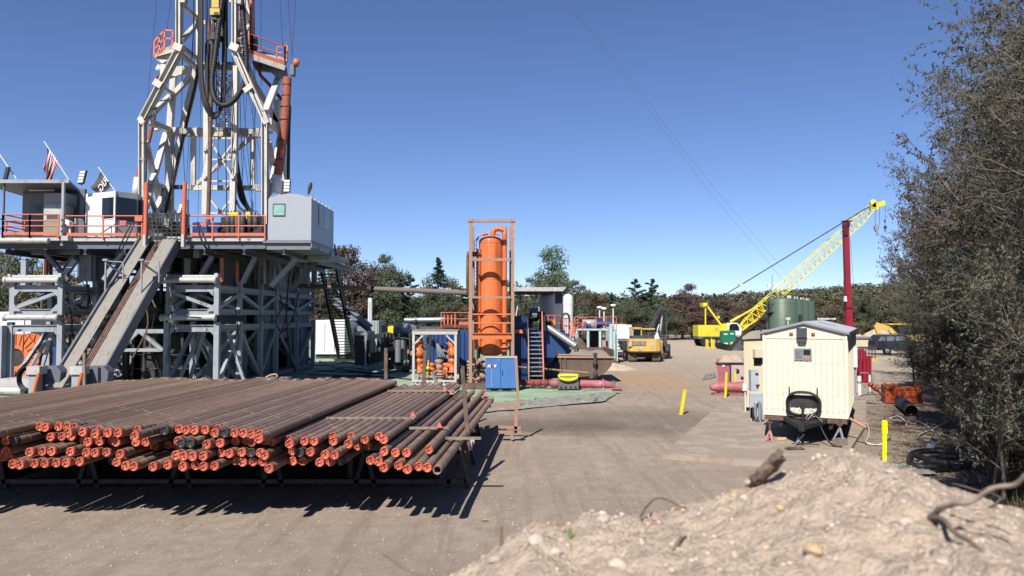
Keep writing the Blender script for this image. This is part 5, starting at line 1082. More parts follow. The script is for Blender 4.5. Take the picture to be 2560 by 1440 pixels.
for px, py, py0, Y in ((1499,767,822,66),(1510,770,822,65),(1533,762,822,65)):
    t = thing('area_lamp', {1499:'leftmost of the three white disc lamps on poles over the process platform',1510:'lower middle white disc lamp on a pole over the process platform',1533:'tallest and rightmost white disc lamp on a pole over the process platform'}[px], 'lamp', (X(px,Y),Y,Z(py0,Y)), 'disc lamps over the process platform'); c = MB(); c.tube([(px,py0,Y),(px,py+3,Y)], .06, 6); c.build('pole', m_plastw, t); c = MB(); c.lathe(P(px,py+2,Y), [(.01,-.1),(.2,-.1),(.26,0),(.24,.1),(.01,.14)], 14); c.build('lamp_head', m_plastw, t)
wt = thing('white_trailer', 'white box trailer behind the process platform and digger', 'trailer', (X(1560,74), 76, 0)); c = MB(); c.box(X(1536,73), X(1579,73), 73, 80, .6, Z(812,73)); c.build('body', m_white, wt)
c = MB()
for k in range(4): c.box(X(1542,72.9), X(1578,72.9), 72.9, 72.99, .8+k*.35, .84+k*.35)
c.build('trim', m_galv, wt)
c = MB(); c.box(X(1536,73), X(1579,73), 73, 80, .2, .59); c.build('chassis', m_dark, wt)
c = MB(); c.box(X(1393,60), X(1446,60), 60, 64, .5, Z(835,60)); tbx = single(c, 'pale_tank', m_cab, 'pale grey tank below the orange railings behind the chute', 'tank')
# ================= EXCAVATOR =================
def track(root, xc, y0, y1, w_, h_, name='track'):
    """crawler track running along Y"""
    c = MB(); r = h_/2; n = 10; pr = []
    for i in range(n+1): a = -math.pi/2-math.pi*i/n; pr.append((y0+r+r*math.cos(a), r+r*math.sin(a)))
    for i in range(n+1): a = math.pi/2-math.pi*i/n; pr.append((y1-r+r*math.cos(a), r+r*math.sin(a)))
    c.poly([V((xc-w_/2, y, z+.02)) for y, z in pr], (w_, 0, 0)); t = c.build(name, m_tr, root)
    c = MB(); L = len(pr)
    per = []
    for i in range(L):
        a, b = pr[i], pr[(i+1) % L]; d = math.hypot(b[0]-a[0], b[1]-a[1]); k = max(1, round(d/.2))
        for j in range(k): per.append((a[0]+(b[0]-a[0])*j/k, a[1]+(b[1]-a[1])*j/k, b[0]-a[0], b[1]-a[1]))
    for y, z, dy, dz in per:
        c.beam(V((xc-w_/2-.01, y, z+.02)), V((xc+w_/2+.01, y, z+.02)), .05, .06)
    c.build('track_shoe', m_tr, t)
    c = MB()
    for i in range(6): yy = y0+r+(y1-y0-2*r)*i/5; c.lathe(V((xc+w_/2, yy, r)), [(.01,.02),(r*.55,.02),(r*.55,-.01)], 12, 0, (1,0,0)); c.lathe(V((xc-w_/2, yy, r)), [(.01,.02),(r*.55,.02),(r*.55,-.01)], 12, 0, (-1,0,0))
    c.build('roller', m_rust, t)
m_tr = M('dusty track steel', A(122,112,102), .8, var=.25, dirt=A(80,72,66), damt=.4)
YE = 66.0; s_ = YE/F; ex = X(1612, YE)
e = thing('excavator', 'dusty yellow tracked excavator with DEERE on its counterweight and a folded dark arm', 'excavator', (ex, 68, 0))
track(e, X(1582,YE), 66.2, 70.2, .68, .85); track(e, X(1641,YE), 66.2, 70.2, .68, .85)
c = MB(); c.box(X(1592,YE), X(1632,YE), 66.8, 69.6, .35, .85); c.box(X(1600,YE), X(1625,YE), 67.2, 69, .85, 1.0); c.build('undercarriage', m_dark, e)
x0, x1 = X(1570,65.6), X(1653,65.6)
c = MB(); zz0, zz1 = .86, 2.08
pts = [(x0+.12,65.75),(x0+.5,65.55),(x1-.5,65.55),(x1-.12,65.75),(x1,66.2),(x0,66.2)]
c.poly([V((x,y,zz0+.12)) for x, y in pts], (0,0,zz1-zz0-.12)); c.poly([V((x0+(x-x0)*.94+.09, y+.12, zz0)) for x, y in pts[:4]]+[V((x1-.1,66.2,zz0)), V((x0+.1,66.2,zz0))], (0,0,.12)); cw_ = c.build('counterweight', m_dyel, e)
tm = text_mb('DEERE', .42, (X(1597,65.5), 65.52, 1.66), (1,0,0), (0,0,1), .03, bold=.035); tm.build('lettering', m_dark, cw_)
tm = text_mb('DEERE', .42, (X(1597,65.5), 65.5, 1.66), (1,0,0), (0,0,1), .03, bold=.002); tm.build('lettering', m_owhite, cw_)
c = MB()
for px, w2, h2 in ((1575,.28,.36),(1630,.34,.3),(1631,.28,.12)): 
    z_ = 1.5 if h2 > .2 else 1.2; c.box(X(px,65.5)-w2/2, X(px,65.5)+w2/2, 65.52, 65.56, z_-h2/2+.1, z_+h2/2+.1)
c.box(X(1594,65.5), X(1605,65.5), 65.52, 65.56, 1.05, 1.32); c.build('decal', m_owhite, cw_)
c = MB(); c.box(x0+.05, x1+.1, 66.2, 69.2, 1.0, 1.75); c.box(x1-.1, x1+.25, 66.5, 69.3, 1.0, 1.6); c.build('body', m_dyel, e)
c = MB(); c.box(X(1580,66), X(1636,66), 66.1, 67.6, 2.081, 2.3); c.box(X(1590,66), X(1620,66), 66.3, 67.4, 2.26, 2.33)
for k in range(8): c.box(X(1606+k*1.6,65.9), X(1607+k*1.6,65.9), 66.07, 66.1, 2.05, 2.22)
c.build('engine_hood', M('dark grey hood', A(70,76,88), .5), e)
c = MB(); cx0_, cx1_ = X(1580,67.8), X(1604,67.8)
for x in (cx0_+.05, cx1_-.05):
    for y in (67.8, 69.4): c.box(x-.05, x+.05, y-.05, y+.05, 1.75, 3.0)
c.box(cx0_, cx1_, 67.7, 69.5, 2.92, 3.05); c.box(cx0_, cx1_+1.2, 67.75, 67.85, 2.86, 2.98); c.build('cab_frame', m_dyel, e)
c = MB(); c.box(cx0_+.1, cx1_-.1, 67.78, 67.8, 2.3, 2.88); c.box(cx0_+.02, cx0_+.04, 67.9, 69.3, 2.0, 2.85); c.box(cx1_-.04, cx1_-.02, 67.9, 69.3, 2.0, 2.85); c.build('cab_window', m_glass, e)
c = MB(); c.box(cx0_+.3, cx1_-.25, 68.2, 68.6, 2.1, 2.62); c.build('seat', m_cab, e)
c = MB(); m_arm = M('grey black arm', A(74,74,78), .5, var=.2, dirt=A(120,112,100), damt=.25)
bm = [(1622,850,67.5),(1634,812,69),(1643,792,69.8),(1656,772,70.3)]
for a, b in zip(bm[:-1], bm[1:]): c.beam(a, b, .34, .55)
c.beam((1650,768,70.3),(1659,776,70.3),.5,.3); c.build('boom', m_arm, e)
c = MB(); c.beam((1657,771,70.4),(1664,800,70.6),.32,.5); c.beam((1664,800,70.6),(1661,866,70.6),.28,.42); c.beam((1660,840,70.6),(1668,878,70.6),.3,.3); c.build('stick', m_arm, e)
c = MB()
for dx in (0, 4, 8): c.tube(smooth_path([(1622+dx,850,67),(1630+dx,815,68.5),(1640+dx,790,69.5),(1650+dx*.5,774,70),(1658+dx*.3,784,70.1),(1659+dx*.5,830,70.2)]), .05, 6)
c.tube([(1636,828,68.5),(1650,790,70)], .09, 8); c.build('hydraulic_line', m_blk, e)
c = MB(); c.cyl((1655,790,70.1),(1650,835,69.8),.1,10); c.cyl((1641,832,69),(1648,812,69.2),.08,8); c.build('hydraulic_cylinder', m_galv, e)
c = MB(); c.poly([(1632,848,68),(1644,830,68.3),(1650,848,68),(1650,862,68)], (0,.5,0)); c.build('cab_guard', m_plastw, e)
c = MB(); bx = X(1657,71); c.poly([V((bx-.6,71,.2)), V((bx+.7,71,.2)), V((bx+.7,71,1.4)), V((bx-.6,71,1.5))], (0,.9,0))
for k in range(4): c.box(bx-.5+k*.35, bx-.4+k*.35, 70.8, 71, .2, .4)
c.build('bucket', m_dark, e)
c = MB(); c.box(X(1653,67), X(1675,67), 70.3, 70.45, .1, .8); c.beam(V((X(1650,68),68.5,.5)), V((X(1668,70),70.3,.5)), .2); c.build('blade', m_tr, e)
c = MB(); c.poly([(1546,851,66.3),(1569,851,66.3),(1570,878,66.3),(1560,876,66.3),(1552,872,66.3)], (0,.5,0)); kb = single(c, 'spare_bucket', m_dark, 'dark digger bucket standing just left of the yellow excavator', 'bucket')
# ================= CRANE =================
YC = 100.0; cr = thing('crawler_crane', 'bright yellow lattice-boom crawler crane with a white cab in the far yard', 'crane', (X(1790,YC), YC, 0))
m_cy = M('bright crane yellow', A(238,218,64), .4, var=.05); m_cyp = M('pale crane yellow', A(240,232,130), .4, var=.05)
c = MB(); c.box(X(1745,YC), X(1822,YC), YC, YC+3, 1.35, Z(813,YC)); c.box(X(1805,YC), X(1815,YC), YC, YC+2, Z(813,YC), Z(809,YC)); c.build('machine_house', m_cy, cr)
c = MB(); c.box(X(1745,YC), X(1825,YC), YC-.1, YC+3, 1.0, 1.34); c.build('chassis', m_dgrey, cr)
c = MB()
for px in (1753,1766,1784,1800): c.box(X(px,YC), X(px,YC)+.05, YC-.02, YC, 1.45, 2.7)
for k in range(5): c.box(X(1787,YC), X(1797,YC), YC-.02, YC-.001, 2.0+k*.1, 2.04+k*.1)
c.build('panel_seam', m_dyel, cr)
for dy in (-.6, 3.0):
    c = MB(); cyy = YC+dy; r = .62; pr = [(X(1762,YC)+r*math.cos(a), r+r*math.sin(a)) for a in [math.pi/2+i*math.pi/8 for i in range(9)]]+[(X(1845,YC)+r*math.cos(a), r+r*math.sin(a)) for a in [-math.pi/2+i*math.pi/8 for i in range(9)]]
    c.poly([V((x,cyy,z)) for x, z in pr], (0,.7,0)); tk_ = c.build('track', m_blk, cr)
    c = MB()
    for k in range(9): c.lathe(V((X(1763,YC)+k*.55,cyy,.6)), [(.01,.03),(.25,.03),(.25,0)], 10, 0, (0,-1,0))
    c.build('roller', m_dgrey, tk_)
c = MB(); c.poly([V((X(px,YC-.3),YC-.3,Z(py,YC))) for px, py in ((1819,830),(1821,812),(1827,807),(1842,807),(1849,814),(1853,826),(1852,838),(1822,838))], (0,1.8,0)); cb2 = c.build('cab', m_white, cr)
c = MB(); c.poly([V((X(px,YC-.3),YC-.34,Z(py,YC))) for px, py in ((1822,826),(1823,813),(1828,809.5),(1841,809.5),(1846,816),(1848,826))], (0,.035,0)); c.build('cab_window', m_glass, cb2)
c = MB(); c.beam((1763.5,812,YC+.5),(1763.5,762,YC+.5),.16); c.beam((1763.5,812,YC+2.2),(1763.5,762,YC+2.2),.16); c.beam((1767,764,YC+.5),(1803,813,YC+.5),.22); c.beam((1767,764,YC+2.2),(1803,813,YC+2.2),.22)
for k in range(5): c.beam((1763.5,770+k*9,YC+.5),(1763.5,770+k*9,YC+2.2),.08)
c.lathe(P(1764,763,YC+.3), [(.01,0),(.3,0),(.3,2.1),(.01,2.1)], 12, 0, (0,1,0)); c.box(X(1760,YC), X(1771,YC), YC+.4, YC+2.3, Z(764,YC), Z(757,YC)); c.cbox(P(1796,793,YC+.6), .3, .3, .3); c.build('gantry', m_cy, cr)
c = MB(); c.cyl((1826,805,YC+1.2),(1895,765,YC+1.6),.14,10); c.cyl((1826,805,YC+1.2),(1850,791,YC+1.3),.2,10); c.build('backstop', m_cy, cr)
# boom: four chords + lacing, moving away slightly
def lattice(mbc, mbl, a, b, wv, wh, n, rc=.055, rl=.03, taper=None):
    d = (b-a).normalized(); side = V((0,1,0)); side = (side-d*side.dot(d)).normalized(); up_ = d.cross(side).normalized(); ch_ = []
    for i in range(n+1):
        t_ = i/n; k = taper(t_) if taper else 1; p = a.lerp(b, t_); ch_.append([p+up_*(u*wv/2*k)+side*(v*wh/2*k) for u, v in ((1,-1),(-1,-1),(-1,1),(1,1))])
    for q in range(4): mbc.tube([r_[q] for r_ in ch_], rc, 6)
    for i in range(n):
        for q in range(4):
            q2 = (q+1) % 4
            if i % 2: mbl.beam(ch_[i][q], ch_[i+1][q2], rl*2)
            else: mbl.beam(ch_[i][q2], ch_[i+1][q], rl*2)
            if i % 4 == 0: mbl.beam(ch_[i][q], ch_[i][q2], rl*2)
ba_, bb2 = P(1850,822,YC+.9), P(1925,752,YC+2); 
c1, c2_ = MB(), MB(); lattice(c1, c2_, ba_, bb2, 1.35, 1.2, 12, .07, .045, lambda t: .35+.65*min(1, t*2.2)); c1.build('boom_chord', m_cy, cr); c2_.build('boom_lacing', m_cy, cr)
bt_ = P(2182,517,YC+5); c1, c2_ = MB(), MB(); lattice(c1, c2_, bb2, bt_, 1.35, 1.2, 44, .05, .028, lambda t: 1 if t < .86 else 1-.45*(t-.86)/.14); c1.build('boom_chord', m_cyp, cr); c2_.build('boom_lacing', m_cyp, cr)
c = MB(); c.poly([V((P(px,py,YC+5).x, YC+4.6, P(px,py,YC+5).z)) for px, py in ((1850,830),(1848,820),(1862,810),(1866,820))], (0,-.9,0)); c.build('boom_foot', m_cy, cr)
c = MB()
for a, b in (((2176,523),(2192,508)),((2185,514),(2211,508)),((2180,506),(2186,518))): c.beam(a+(YC+5,), b+(YC+5,), .5, .62)
c.lathe(P(2184,506,YC+4.8), [(.01,0),(.42,0),(.42,.4),(.01,.4)], 14, 0, (0,1,0)); c.lathe(P(2209,507,YC+4.8), [(.01,0),(.3,0),(.3,.4),(.01,.4)], 14, 0, (0,1,0)); c.beam((2192,508,YC+4.8),(2193,524,YC+4.8),.3); c.build('boom_head', m_cy, cr)
c = MB(); c.tube([(2179,512,YC+5),(1852,712,YC+2)], .05, 5); c.tube([(2179,513,YC+4.4),(1852,713,YC+1.4)], .05, 5); c.tube([(1852,712,YC+2),(1766,763,YC+.8)], .04, 5); c.tube([(1852,713,YC+1.4),(1766,765,YC+1.8)], .04, 5); c.build('pendant', m_blk, cr)
c = MB(); c.cbox(P(1852,712,YC+1.7), .6, .8, .22); c.build('pendant_yoke', m_cyp, cr)
c = MB()
for px, y0, y1 in ((2188,524,563),(2199,519,563),(2213,512,566)): c.tube([(px,y0,YC+5),(px,y1,YC+5)], .03, 4)
c.build('hoist_rope', m_blk, cr)
c = MB(); c.poly([P(px,py,YC+5) for px, py in ((2186,566),(2193,561),(2200,566),(2198,573),(2194,580),(2191,580),(2188,573))], (0,.35,0)); c.tube([P(2193,580,YC+5.1), P(2194,582,YC+5.1), P(2197,585,YC+5.1), P(2193,588.5,YC+5.1), P(2190,585,YC+5.1)], .09, 8); c.build('hook_block', m_galv, cr)
c = MB(); c.lathe(P(2213,568,YC+5), [(.01,-.28),(.16,-.22),(.24,0),(.16,.22),(.01,.28)], 12); c.tube([P(2213,573,YC+5), P(2213,578,YC+5)], .08, 6); c.cbox(P(2212,553,YC+5), .16, .16, .4); c.build('headache_ball', m_dark, cr)
# big guy lines of the mast across the sky
wire([(1403,-15,60),(1560,190,70),(1680,355,78),(1773,480,85),(1887,614,94),(1957,700,100)], 'long upper guy cable crossing the sky down behind the crane boom', .015, group='guy cables crossing the sky', mat=m_galv)
wire([(1408,-15,60),(1572,188,70),(1700,362,79),(1794,480,86),(1942,655,98),(1997,719,103)], 'long lower guy cable crossing the sky down behind the crane boom', .015, group='guy cables crossing the sky', mat=m_galv)
# ================= GREEN TANKS, TOILETS, BOLLARDS =================
for i in range(4):
    Y = 85+4.6*i; x = X(1968,85)+2.55*i; r = 37.5/F*85; zt = Z(747,85)
    t = thing('green_tank', ['tall dark green storage tank, nearest and leftmost of the row of four','second dark green storage tank from the left in the row','third dark green storage tank from the left in the row','farthest and rightmost dark green storage tank in the row'][i], 'tank', (x,Y+r,0), 'row of green storage tanks')
    c = MB(); c.lathe(V((x,Y+r,0)), [(r,0),(r,zt),(r*.98,zt+.03),(.01,zt+.22)], 40); sh_ = c.build('shell', m_green, t)
    c = MB()
    for k in range(3): c.lathe(V((x,Y+r,zt*(k+1)/3.3)), [(r,0),(r+.015,.02),(r,.04)], 40)
    c.build('seam', m_green, sh_)
    c = MB()
    for k in range(10): a = -.2-k*.3; p = V((x+math.cos(a)*r*.95, Y+r+math.sin(a)*r*.95, zt)); c.tube([p, p+V((0,0,.5))], .025, 5)
    pts = [V((x+math.cos(-.2-k*.3)*r*.95, Y+r+math.sin(-.2-k*.3)*r*.95, zt+.5)) for k in range(10)]; c.tube(pts, .025, 5); c.build('rim_rail', m_blk, t)
    c = MB(); c.cyl(V((x+.6,Y+1,zt+.1)), V((x+.6,Y+1,zt+.4)), .25, 12); c.build('hatch', m_plastw, t)
    if i == 0:
        c = MB(); c.box(x-r-.5, x-r+.4, Y+.6, Y+1.4, zt-1.6, zt-1.5)
        for k in range(4): c.tube([V((x-r-.5+.2*k,Y+.6,zt-1.6)), V((x-r-.5+.2*k,Y+.6,zt-.6))], .03, 5)
        c.tube([V((x-r-.5,Y+.6,zt-.6)), V((x-r+.4,Y+.6,zt-.6))], .03, 5); c.tube([V((x-r-.05,Y+1,zt-.2)), V((x-r-.05,Y+1,.2))], .08, 6)
        for k in range(2): c.beam(V((x-r-.3,Y+1,zt-1.6)), V((x-r-4.6,Y+1.5+k,.1)), .08, .2)
        c.build('ladder_landing', m_blk, t)
for px, lab in ((1923,'left one of the two floodlights on the thin mast behind the crane boom'),(1939,'right one of the two floodlights on the thin mast behind the crane boom')):
    t = thing('tower_light', lab, 'floodlight', (X(px,92),92,0), 'twin floodlights behind the crane boom'); c = MB(); c.tube([V((X(px+1,92),92,0)), P(px+1,722,92)], .06, 6); c.build('pole', m_galv, t); c = MB(); c.cbox(P(px,714,92), .45, .3, .35); c.build('lamp_head', m_plastw, t)
wire([(1931,687,93),(1927,760,93)], 'thin whip antenna between the twin floodlights', .03, name='antenna', cat='antenna')
for px, Y, lab in ((1813.5,93,'left green portable toilet with a yellow notice'),(1829,95,'right green portable toilet half behind the first')):
    t = thing('portable_toilet', lab, 'portable toilet', (X(px,Y),Y,0), 'green portable toilets'); x = X(px,Y); h = .47; m_gt = M('green plastic', A(30,120,96), .45, var=.06)
    c = MB(); c.poly([V((x-h,Y,.1)), V((x+h,Y,.1)), V((x+h,Y,2.05)), V((x+h*.75,Y,2.24)), V((x-h*.75,Y,2.24)), V((x-h,Y,2.05))], (0,1.1,0)); c.build('shell', m_gt, t)
    c = MB(); c.box(x-h+.12, x+h-.12, Y-.03, Y-.001, .2, 1.9); c.build('door', m_gt, t)
    c = MB(); c.box(x-.2, x+.25, Y-.05, Y-.031, .35, .75); c.build('notice', m_cyp, t); c = MB(); c.box(x-.25, x+.2, Y-.05, Y-.031, 1.75, 1.9); c.build('vent', m_plastw, t)
    c = MB(); c.box(x-h-.04, x+h+.04, Y-.05, Y+1.15, 0, .1); c.build('base', m_dark, t)
def post(px, py0, py1, w_, lab, lean=0, mat=m_yel, group='yellow marker posts', holes=False, name='marker_post'):
    b = G(px, py1); t = thing(name, lab, 'post', b, group); top = P(px+lean, py0, b.y); ww = w_/F*b.y
    c = MB(); c.beam(b-V((0,0,.1)), top, ww, ww*.35, up=(0,1,0)); c.build('post', mat, t)
    c = MB(); d = (top-b)
    for u in ((.09,.95) if not holes else (.12,.33,.72,.96)):
        c.lathe(b+d*u+V((0,-ww*.19-.005,0)), [(.01,0),(ww*.13,0)], 10, 0, (0,-1,0))
    c.build('bolt_hole', m_dark, t)
    if holes:
        c = MB(); c.box(top.x-ww*.62, top.x+ww*.62, b.y-ww*.3, b.y+ww*.3, top.z-.36, top.z-.02); c.build('reflective_sleeve', m_ly, t)
    return b
m_ly = M('lime yellow', A(250,252,30), .4, var=.03)
post(2211, 1051, 1166, 10, 'bright lime yellow marker post with bolt holes right of the cream trailer', mat=m_ly, holes=True)
post(1701, 974, 1036, 8, 'leaning yellow marker post alone on the dirt track', lean=11)
post(1813, 931, 995, 5.5, 'taller yellow post in front of the faded red skip', lean=3)
post(1838, 925, 984, 5, 'yellow post touching the right side of the faded red skip')
for px, y0, y1, lab in ((1766,848,871,'leftmost short yellow bollard near the portable toilets'),(1770,849,871,'second short yellow bollard near the portable toilets'),(1779,846,868,'third short yellow bollard near the portable toilets'),(1782,849,871,'fourth short yellow bollard near the portable toilets'),(1785.5,849,871,'rightmost short yellow bollard near the portable toilets')):
    b = G(px, y1); t = MB(); t.cyl(b, V((b.x,b.y,Z(y0,b.y))), .085, 10); single(t, 'bollard', m_yel, lab, 'bollard', 'short yellow bollards')
cv = MB(); a = G(1796,864,.35); b = G(1824,870,.3); d = (b-a).normalized(); cv._lathe(a, [(.30,0),(.36,0)]+[(.36+(.03 if k % 2 else 0), .06*k) for k in range(1, int((b-a).length/.06))]+[(.30,(b-a).length)], 16, 0, d); cv._lathe(a, [(.3,0),(.3,(b-a).length)], 16, 0, d); single(cv, 'culvert_pipe', m_black, 'black corrugated culvert pipe lying in front of the green toilets', 'pipe')
hd_ = thing('hydrant_stand', 'small pale pipe frame beside the yellow bollards', 'stand', G(1796,866)); c = MB()
for dx in (-4, 0, 5, 9): c.beam(G(1796+dx,865), V((G(1796+dx,865).x, G(1796,865).y, 2.3)), .1)
for z in (.9, 1.7, 2.3): p = G(1796,865); c.beam(V((X(1791,p.y),p.y,z)), V((X(1806,p.y),p.y,z)), .08)
c.build('frame', m_galv, hd_)
# rusty roll-off bins far away
for px, w_, lab in ((1688,27,'left rusty roll-off bin at the tree line'),(1716,26,'right rusty roll-off bin at the tree line')):
    Y = 160; x = X(px,Y); hw_ = w_/2/F*Y; t = thing('rolloff_bin', lab, 'bin', (x,Y,0), 'rusty bins at the tree line'); c = MB(); c.poly([V((x-hw_,Y,.2)), V((x+hw_*.9,Y,.2)), V((x+hw_,Y,1.95)), V((x-hw_,Y,1.95))], (0,4,0)); c.build('body', m_bin, t)
    c = MB()
    for k in range(5): c.box(x-hw_+k*.5, x-hw_+k*.5+.1, Y-.06, Y, .25, 1.9)
    c.box(x-hw_, x+hw_, Y-.08, Y, 1.95, 2.05); c.build('rib', m_rust, t)
c = MB(); Y=103; c.poly([V((X(1702,Y),Y,.1)), V((X(1722,Y),Y,.1)), V((X(1723,Y),Y,1.1)), V((X(1700,Y),Y,1.1))], (0,2,0))
# red leaning pole
rpole = thing('red_well_mast', 'tall crimson steel pole leaning slightly left behind the cream trailer', 'mast', (X(2123,62),62,0)); c = MB()
b = V((X(2124,62),62,0)); m1 = P(2120,770,62); t1 = P(2114,556,62)
c.beam(b, m1, .5, .5, up=(0,1,0)); c.beam(m1, t1, .42, .42, up=(0,1,0)); c.build('pole', m_red, rpole)
c = MB(); c.cbox(m1, .58, .58, .15); c.cbox(t1+V((.1,0,.1)), .72, .6, .08); c.cbox(P(2113,575,61.8), .3, .3, .9); c.cbox(P(2120,560,61.8), .25, .3, .4); c.cbox(P(2112,738,61.7), .45, .3, .12); c.build('collar', M('dark maroon', A(92,28,38), .5), rpole)
c = MB(); c.cbox(P(2113,747,61.6), .2, .2, .45); c.build('lamp', m_plastw, rpole)
wire([(2113,640,62),(2109,700,60),(2105,830,56)], 'thin stay wire left of the crimson pole', group='stay wires of the crimson pole'); wire([(2126,600,62),(2135,730,64),(2150,830,66)], 'thin stay wire right of the crimson pole', group='stay wires of the crimson pole')
# ================= RED SKIP =================
sk2 = thing('red_skip', 'faded red steel skip heaped with sand left of the cream trailer', 'skip', (X(1825,40.5),41,0)); Y = 40.0
c = MB(); x0, x1 = X(1789,Y), X(1866,Y); zb_, zt_ = Z(955,Y), Z(908,Y); c.poly([V((X(1794,Y),Y,.25)), V((x1,Y,.25)), V((x1,Y,zt_)), V((x0,Y,zt_)), V((X(1792,Y),Y,Z(930,Y)))], (1.2,4.2,0)); c.build('body', m_pink, sk2)
c = MB(); c.box(x0-.04, x1+.02, Y-.06, Y+.04, zt_-.06, zt_+.04); c.box(X(1822,Y), X(1825,Y), Y-.07, Y-.001, .3, zt_-.07); c.build('rim', m_dark, sk2)
c = MB(); c.box(X(1826,Y), X(1857,Y), Y-.03, Y-.001, .5, zt_-.1); c.build('worn_panel', M('worn pinkish panel', A(200,176,180), .6, var=.1, dirt=A(170,90,100), damt=.35), sk2)
c = MB(); c.lathe(V((X(1840,Y),Y-.03,Z(928,Y))), [(.01,.02),(.13,.02),(.14,0)], 16, 0, (0,-1,0)); c.lathe(V((X(1852,Y),Y-.06,Z(944,Y))), [(.01,.02),(.08,.02),(.08,0)], 12, 0, (0,-1,0)); c.build('port', m_dark, sk2)
c = MB(); c.box(X(1804,Y), X(1810,Y), Y-.02, Y-.001, Z(917,Y), Z(911,Y)); c.build('sticker', m_plastw, sk2)
n = 14; c = MB(); vs = []
for j in range(n+1):
    for i in range(n+1): u, v = i/n, j/n; e_ = min(1, 5*min(u,1-u,v,1-v)); vs.append((x0+.05+(x1-x0-.1)*u+1.2*v, Y+.05+4.1*v, zt_-.05+e_*(.25+.25*noise.noise(V((u*4,v*4,1))))))
c.add(vs, [(j*(n+1)+i, j*(n+1)+i+1, (j+1)*(n+1)+i+1, (j+1)*(n+1)+i) for j in range(n) for i in range(n)]); c.build('sand_load', m_sand, sk2)
c = MB(); Y2 = 38.6; c.tube([V((X(1774,Y2),Y2,.38)), V((X(1790,Y2),Y2,.42)), V((X(1866,Y2),Y2,.4))], [.13,.26,.26], 14); c.box(X(1780,Y2), X(1870,Y2), Y2-.3, Y2+.3, .02, .1)
for px in (1792,1812,1852): c._lathe(V((X(px,Y2),Y2,.41)), [(.26,0),(.29,0),(.29,.05),(.26,.05)], 14, 0, V((1,0,0)))
single(c, 'pipe', m_pink, 'short faded red pipe on a skid in front of the red skip', 'pipe')
rumple('tarpaulin', [G(1755,952), G(1788,945), G(1788,934), G(1762,940)], 'grey rags and sheeting on the ground left of the faded red skip', 'tarpaulin', m_tarp, .12, 8, 12, 1.5)
# ================= CREAM TRAILER =================
m_cream = M('cream siding', A(244,237,216,.62), .5, var=.04, scale=1, dirt=A(226,216,186,.6), damt=.35, dscale=1.2, dz=3)
m_creamd = M('beige shed siding', A(222,212,180), .55, var=.05, dirt=A(190,178,150), damt=.25)
m_roof = M('grey roof membrane', A(196,200,208), .6, var=.06)
FR = V((10.33,22.9,0)); ang = math.atan2(.446,-.895); ux = V((.895,-.446,0)).normalized(); uy = V((.446,.895,0)).normalized(); FLc = FR-ux*2.45
tl = thing('office_trailer', 'cream ribbed site trailer with a shallow grey gable roof on the concrete pad', 'trailer', FR-ux*1.22+uy*4.2)
def L3(a, b, z): return FLc+ux*a+uy*b+V((0,0,z))
def lbox(mb, a0, a1, b0, b1, z0, z1, mi=0): return mb.hexa([L3(a0,b0,z0),L3(a1,b0,z0),L3(a1,b1,z0),L3(a0,b1,z0),L3(a0,b0,z1),L3(a1,b0,z1),L3(a1,b1,z1),L3(a0,b1,z1)], mi)
zb, ze, zr, LL, W = .93, 3.56, 3.87, 8.6, 2.45
c = MB(); c.poly([L3(0,0,zb),L3(W,0,zb),L3(W,0,ze),L3(W/2,0,zr-.02),L3(0,0,ze)], uy*LL); c.build('body', m_cream, tl)
c = MB()
for k in range(15): a = .08+k*(W-.16)/14; lbox(c, a-.014, a+.014, -.03, -.0005, zb+.2, 3.38)
c.build('siding_rib', M('shaded cream rib', A(228,220,196,.62), .6), tl)  # darker cream on the front ribs stands in for their shadow lines
c = MB()
for k in range(34): b = .1+k*.25; lbox(c, W+.0005, W+.035, b, b+.06, zb+.05, ze-.1)
c.build('siding_rib', m_cream, tl)
c = MB(); lbox(c, -.01, W+.01, -.028, -.0145, zb-.0, zb+.14); lbox(c, -.01, W+.01, -.022, -.0145, 3.38, 3.40)
lbox(c, W-.05, W+.022, -.03, .03, zb, ze-.02); lbox(c, -.022, .05, -.03, .03, zb, ze-.02); c.build('corner_trim', m_cream, tl)
c = MB()
for k in range(60):
    for z in (3.42, 2.62, 1.62, zb+.17): 
        if k % 2 == 0: p = L3(.04+k*(W-.08)/60, -.03, z+random.uniform(-.01,.01)); c.cbox(p, .012, .01, .012)
c.build('screw', m_dgrey, tl)
ov = .08
c = MB(); c.poly([L3(-ov,-ov,ze-.02),L3(W/2,-ov,zr),L3(W+ov,-ov,ze-.02),L3(W+ov,-ov,ze+.04),L3(W/2,-ov,zr+.06),L3(-ov,-ov,ze+.04)], uy*(LL+2*ov)); c.build('roof', m_roof, tl)
c = MB(); c.beam(L3(-ov,-ov-.01,ze), L3(W/2,-ov-.01,zr+.02), .02, .07); c.beam(L3(W/2,-ov-.012,zr+.02), L3(W+ov,-ov-.012,ze), .02, .07); c.build('roof_trim', m_galv, tl)
c = MB(); lbox(c, W+ov, W+ov+.015, -ov, LL, ze-.09, ze+.02); c.build('gutter', m_dgrey, tl)
c = MB(); lbox(c, .93, 1.45, -.045, -.015, 2.70, 3.08); wf = c.build('window_frame', m_galv, tl)
c = MB(); lbox(c, .965, 1.175, -.05, -.0455, 2.74, 3.04); c.build('pane', M('curtained pane', A(118,126,130), .15, var=.45, scale=14, stretch=(4,4,.5)), wf)
c = MB(); lbox(c, 1.205, 1.415, -.052, -.0455, 2.74, 3.04); c.build('pane', m_glass, wf)
c = MB(); c.tube([L3(1.22,-.055,2.76), L3(1.3,-.055,2.86), L3(1.40,-.055,2.78)], .012, 5); lbox(c, 1.21, 1.41, -.056, -.053, 2.745, 2.86); c.build('window_contents', M('tan clutter', A(170,140,110), .7), wf)
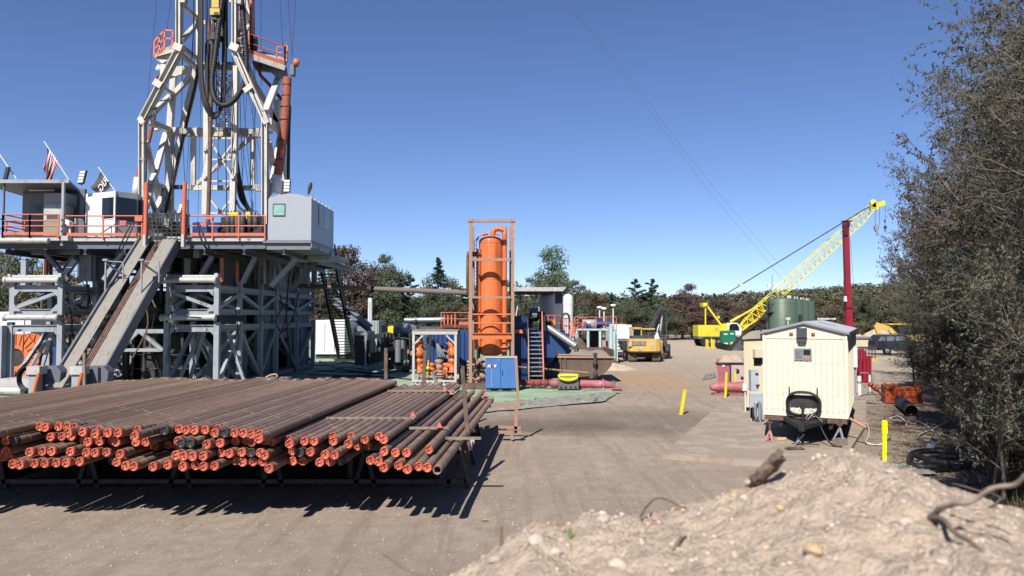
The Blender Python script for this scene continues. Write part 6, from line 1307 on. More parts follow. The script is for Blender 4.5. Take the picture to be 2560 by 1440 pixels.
c = MB(); lbox(c, 1.02, 1.32, -.20, -.03, 3.42, 3.72); lbox(c, 1.05, 1.29, -.16, -.03, 3.28, 3.42); c.build('vent_hood', M('charcoal hood', A(70,70,76), .6), tl)
for a in (.85, 1.5): c = MB(); c.cbox(L3(a, -.05, 3.55), .11, .05, .055, rz=ang+math.pi); c.build('marker_light', M('amber lens', A(196,88,60), .3), tl)
c = MB(); c.tube([L3(-.06,-.05,3.3), L3(-.06,-.05,3.85)], .03, 6); c.tube([L3(.5,2,ze+.2), L3(.5,2,ze+.55)], .025, 6); c.cbox(L3(.85,3,zr+.12), .1, .1, .3); c.build('roof_pipe', m_blk, tl)
c = MB()
for b in (3.2,): lbox(c, 1.4, 2.0, b, b+.4, zr+.1, zr+.16); 
c.tube([L3(.6,1.4,ze+.25), L3(.6,1.4,zr+.12)], .03, 6); c.cbox(L3(.6,1.4,zr+.14), .14, .1, .1); c.build('roof_fitting', m_owhite, tl)
# chassis, hitch, wheels
c = MB(); lbox(c, .02, W-.02, 0, LL, zb-.16, zb-.002); c.build('chassis', m_rust, tl)
c = MB()
for a in (.5, W-.5): lbox(c, a-.05, a+.05, .1, LL-.1, zb-.36, zb-.17)
for b in (4.0, 5.0):
    c.cyl(L3(.1,b,.42+.14), L3(W-.1,b,.42+.14), .06, 8)
c.build('axle_frame', m_blk, tl)
for b in (4.0, 5.0):
    for a in (.15, W-.35):
        c = MB(); c._lathe(L3(a,b,.5), [(.2,0),(.34,.02),(.36,.06),(.36,.14),(.34,.18),(.2,.2)], 24, 0, ux); w_ = c.build('wheel', m_black, tl); c = MB(); c._lathe(L3(a+.01,b,.5), [(.01,.02),(.2,.02),(.2,.16),(.01,.16)], 16, 0, ux); c.build('rim', m_owhite, w_)
c = MB(); c.beam(L3(.6,.05,zb-.1), L3(1.2,-1.05,zb-.2), .09, .13); c.beam(L3(1.85,.05,zb-.1), L3(1.25,-1.05,zb-.2), .09, .13); c.beam(L3(.7,-.14,zb-.1), L3(1.8,-.14,zb-.1), .08, .1); lbox(c, .85, 1.6, -.6, -.2, zb-.13, zb-.1); lbox(c, 1.14, 1.3, -1.15, -.95, zb-.3, zb-.05)
c.build('hitch', m_blk, tl)
c = MB(); c.tube([L3(1.22,-.7,zb-.3), L3(1.22,-.7,zb+.38)], .045, 8); c.cbox(L3(1.22,-.7,zb+.42), .13, .13, .2, rz=ang); c.tube([L3(1.22,-.7,zb-.3), L3(1.0,-.85,.2)], .03, 6); c.tube([L3(.9,-.85,.2), L3(1.7,-.8,.22)], .018, 5); c.build('hitch_jack', m_blk, tl)
c = MB(); c.tube([L3(1.0,-.85,.17), L3(1.25,-.75,.5)], .028, 8); c.build('jack_strut', m_galv, tl)
c = MB(); c.tube(smooth_path([L3(1.35,-.6,zb+.0), L3(1.5,-.55,zb+.15), L3(1.55,-.4,zb+.1), L3(1.75,-.3,zb-.1)]), .015, 5); c.tube(smooth_path([L3(1.3,-.6,zb+.05), L3(1.45,-.5,zb+.25), L3(1.5,-.3,zb+.2)]), .012, 5); c.build('wiring', m_galv, tl)
c = MB(); c.tube([L3(.78,-.12,zb+.05), L3(.78,-.12,zb+.93)], .02, 6); c.tube([L3(1.6,-.12,zb+.05), L3(1.6,-.12,zb+.93)], .02, 6); lbox(c, .8, 1.58, -.09, -.06, zb+.35, zb+.68); c.build('hose_rack', m_dark, tl)
# side fittings
c = MB(); lbox(c, W+.02, W+.16, 5.2, 5.7, 2.2, 2.95); c.build('junction_box', m_plastw, tl)
c = MB(); lbox(c, W+.02, W+.1, 5.3, 5.5, 1.2, 2.2); c.build('meter_box', m_galv, tl)
c = MB(); c.tube([L3(W-.05,1.2,zb-.1), L3(W+.5,.9,zb-.35)], .05, 8); c.build('drain_pipe', M('copper drain', A(190,140,120), .5), tl)
def coil(name, ctr, ax1, ax2, r1, r2, nring, rr, mat, label, cat='hose', jit=.02, tail=None):
    t = thing(name, label, cat, ctr-V((0,0,r2))); 
    for k in range(nring):
        c = MB(); o = V((random.uniform(-jit,jit), random.uniform(-jit,jit), random.uniform(-jit,jit))); a_ = r1+random.uniform(-.05,.03)*r1*2; b_ = r2+random.uniform(-.06,.03)*r2*2
        nn = ax1.cross(ax2); c.tube([ctr+o+nn*(k % 3-1)*rr*1.4+ax1*(a_*(abs(math.cos(i*math.pi/16))**.75)*math.copysign(1,math.cos(i*math.pi/16)))+ax2*(b_*(abs(math.sin(i*math.pi/16))**.8)*math.copysign(1,math.sin(i*math.pi/16))) for i in range(32)], rr, 7, closed=True); c.build('loop', mat, t)
    if tail:
        for q in tail: c = MB(); c.tube(smooth_path(q), rr, 7); c.build('tail', mat, t)
    return t
coil('coiled_cable', L3(1.19,-.2,zb+.42), ux, V((0,0,1)), .48, .38, 7, .024, m_black, 'thick black cable coiled on the rack at the front of the cream trailer', 'cable', .02, [[L3(1.62,-.2,zb+.2), L3(1.68,-.25,zb-.2), L3(1.9,-.45,.3), L3(2.15,-.6,.17), L3(2.6,-.5,.05)], [L3(1.6,-.22,zb+.1), L3(1.72,-.3,zb-.3), L3(2.0,-.5,.2), L3(2.3,-.5,.17)], [L3(.72,-.2,zb+.3), L3(.76,-.22,zb-.1), L3(1.0,-.5,zb-.25)]])
def jack(px, py, z1, mat, label, blk=False):
    g_ = G(px, py, .14); z0 = .14; t = thing('jack_stand', label, 'jack stand', g_, 'jack stands under the cream trailer')
    if blk: c = MB(); c.cbox(g_+V((0,0,.09)), .32, .32, .18, .4); c.build('wood_block', m_wood, t); z0 += .181
    c = MB()
    for k in range(3): a = k*2.1+.6; c.beam(V((g_.x+.17*math.cos(a), g_.y+.17*math.sin(a), z0)), V((g_.x, g_.y, z0+.34)), .05)
    c.beam(V((g_.x-.14,g_.y-.1,z0+.03)), V((g_.x+.14,g_.y-.1,z0+.03)), .03)
    c.build('leg', mat, t); c = MB(); c.tube([V((g_.x,g_.y,z0+.2)), V((g_.x,g_.y,z1))], .032, 8); c.cbox((g_.x,g_.y,z1-.02), .14, .1, .04); c.build('ratchet_post', m_rust, t)
p_ = L3(.28,.05,.14); 
jack(1925, 1104, zb-.162, M('faded red jack', A(206,140,136), .5, dirt=A(150,80,70), damt=.3), 'faded red jack stand under the left front corner of the cream trailer')
jack(2100, 1112, zb-.162, m_galv, 'grey jack stand on a wood block under the right front corner of the cream trailer', True)
c = MB(); g_ = G(1950,1100,.15); c.cbox(g_+V((0,0,.02)), .3, .14, .04, .2); c.cbox(g_+V((.06,.02,.06)), .28, .12, .04, -.1); single(c, 'wood_offcuts', M('fresh tan wood', A(206,176,128), .8), 'small tan wood offcuts beside the faded red jack stand', 'wood')
c = MB(); random.seed(4)
pts = [G(1985,1122,.16)+V((random.uniform(-.3,.3), random.uniform(-.15,.15), random.uniform(0,.05))) for k in range(40)]; 
for a, b in zip(pts[:-1], pts[1:]): c.tube([a, b], .015, 5)
single(c, 'chain_heap', m_rust, 'small heap of rusty chain on the pad in front of the trailer hitch', 'chain')
# electrical stand
es = thing('electrical_cabinet', 'pale grey electrical panel on posts at the left front corner of the cream trailer', 'electrical cabinet', G(1887,1062)); b = G(1887,1062); Y = b.y
c = MB(); c.box(X(1873,Y), X(1903,Y), Y, Y+.12, Z(1040,Y), Z(985,Y)); c.box(X(1871,Y), X(1875,Y), Y-.05, Y, 0, Z(982,Y)); c.box(X(1901,Y), X(1905,Y), Y-.05, Y, 0, Z(984,Y)); c.build('panel', M('electrical grey', A(182,190,200), .45), es)
c = MB(); c.box(X(1886,Y), X(1905,Y), Y+.5, Y+.8, Z(982,Y), Z(928,Y)); c.build('upper_box', M('electrical grey', A(182,190,200), .45), es)
c = MB(); c.box(X(1897,Y), X(1904,Y), Y+.46, Y+.5, Z(939,Y), Z(935,Y)); c.box(X(1898,Y), X(1906,Y), Y+.4, Y+.5, Z(968,Y), Z(964,Y)); c.build('label_plate', m_dark, es)
c = MB(); x = X(1888,Y); c.tube(smooth_path([V((x-.08,Y-.12,.15)), V((x-.08,Y-.12,.75)), V((x,Y-.12,.86)), V((x+.08,Y-.12,.75)), V((x+.08,Y-.12,.1))]), .06, 10); c.build('conduit', m_galv, es)
c = MB()
for k in range(3): c.tube(smooth_path([V((x-.2,Y-.1,.5+.1*k)), V((x-.1,Y-.2,.2)), V((x+.25,Y-.1,.1+.05*k))]), .018, 5)
c.box(x-.25, x-.12, Y-.05, Y, .25, .65); c.build('cable', m_blk, es)
# beige shed behind trailer
sh2 = thing('beige_shed', 'beige site shed standing just behind the left side of the cream trailer', 'shed', (X(1890,31),32.5,0)); Y = 31.0
c = MB(); x0 = X(1858,Y); x1 = X(1958,Y); c.poly([V((x0,Y,.3)), V((x1,Y,.3)), V((x1,Y+.0,Z(845,Y))), V((x0,Y,Z(850,Y)))], (1.3,2.8,0)); c.build('body', m_creamd, sh2)
c = MB(); c.poly([V((X(1852,Y),Y-.1,Z(848,Y))), V((X(1905,Y),Y-.1,Z(846,Y))), V((X(1985,Y),Y-.1,Z(846,Y))), V((X(1985,Y),Y-.1,Z(838,Y))), V((X(1925,Y),Y-.1,Z(826,Y))), V((X(1875,Y),Y-.1,Z(828,Y))), V((X(1854,Y),Y-.1,Z(841,Y)))], (1.4,3,0)); c.build('roof', M('grey beige roof', A(176,168,152), .7), sh2)
c = MB(); c.box(X(1882,Y), X(1901,Y), Y-.02, Y-.001, Z(914,Y), Z(896,Y)); c.build('window', m_glass, sh2)
c = MB(); c.box(X(1880,Y), X(1903,Y), Y-.3, Y-.001, Z(893,Y), Z(873,Y)); c.build('window_awning', M('beige awning', A(214,202,170), .5), sh2)
c = MB()
for px in (1858.5,): c.box(X(px,Y)-.03, X(px,Y)+.03, Y-.1, Y-.02, 0, .9)
for k in range(9): c.box(X(1860,Y)+k*.18, X(1860,Y)+k*.18+.015, Y-.012, Y-.0005, .35, 2.7)
c.build('trim', m_creamd, sh2)
c = MB(); c.box(X(1851,Y), X(1860,Y), Y-.2, Y-.05, Z(976,Y), Z(958,Y)); c.tube([V((X(1858,Y),Y-.12,0)), V((X(1858,Y),Y-.12,1))], .03, 6); c.build('outlet_box', m_plastw, sh2)
# ================= RIGHT SIDE THINGS =================
rr_ = thing('pipe_crate', 'crimson frame holding short red pipes right of the cream trailer', 'crate', (X(2153,46),47,0)); Y = 45.6
c = MB()
for px in (2137,2150,2160,2168,2174): c.beam((px,956,Y),(px,878 if px < 2165 else 890,Y),.16,.16)
for py in (900,925,952): c.beam((2134,py,Y+.1),(2175,py,Y+.1),.14,.14)
c.beam((2137,880,Y),(2160,878,Y),.2,.3); c.box(X(2134,Y), X(2174,Y), Y, Y+3, .02, .2); c.build('frame', m_red, rr_)
for i, px in enumerate((2143,2155,2167)):
    for j, py in enumerate((909,928,943)):
        c = MB(); c._lathe(P(px,py,Y+.3), [(.14,0),(.24,0),(.24,2.2),(.14,2.2)], 14, 0, V((0,1,0))); c._lathe(P(px,py,Y+.3), [(.14,2.2),(.14,0)], 14, 0, V((0,1,0))); c.build('pipe', m_red, rr_)
for px, y0, y1, lab in ((2149,940,988,'thick white plastic pipe stub with black bands'),(2175,938,984,'thinner white plastic pipe stub to the right of the banded one')):
    b = G(px, y1); t = thing('pipe_stub', lab, 'pipe', b); c = MB(); c.cyl(b, V((b.x,b.y,Z(y0,b.y))), .1 if px < 2160 else .055, 14); c.build('pipe_body', m_plastw, t)
    if px < 2160: 
        c = MB()
        for z in (.62,.68): c.lathe(b+V((0,0,z)), [(.1,0),(.108,0),(.108,.03),(.1,.03)], 14)
        c.build('band', m_blk, t)
    else: c = MB(); c.box(b.x+.08, b.x+.22, b.y-.05, b.y+.08, .45, .98); c.tube(smooth_path([V((b.x,b.y,1.0)), V((b.x-.2,b.y,1.1)), V((b.x-.5,b.y,1.08))]), .03, 6); c.build('riser', m_galv, t)
ob = thing('orange_steel_box', 'rusty orange steel box with lifting eyes at the edge of the thicket', 'box', (X(2255,34.5),35,0)); Y = 34.6
m_or2 = M('rusty orange box', A(170,76,40), .6, var=.25, scale=4, dirt=A(90,48,30), damt=.5)
x0, x1 = X(2209,Y), X(2300,Y); c = MB(); c.poly([V((x0,Y,.05)), V((x1+.05,Y,.05)), V((x1,Y,Z(966,Y))), V((x0,Y,Z(966,Y)))], (.3,1.0,0)); c.build('body', m_or2, ob)
c = MB(); c.box(x0+.4, x0+.5, Y-.05, Y, .05, .75); c.box(x1-.12, x1-.02, Y-.05, Y, .05, .75); c.box(x0, x1, Y-.04, Y, .68, .76)
for px in (2212,2231,2292): c._lathe(P(px,962,Y+.1), [(.05,-.03),(.1,-.03),(.1,.03),(.05,.03)], 12, 0, V((0,1,0)))
c.build('frame', m_or2, ob)
c = MB(); c.beam((2250,966,Y+.3),(2282,958,Y+.6),.5,.03); c.build('lid', m_blk, ob)
no = thing('swivel_pipe', 'orange jointed steel pipe leaning on the left end of the rusty orange box', 'pipe', P(2190,975,34)); c = MB(); c.tube([(2176,962,34),(2186,970,34),(2210,990,34.3)], .055, 8)
for px, py in ((2176,961),(2184,967),(2190,972)): c._lathe(P(px,py,34), [(.01,-.06),(.12,-.05),(.12,.05),(.01,.06)], 10, 0, V((.8,0,-.6)).normalized())
c.build('pipe_body', m_or2, no)
bp_ = thing('black_pipe', 'short wide black pipe lying in front of the rusty orange box', 'pipe', G(2268,1020)); c = MB(); a = G(2250,1002,.24); b = G(2278,1026,.24); d = (b-a).normalized(); L_ = (b-a).length; c._lathe(a, [(.21,0),(.24,0),(.24,L_),(.21,L_)], 24, 0, d); c._lathe(a, [(.21,L_),(.21,0)], 24, 0, d); c.build('pipe_body', M('matt black pipe', A(46,48,52), .5), bp_)
bh = thing('black_hose_coil', 'thick black suction hose lying in flat loops on the leaf litter', 'hose', G(2360,1150)); random.seed(8)
for k, q in enumerate(([(2275,1150),(2280,1136),(2300,1129),(2345,1128),(2390,1133),(2415,1142),(2420,1150),(2400,1150)], [(2275,1150),(2278,1160),(2300,1166),(2345,1168),(2400,1166),(2440,1168)], [(2292,1138),(2310,1146),(2345,1156),(2390,1160),(2430,1162)], [(2312,1150),(2350,1144),(2390,1144),(2420,1152),(2428,1160)], [(2300,1166),(2330,1158),(2380,1152),(2420,1158)])):
    pth = smooth_path([G(x, y, .09+.06*(k % 3)) for x, y in q], 8); c = MB(); c.tube(pth, [.085+.007*(i % 2) for i in range(len(pth))], 10); c.build('hose_loop', m_black, bh)
c = MB(); c.poly([G(2310,1125,.1), G(2332,1127,.12), G(2345,1102,.3), G(2330,1094,.35)], (0,0,.02)); single(c, 'corrugated_plate', m_dgrey, 'grey corrugated offcut behind the black suction hose coil', 'plate')
for pts, lab in (([(2140,1040),(2168,1060),(2172,1090),(2165,1105),(2190,1112),(2210,1108)], 'pale thin cable curling on the ground left of the lime yellow post'),([(2225,1045),(2245,1040),(2262,1052),(2266,1064)], 'pale thin cable arching on the leaf litter'),([(2275,1048),(2300,1055),(2325,1072),(2300,1085),(2295,1096)], 'pale thin cable looping near the corrugated offcut'),([(2330,1075),(2350,1062),(2372,1055)], 'short pale cable at the edge of the thicket'),
        ([(2150,990),(2180,985),(2215,990)], 'dark hose on the dirt behind the white pipe stubs'),([(1805,1028),(1830,1040),(1850,1034),(1872,1052)], 'thin dark cable on the dirt left of the electrical panel')):
    c = MB(); c.tube(smooth_path([G(x, y, .04+.06*(i % 2)) for i, (x, y) in enumerate(pts)]), .018 if 'pale' in lab else .02, 6); single(c, 'ground_cable', m_plastw if 'pale' in lab else m_blk, lab, 'cable')
# SUV
sv = thing('parked_car', 'dark grey off-road car parked behind the overhanging thicket branches', 'car', (X(2255,78),79,0)); Y = 78.0; m_car = M('dark grey car paint', A(44,50,58), .25, var=.05); x0, x1 = X(2189,Y), X(2300,Y)
def carp(px, py): return V((X(px,Y), Y, Z(py,Y)))
c = MB(); c.poly([carp(*p) for p in ((2189,875),(2188,862),(2190,852),(2198,840),(2203,837),(2262,838),(2278,851),(2304,855),(2308,862),(2307,875))], (0,1.8,0)); c.build('body', m_car, sv)
c = MB()
for q in (((2194,852),(2200,842),(2212,841),(2212,852)),((2215,852),(2215,841),(2234,841),(2234,852)),((2237,852),(2237,841),(2259,841),(2268,852))): c.poly([carp(*p)+V((0,-.02,0)) for p in q], (0,.01,0))
c.build('side_window', M('reflective car glass', A(110,125,140), .1), sv)
for px in (2216, 2287):
    c = MB(); c._lathe(V((X(px,Y),Y-.06,.4)), [(.22,0),(.38,0),(.41,.05),(.41,.25),(.38,.3)], 24, 0, V((0,1,0))); w_ = c.build('wheel', m_black, sv); c = MB(); c._lathe(V((X(px,Y),Y-.07,.4)), [(.01,0),(.22,0),(.24,.02)], 16, 0, V((0,1,0)))
    for k in range(6): a = k*math.pi/3; c.beam(V((X(px,Y),Y-.09,.4)), V((X(px,Y)+.2*math.cos(a),Y-.09,.4+.2*math.sin(a))), .05)
    c.build('rim', m_galv, w_)
c = MB(); c.box(X(2188,Y)-.08, X(2188,Y)+.3, Y, Y+1.8, .5, .75); c.box(X(2196,Y), X(2262,Y), Y+.1, Y+.16, Z(836,Y), Z(834.5,Y)); c.build('bumper', m_dgrey, sv)
c = MB(); c.box(X(2188.5,Y)-.03, X(2190,Y), Y-.01, Y+.1, Z(861,Y), Z(853,Y)); c.build('tail_light', m_red, sv)
# backhoe
bk2 = thing('backhoe', 'yellow backhoe mostly hidden behind the thicket and the dark car', 'digger', (X(2250,88),88,0)); Y = 88
c = MB(); c.beam((2205,852,Y),(2189,812,Y),.28,.5); c.beam((2189,812,Y),(2222,822,Y),.3,.6); c.beam((2222,822,Y),(2240,838,Y),.3,.5); c.build('arm', m_dyel, bk2)
c = MB(); c.box(X(2240,Y), X(2318,Y), Y, Y+2, .8, Z(838,Y)); c.box(X(2222,Y), X(2290,Y), Y+.1, Y+1.9, Z(812,Y), Z(809,Y)); c.build('body', m_dyel, bk2)
c = MB()
for px in (2225,2248,2268,2288): c.beam((px,840,Y+.2),(px,811,Y+.2),.1)
c.box(X(2248,Y), X(2286,Y), Y+.3, Y+1.6, Z(838,Y), Z(815,Y)); c.build('cab', m_glass, bk2)
for px, r in ((2250,.7),(2300,.5)): c = MB(); c._lathe(V((X(px,Y),Y-.1,r)), [(.01,0),(r*.5,0),(r,.02),(r,.4),(r*.5,.42)], 20, 0, V((0,1,0))); c.build('wheel', m_black, bk2)
c = MB(); c.poly([(2180,850,Y),(2198,850,Y),(2200,862,Y),(2190,868,Y),(2181,862,Y)], (0,.8,0)); c.build('bucket', m_dark, bk2)
# pipe racks in the far right yard
rk = thing('pipe_bench', 'low dark steel bench carrying pipes beyond the crimson crate', 'rack', (X(2163,72),72,0)); c = MB(); c.box(X(2128,72), X(2192,72), 72, 73.2, .95, 1.08)
for k in range(8): x = X(2134+k*7.5,72); c.beam(V((x,72.1,0)), V((x,72.1,.95)), .07)
c.build('bench', m_dark, rk)
for k, (py, lab) in enumerate(((843,'upper pale pipe'),(847,'lower rusty pipe'))): 
    c = MB(); c.tube([(2130,py,80),(2190,py+.5,80)], .12, 8); single(c, 'stored_pipe', m_galv if k == 0 else m_rust, lab+' stored behind the dark steel bench', 'pipe')
c = MB(); c.box(X(2136,66), X(2194,66), 66, 66.4, 0, .35); single(c, 'timber_beam', m_yel if False else M('tan timber', A(200,170,110), .8), 'tan timber beam lying in front of the dark steel bench', 'timber')
rumple('tarpaulin', [G(2120,838), G(2200,838), G(2200,826), G(2120,826)], 'pale crumpled sheeting at the foot of the trees far right', 'tarpaulin', m_tarp, .5, 10, 22, .6)
# ================= PIPE RACKS =================
random.seed(42)
PR = .0885; dirp = V((math.sin(.0605), math.cos(.0605), 0))
m_pipe = M('brown steel casing', A(134,110,94), .5, metal=.0, var=.16, scale=1.2, dirt=A(128,92,74), damt=.42, dscale=1.6, rand=.3, spec=.35)
m_band = M('pale scuffed ring', A(178,164,150), .5, var=.2)
m_capo = M('orange plastic cap', A(222,112,84,.62), .55, var=.06, dirt=A(160,70,50), damt=.2, dscale=9, rand=.22)
m_capk = M('dark plastic cap', A(62,62,64), .5, var=.1)
def pipe_proto(kind, length):
    t = thing('casing_pipe', 'x', 'pipe', (0,0,0)); c = MB(); r = PR; n = 16
    prof = [(r*.93,0),(r,.012),(r,.30),(r*1.0,.31),(r*.96,.33),(r*.97,length*.5),(r*.96,length-.45),(r*1.08,length-.43),(r*1.08,length-.2),(r*.97,length-.18),(r*.93,length)]
    c._lathe(V((0,0,0)), prof, n, 0, V((0,1,0))); c._lathe(V((0,length,0)), [(r*.93,0),(r*.7,-.001),(r*.7,-.3),(.001,-.3)], n, 0, V((0,1,0)))
    if kind == 'open': c._lathe(V((0,0,0)), [(r*.93,0),(r*.8,.001),(r*.8,.9),(.001,.9)], n, 0, V((0,1,0)))
    bend = random.uniform(-.012, .012); c.v = [(x_+bend*math.sin(math.pi*y_/length), y_, z_) for x_, y_, z_ in c.v]; b = c.build('pipe_body', m_pipe, t)
    c = MB(); c._lathe(V((0,random.uniform(.3,.5),0)), [(r,0),(r*1.02,0),(r*1.02,.015),(r,.015)], n, 0, V((0,1,0))); c._lathe(V((0,random.uniform(1.2,3),0)), [(r*.96,0),(r*.99,0),(r*.99,.012),(r*.96,.012)], n, 0, V((0,1,0))); c._lathe(V((0,length-.44,0)), [(r,0),(r*1.09,0),(r*1.09,.02),(r,.02)], n, 0, V((0,1,0))); c.build('ring_mark', m_band, b)
    if kind != 'open':
        m = m_capo if kind == 'orange' else m_capk; c = MB(); R1 = r*1.01
        c._lathe(V((0,0,0)), [(r*1.0,.09),(R1,.09),(R1,-.02),(R1*.93,-.03),(R1*.84,-.03),(R1*.82,-.005),(R1*.5,-.002),(.001,-.006)], 20, 0, V((0,1,0)))
        for k in range(4): a = k*math.pi/2+.5; c.cbox((R1*.78*math.cos(a), -.018, R1*.78*math.sin(a)), .03, .03, .03)
        cp = c.build('end_cap', m, t)
        c = MB(); c._lathe(V((0,-.0,0)), [(R1*1.0,-.022),(R1*1.015,-.022),(R1*1.015,-.012),(R1,-.012)], 20, 0, V((0,1,0)))  # dark rim and arcs stand in for shade in the cap recess
        for k in range(3):
            for j in range(4):
                a = k*1.57+.2+j*.22; c.cbox((R1*.85*math.cos(a), -.030, R1*.85*math.sin(a)), .005, .005, .016, M=Matrix.Rotation(-a, 3, 'Y'))
        for k in range(5): a = random.random()*6.28; rr_2 = random.random()*.05; c.cbox((rr_2*math.cos(a), -.008, rr_2*math.sin(a)), .012, .006, .03, M=Matrix.Rotation(a, 3, 'Y'))
        c.build('cap_shade_and_scuff', m_dark, cp)
    return t
protos = {}
for kind in ('orange', 'black', 'open'):
    protos[kind] = [pipe_proto(kind, L__) for L__ in ((11.5, 11.9, 11.65, 11.8, 11.4) if kind == 'orange' else (11.5, 11.9))] if kind != 'open' else [pipe_proto(kind, 11.8)]
used = set()
LAB = {1: 'in the lowest pipe layer', 2: 'in the second pipe layer from the bottom', 3: 'in the third pipe layer from the bottom', 4: 'in the top pipe layer'}
def put(kind, x, y, z, ang, layer, label=None):
    # (x, y) is the front end; the thing's origin is the front end
    pr = random.choice(protos[kind]); k = id(pr)
    lab = label or {'orange': 'brown pipe with an orange end cap ', 'black': 'brown pipe with a dark grey end cap ', 'open': 'brown pipe with an open uncapped end '}[kind]+LAB[layer]
    if k not in used: used.add(k); o = pr; o.location = (x, y, z); o.rotation_euler = (0,0,-ang); o['label'] = lab; o['group'] = 'layer %d of the casing pipes' % layer
    else: o = dup(pr, (x, y, z), -ang, None, lab, 'layer %d of the casing pipes' % layer)
    return o
ZL = {1: 1.2, 2: 1.4, 3: 1.6, 4: 1.8}
def xf(xr15, y): return xr15+(y-14.5)*.0605   # x on a pipe line that passes xr15 at Y=14.5
def layer_ends(layer, x0, x1, drop, base):
    x = x0; y = base; hold = 0
    while x < x1:
        if hold <= 0: y = base+random.choice((-.35, -.1, .0, .15, .4, .8)); hold = random.randint(1, 6)
        hold -= 1
        if random.random() > drop:
            yy = y+random.uniform(-.12, .12); kind = 'black' if random.random() < .11 else 'orange'
            put(kind, xf(x, yy), yy, ZL[layer], .0605+random.uniform(-.0012,.0012), layer)
        x += .192
layer_ends(4, -14.3, -4.85, 0, 14.7)
put('orange', xf(-4.72, 14.0), 14.0, ZL[4], .0605, 4, 'rightmost brown pipe in the top layer of the big pipe stack')
layer_ends(3, -14.2, -4.6, .15, 15.0)
x = -4.55
while x < -2.6:
    y = 14.9+random.choice((-.3,0,.2,.6)); put('orange', xf(x,y), y, ZL[3], .0605, 3); x += .192
layer_ends(2, -14.2, -2.7, .22, 14.8)
for x, a, y, k in ((-2.55,.063,14.9,'orange'),(-2.3,.058,14.75,'orange'),(-2.08,.058,14.75,'orange'),(-1.68,.056,15.1,'orange')): put(k, x, y, ZL[2], a, 2)
layer_ends(1, -14.2, -2.6, .3, 14.5)
for x, a, y, k in ((-2.45,.062,14.3,'orange'),(-2.2,.06,14.5,'orange'),(-1.98,.064,14.15,'orange'),(-1.8,.06,14.4,'orange'),(-1.62,.062,14.3,'orange'),(-1.41,.06,14.05,'open')): put(k, x, y, ZL[1], a, 1, 'brown pipe with an open uncapped end at the right edge of the lowest layer' if k == 'open' else None)
for k in protos:
    for pr in protos[k]:
        if id(pr) not in used:
            for ch in list(pr.children):
                for g_ in list(ch.children): bpy.data.objects.remove(g_)
                bpy.data.objects.remove(ch)
            bpy.data.objects.remove(pr)
# rack under the pipes
rkz = 1.2-PR
for k in range(7):  # unseen beams added to cut side light below the pipes
    c = MB(); x = -14.4+k*2.1; c.beam(V((x, 18.0, .55)), V((x+.4, 24.6, .55)), .12, .9); single(c, 'added_shade_runner', m_dark, 'dark runner added under the pipe stack to block side light', 'beam', 'added runners under the pipe stack')
for i, (y, lab) in enumerate(((17.8,'front dark trestle of the pipe rack in deep shade under the pipe ends'),(20.6,'middle trestle under the pipe stack'),(24.8,'rear trestle under the pipe stack'))):
    t = thing('pipe_trestle', lab, 'trestle', (-8, y, 0)); c = MB(); c.box(-15.5, -1.0, y-.12, y+.12, rkz-.2, rkz-.006); c.build('beam', m_rust if i != 2 else m_wood, t)
    for k in range(7):
        x = -14.5+k*2.2; c = MB(); c.beam(V((x-.25,y,0)), V((x,y,rkz-.2)), .1, .1); c.beam(V((x+.25,y,0)), V((x+.03,y,rkz-.2)), .1, .1); c.build('leg', m_dark, t)
    c = MB(); c.box(-15, -1.1, y-.05, y+.05, .12, .22); c.build('stretcher', m_rust, t)
# timber separators on top
for pts, z, lab in ((((808,1047),(1043,1044)),1.8-.13,'long grey timber strip across the front of the lower pipes'),(((968,978),(1138,976)),1.72,'grey timber strip across the back of the lower pipes'),(((1022,1071),(1122,1069)),1.52,'short grey timber strip across the spread pipes'),(((1110,1097),(1203,1094)),1.36,'short grey timber plank nailed by the right-hand rack post'),(((1155,992),(1235,995)),1.36,'thin timber strip across the back of the rightmost pipes')):
    a, b = [G(p[0], p[1], z) for p in pts]; y = (a.y+b.y)/2; c = MB(); c.beam(V((a.x,y,z)), V((b.x,y,z)), .12, .045); single(c, 'timber_strip', m_wood, lab, 'timber')
for px, py, z, lab in ((1032,1038,1.78,'pink wedge at the right end of the long timber strip'),(1112,973,1.8,'pink wedge on the rear timber strip'),(1098,1066,1.58,'pink wedge on the short timber strip over the spread pipes'),(1128,984,1.7,'pink wedge between the two rear pipe groups'),(1212,988,1.45,'pink wedge on the rightmost rear timber strip')):
    p = G(px, py, z); c = MB(); c.poly([p+V((-.07,0,-.03)), p+V((.07,0,-.03)), p+V((.02,0,.07)), p+V((-.02,0,.07))], (0,.1,0)); single(c, 'wedge', M('salmon plastic', A(226,120,108), .6), lab, 'wedge', 'pink pipe wedges')
m_woodd = M('dark weathered wood', A(116,98,84), .85, var=.3, dirt=A(80,66,56), damt=.5, dscale=3, scale=6)
# side posts
def wpost(pts, w_, lab, mat=m_wood, name='wood_post'):
    c = MB(); c.beam(pts[0], pts[1], w_, w_*.8, up=(0,1,0)); return single(c, name, mat, lab, 'post')
t = thing('rack_post', 'tall weathered wooden post with crosspieces at the right side of the pipe rack', 'post', G(1167,1203)); Yp = 18.4
c = MB(); c.beam((1156,922,Yp),(1171,1110,Yp),.1,.1,up=(0,1,0)); c.beam((1169,1115,Yp-.1),(1163,1204,Yp),.12,.12,up=(0,1,0)); c.build('upright', m_woodd, t)
c = MB(); c.beam((1171,1098,Yp-.15),(1171,1125,Yp-.15),.18,.08,up=(0,1,0)); c.beam((1183,1096,Yp),(1183,1112,Yp),.06,.05,up=(0,1,0)); c.build('cleat', m_owhite, t)
t = thing('rack_end_frame', 'rusty open end frame standing right of the pipe rack near the green mat', 'frame', G(1285,1098)); Yq = 24.4
c = MB()
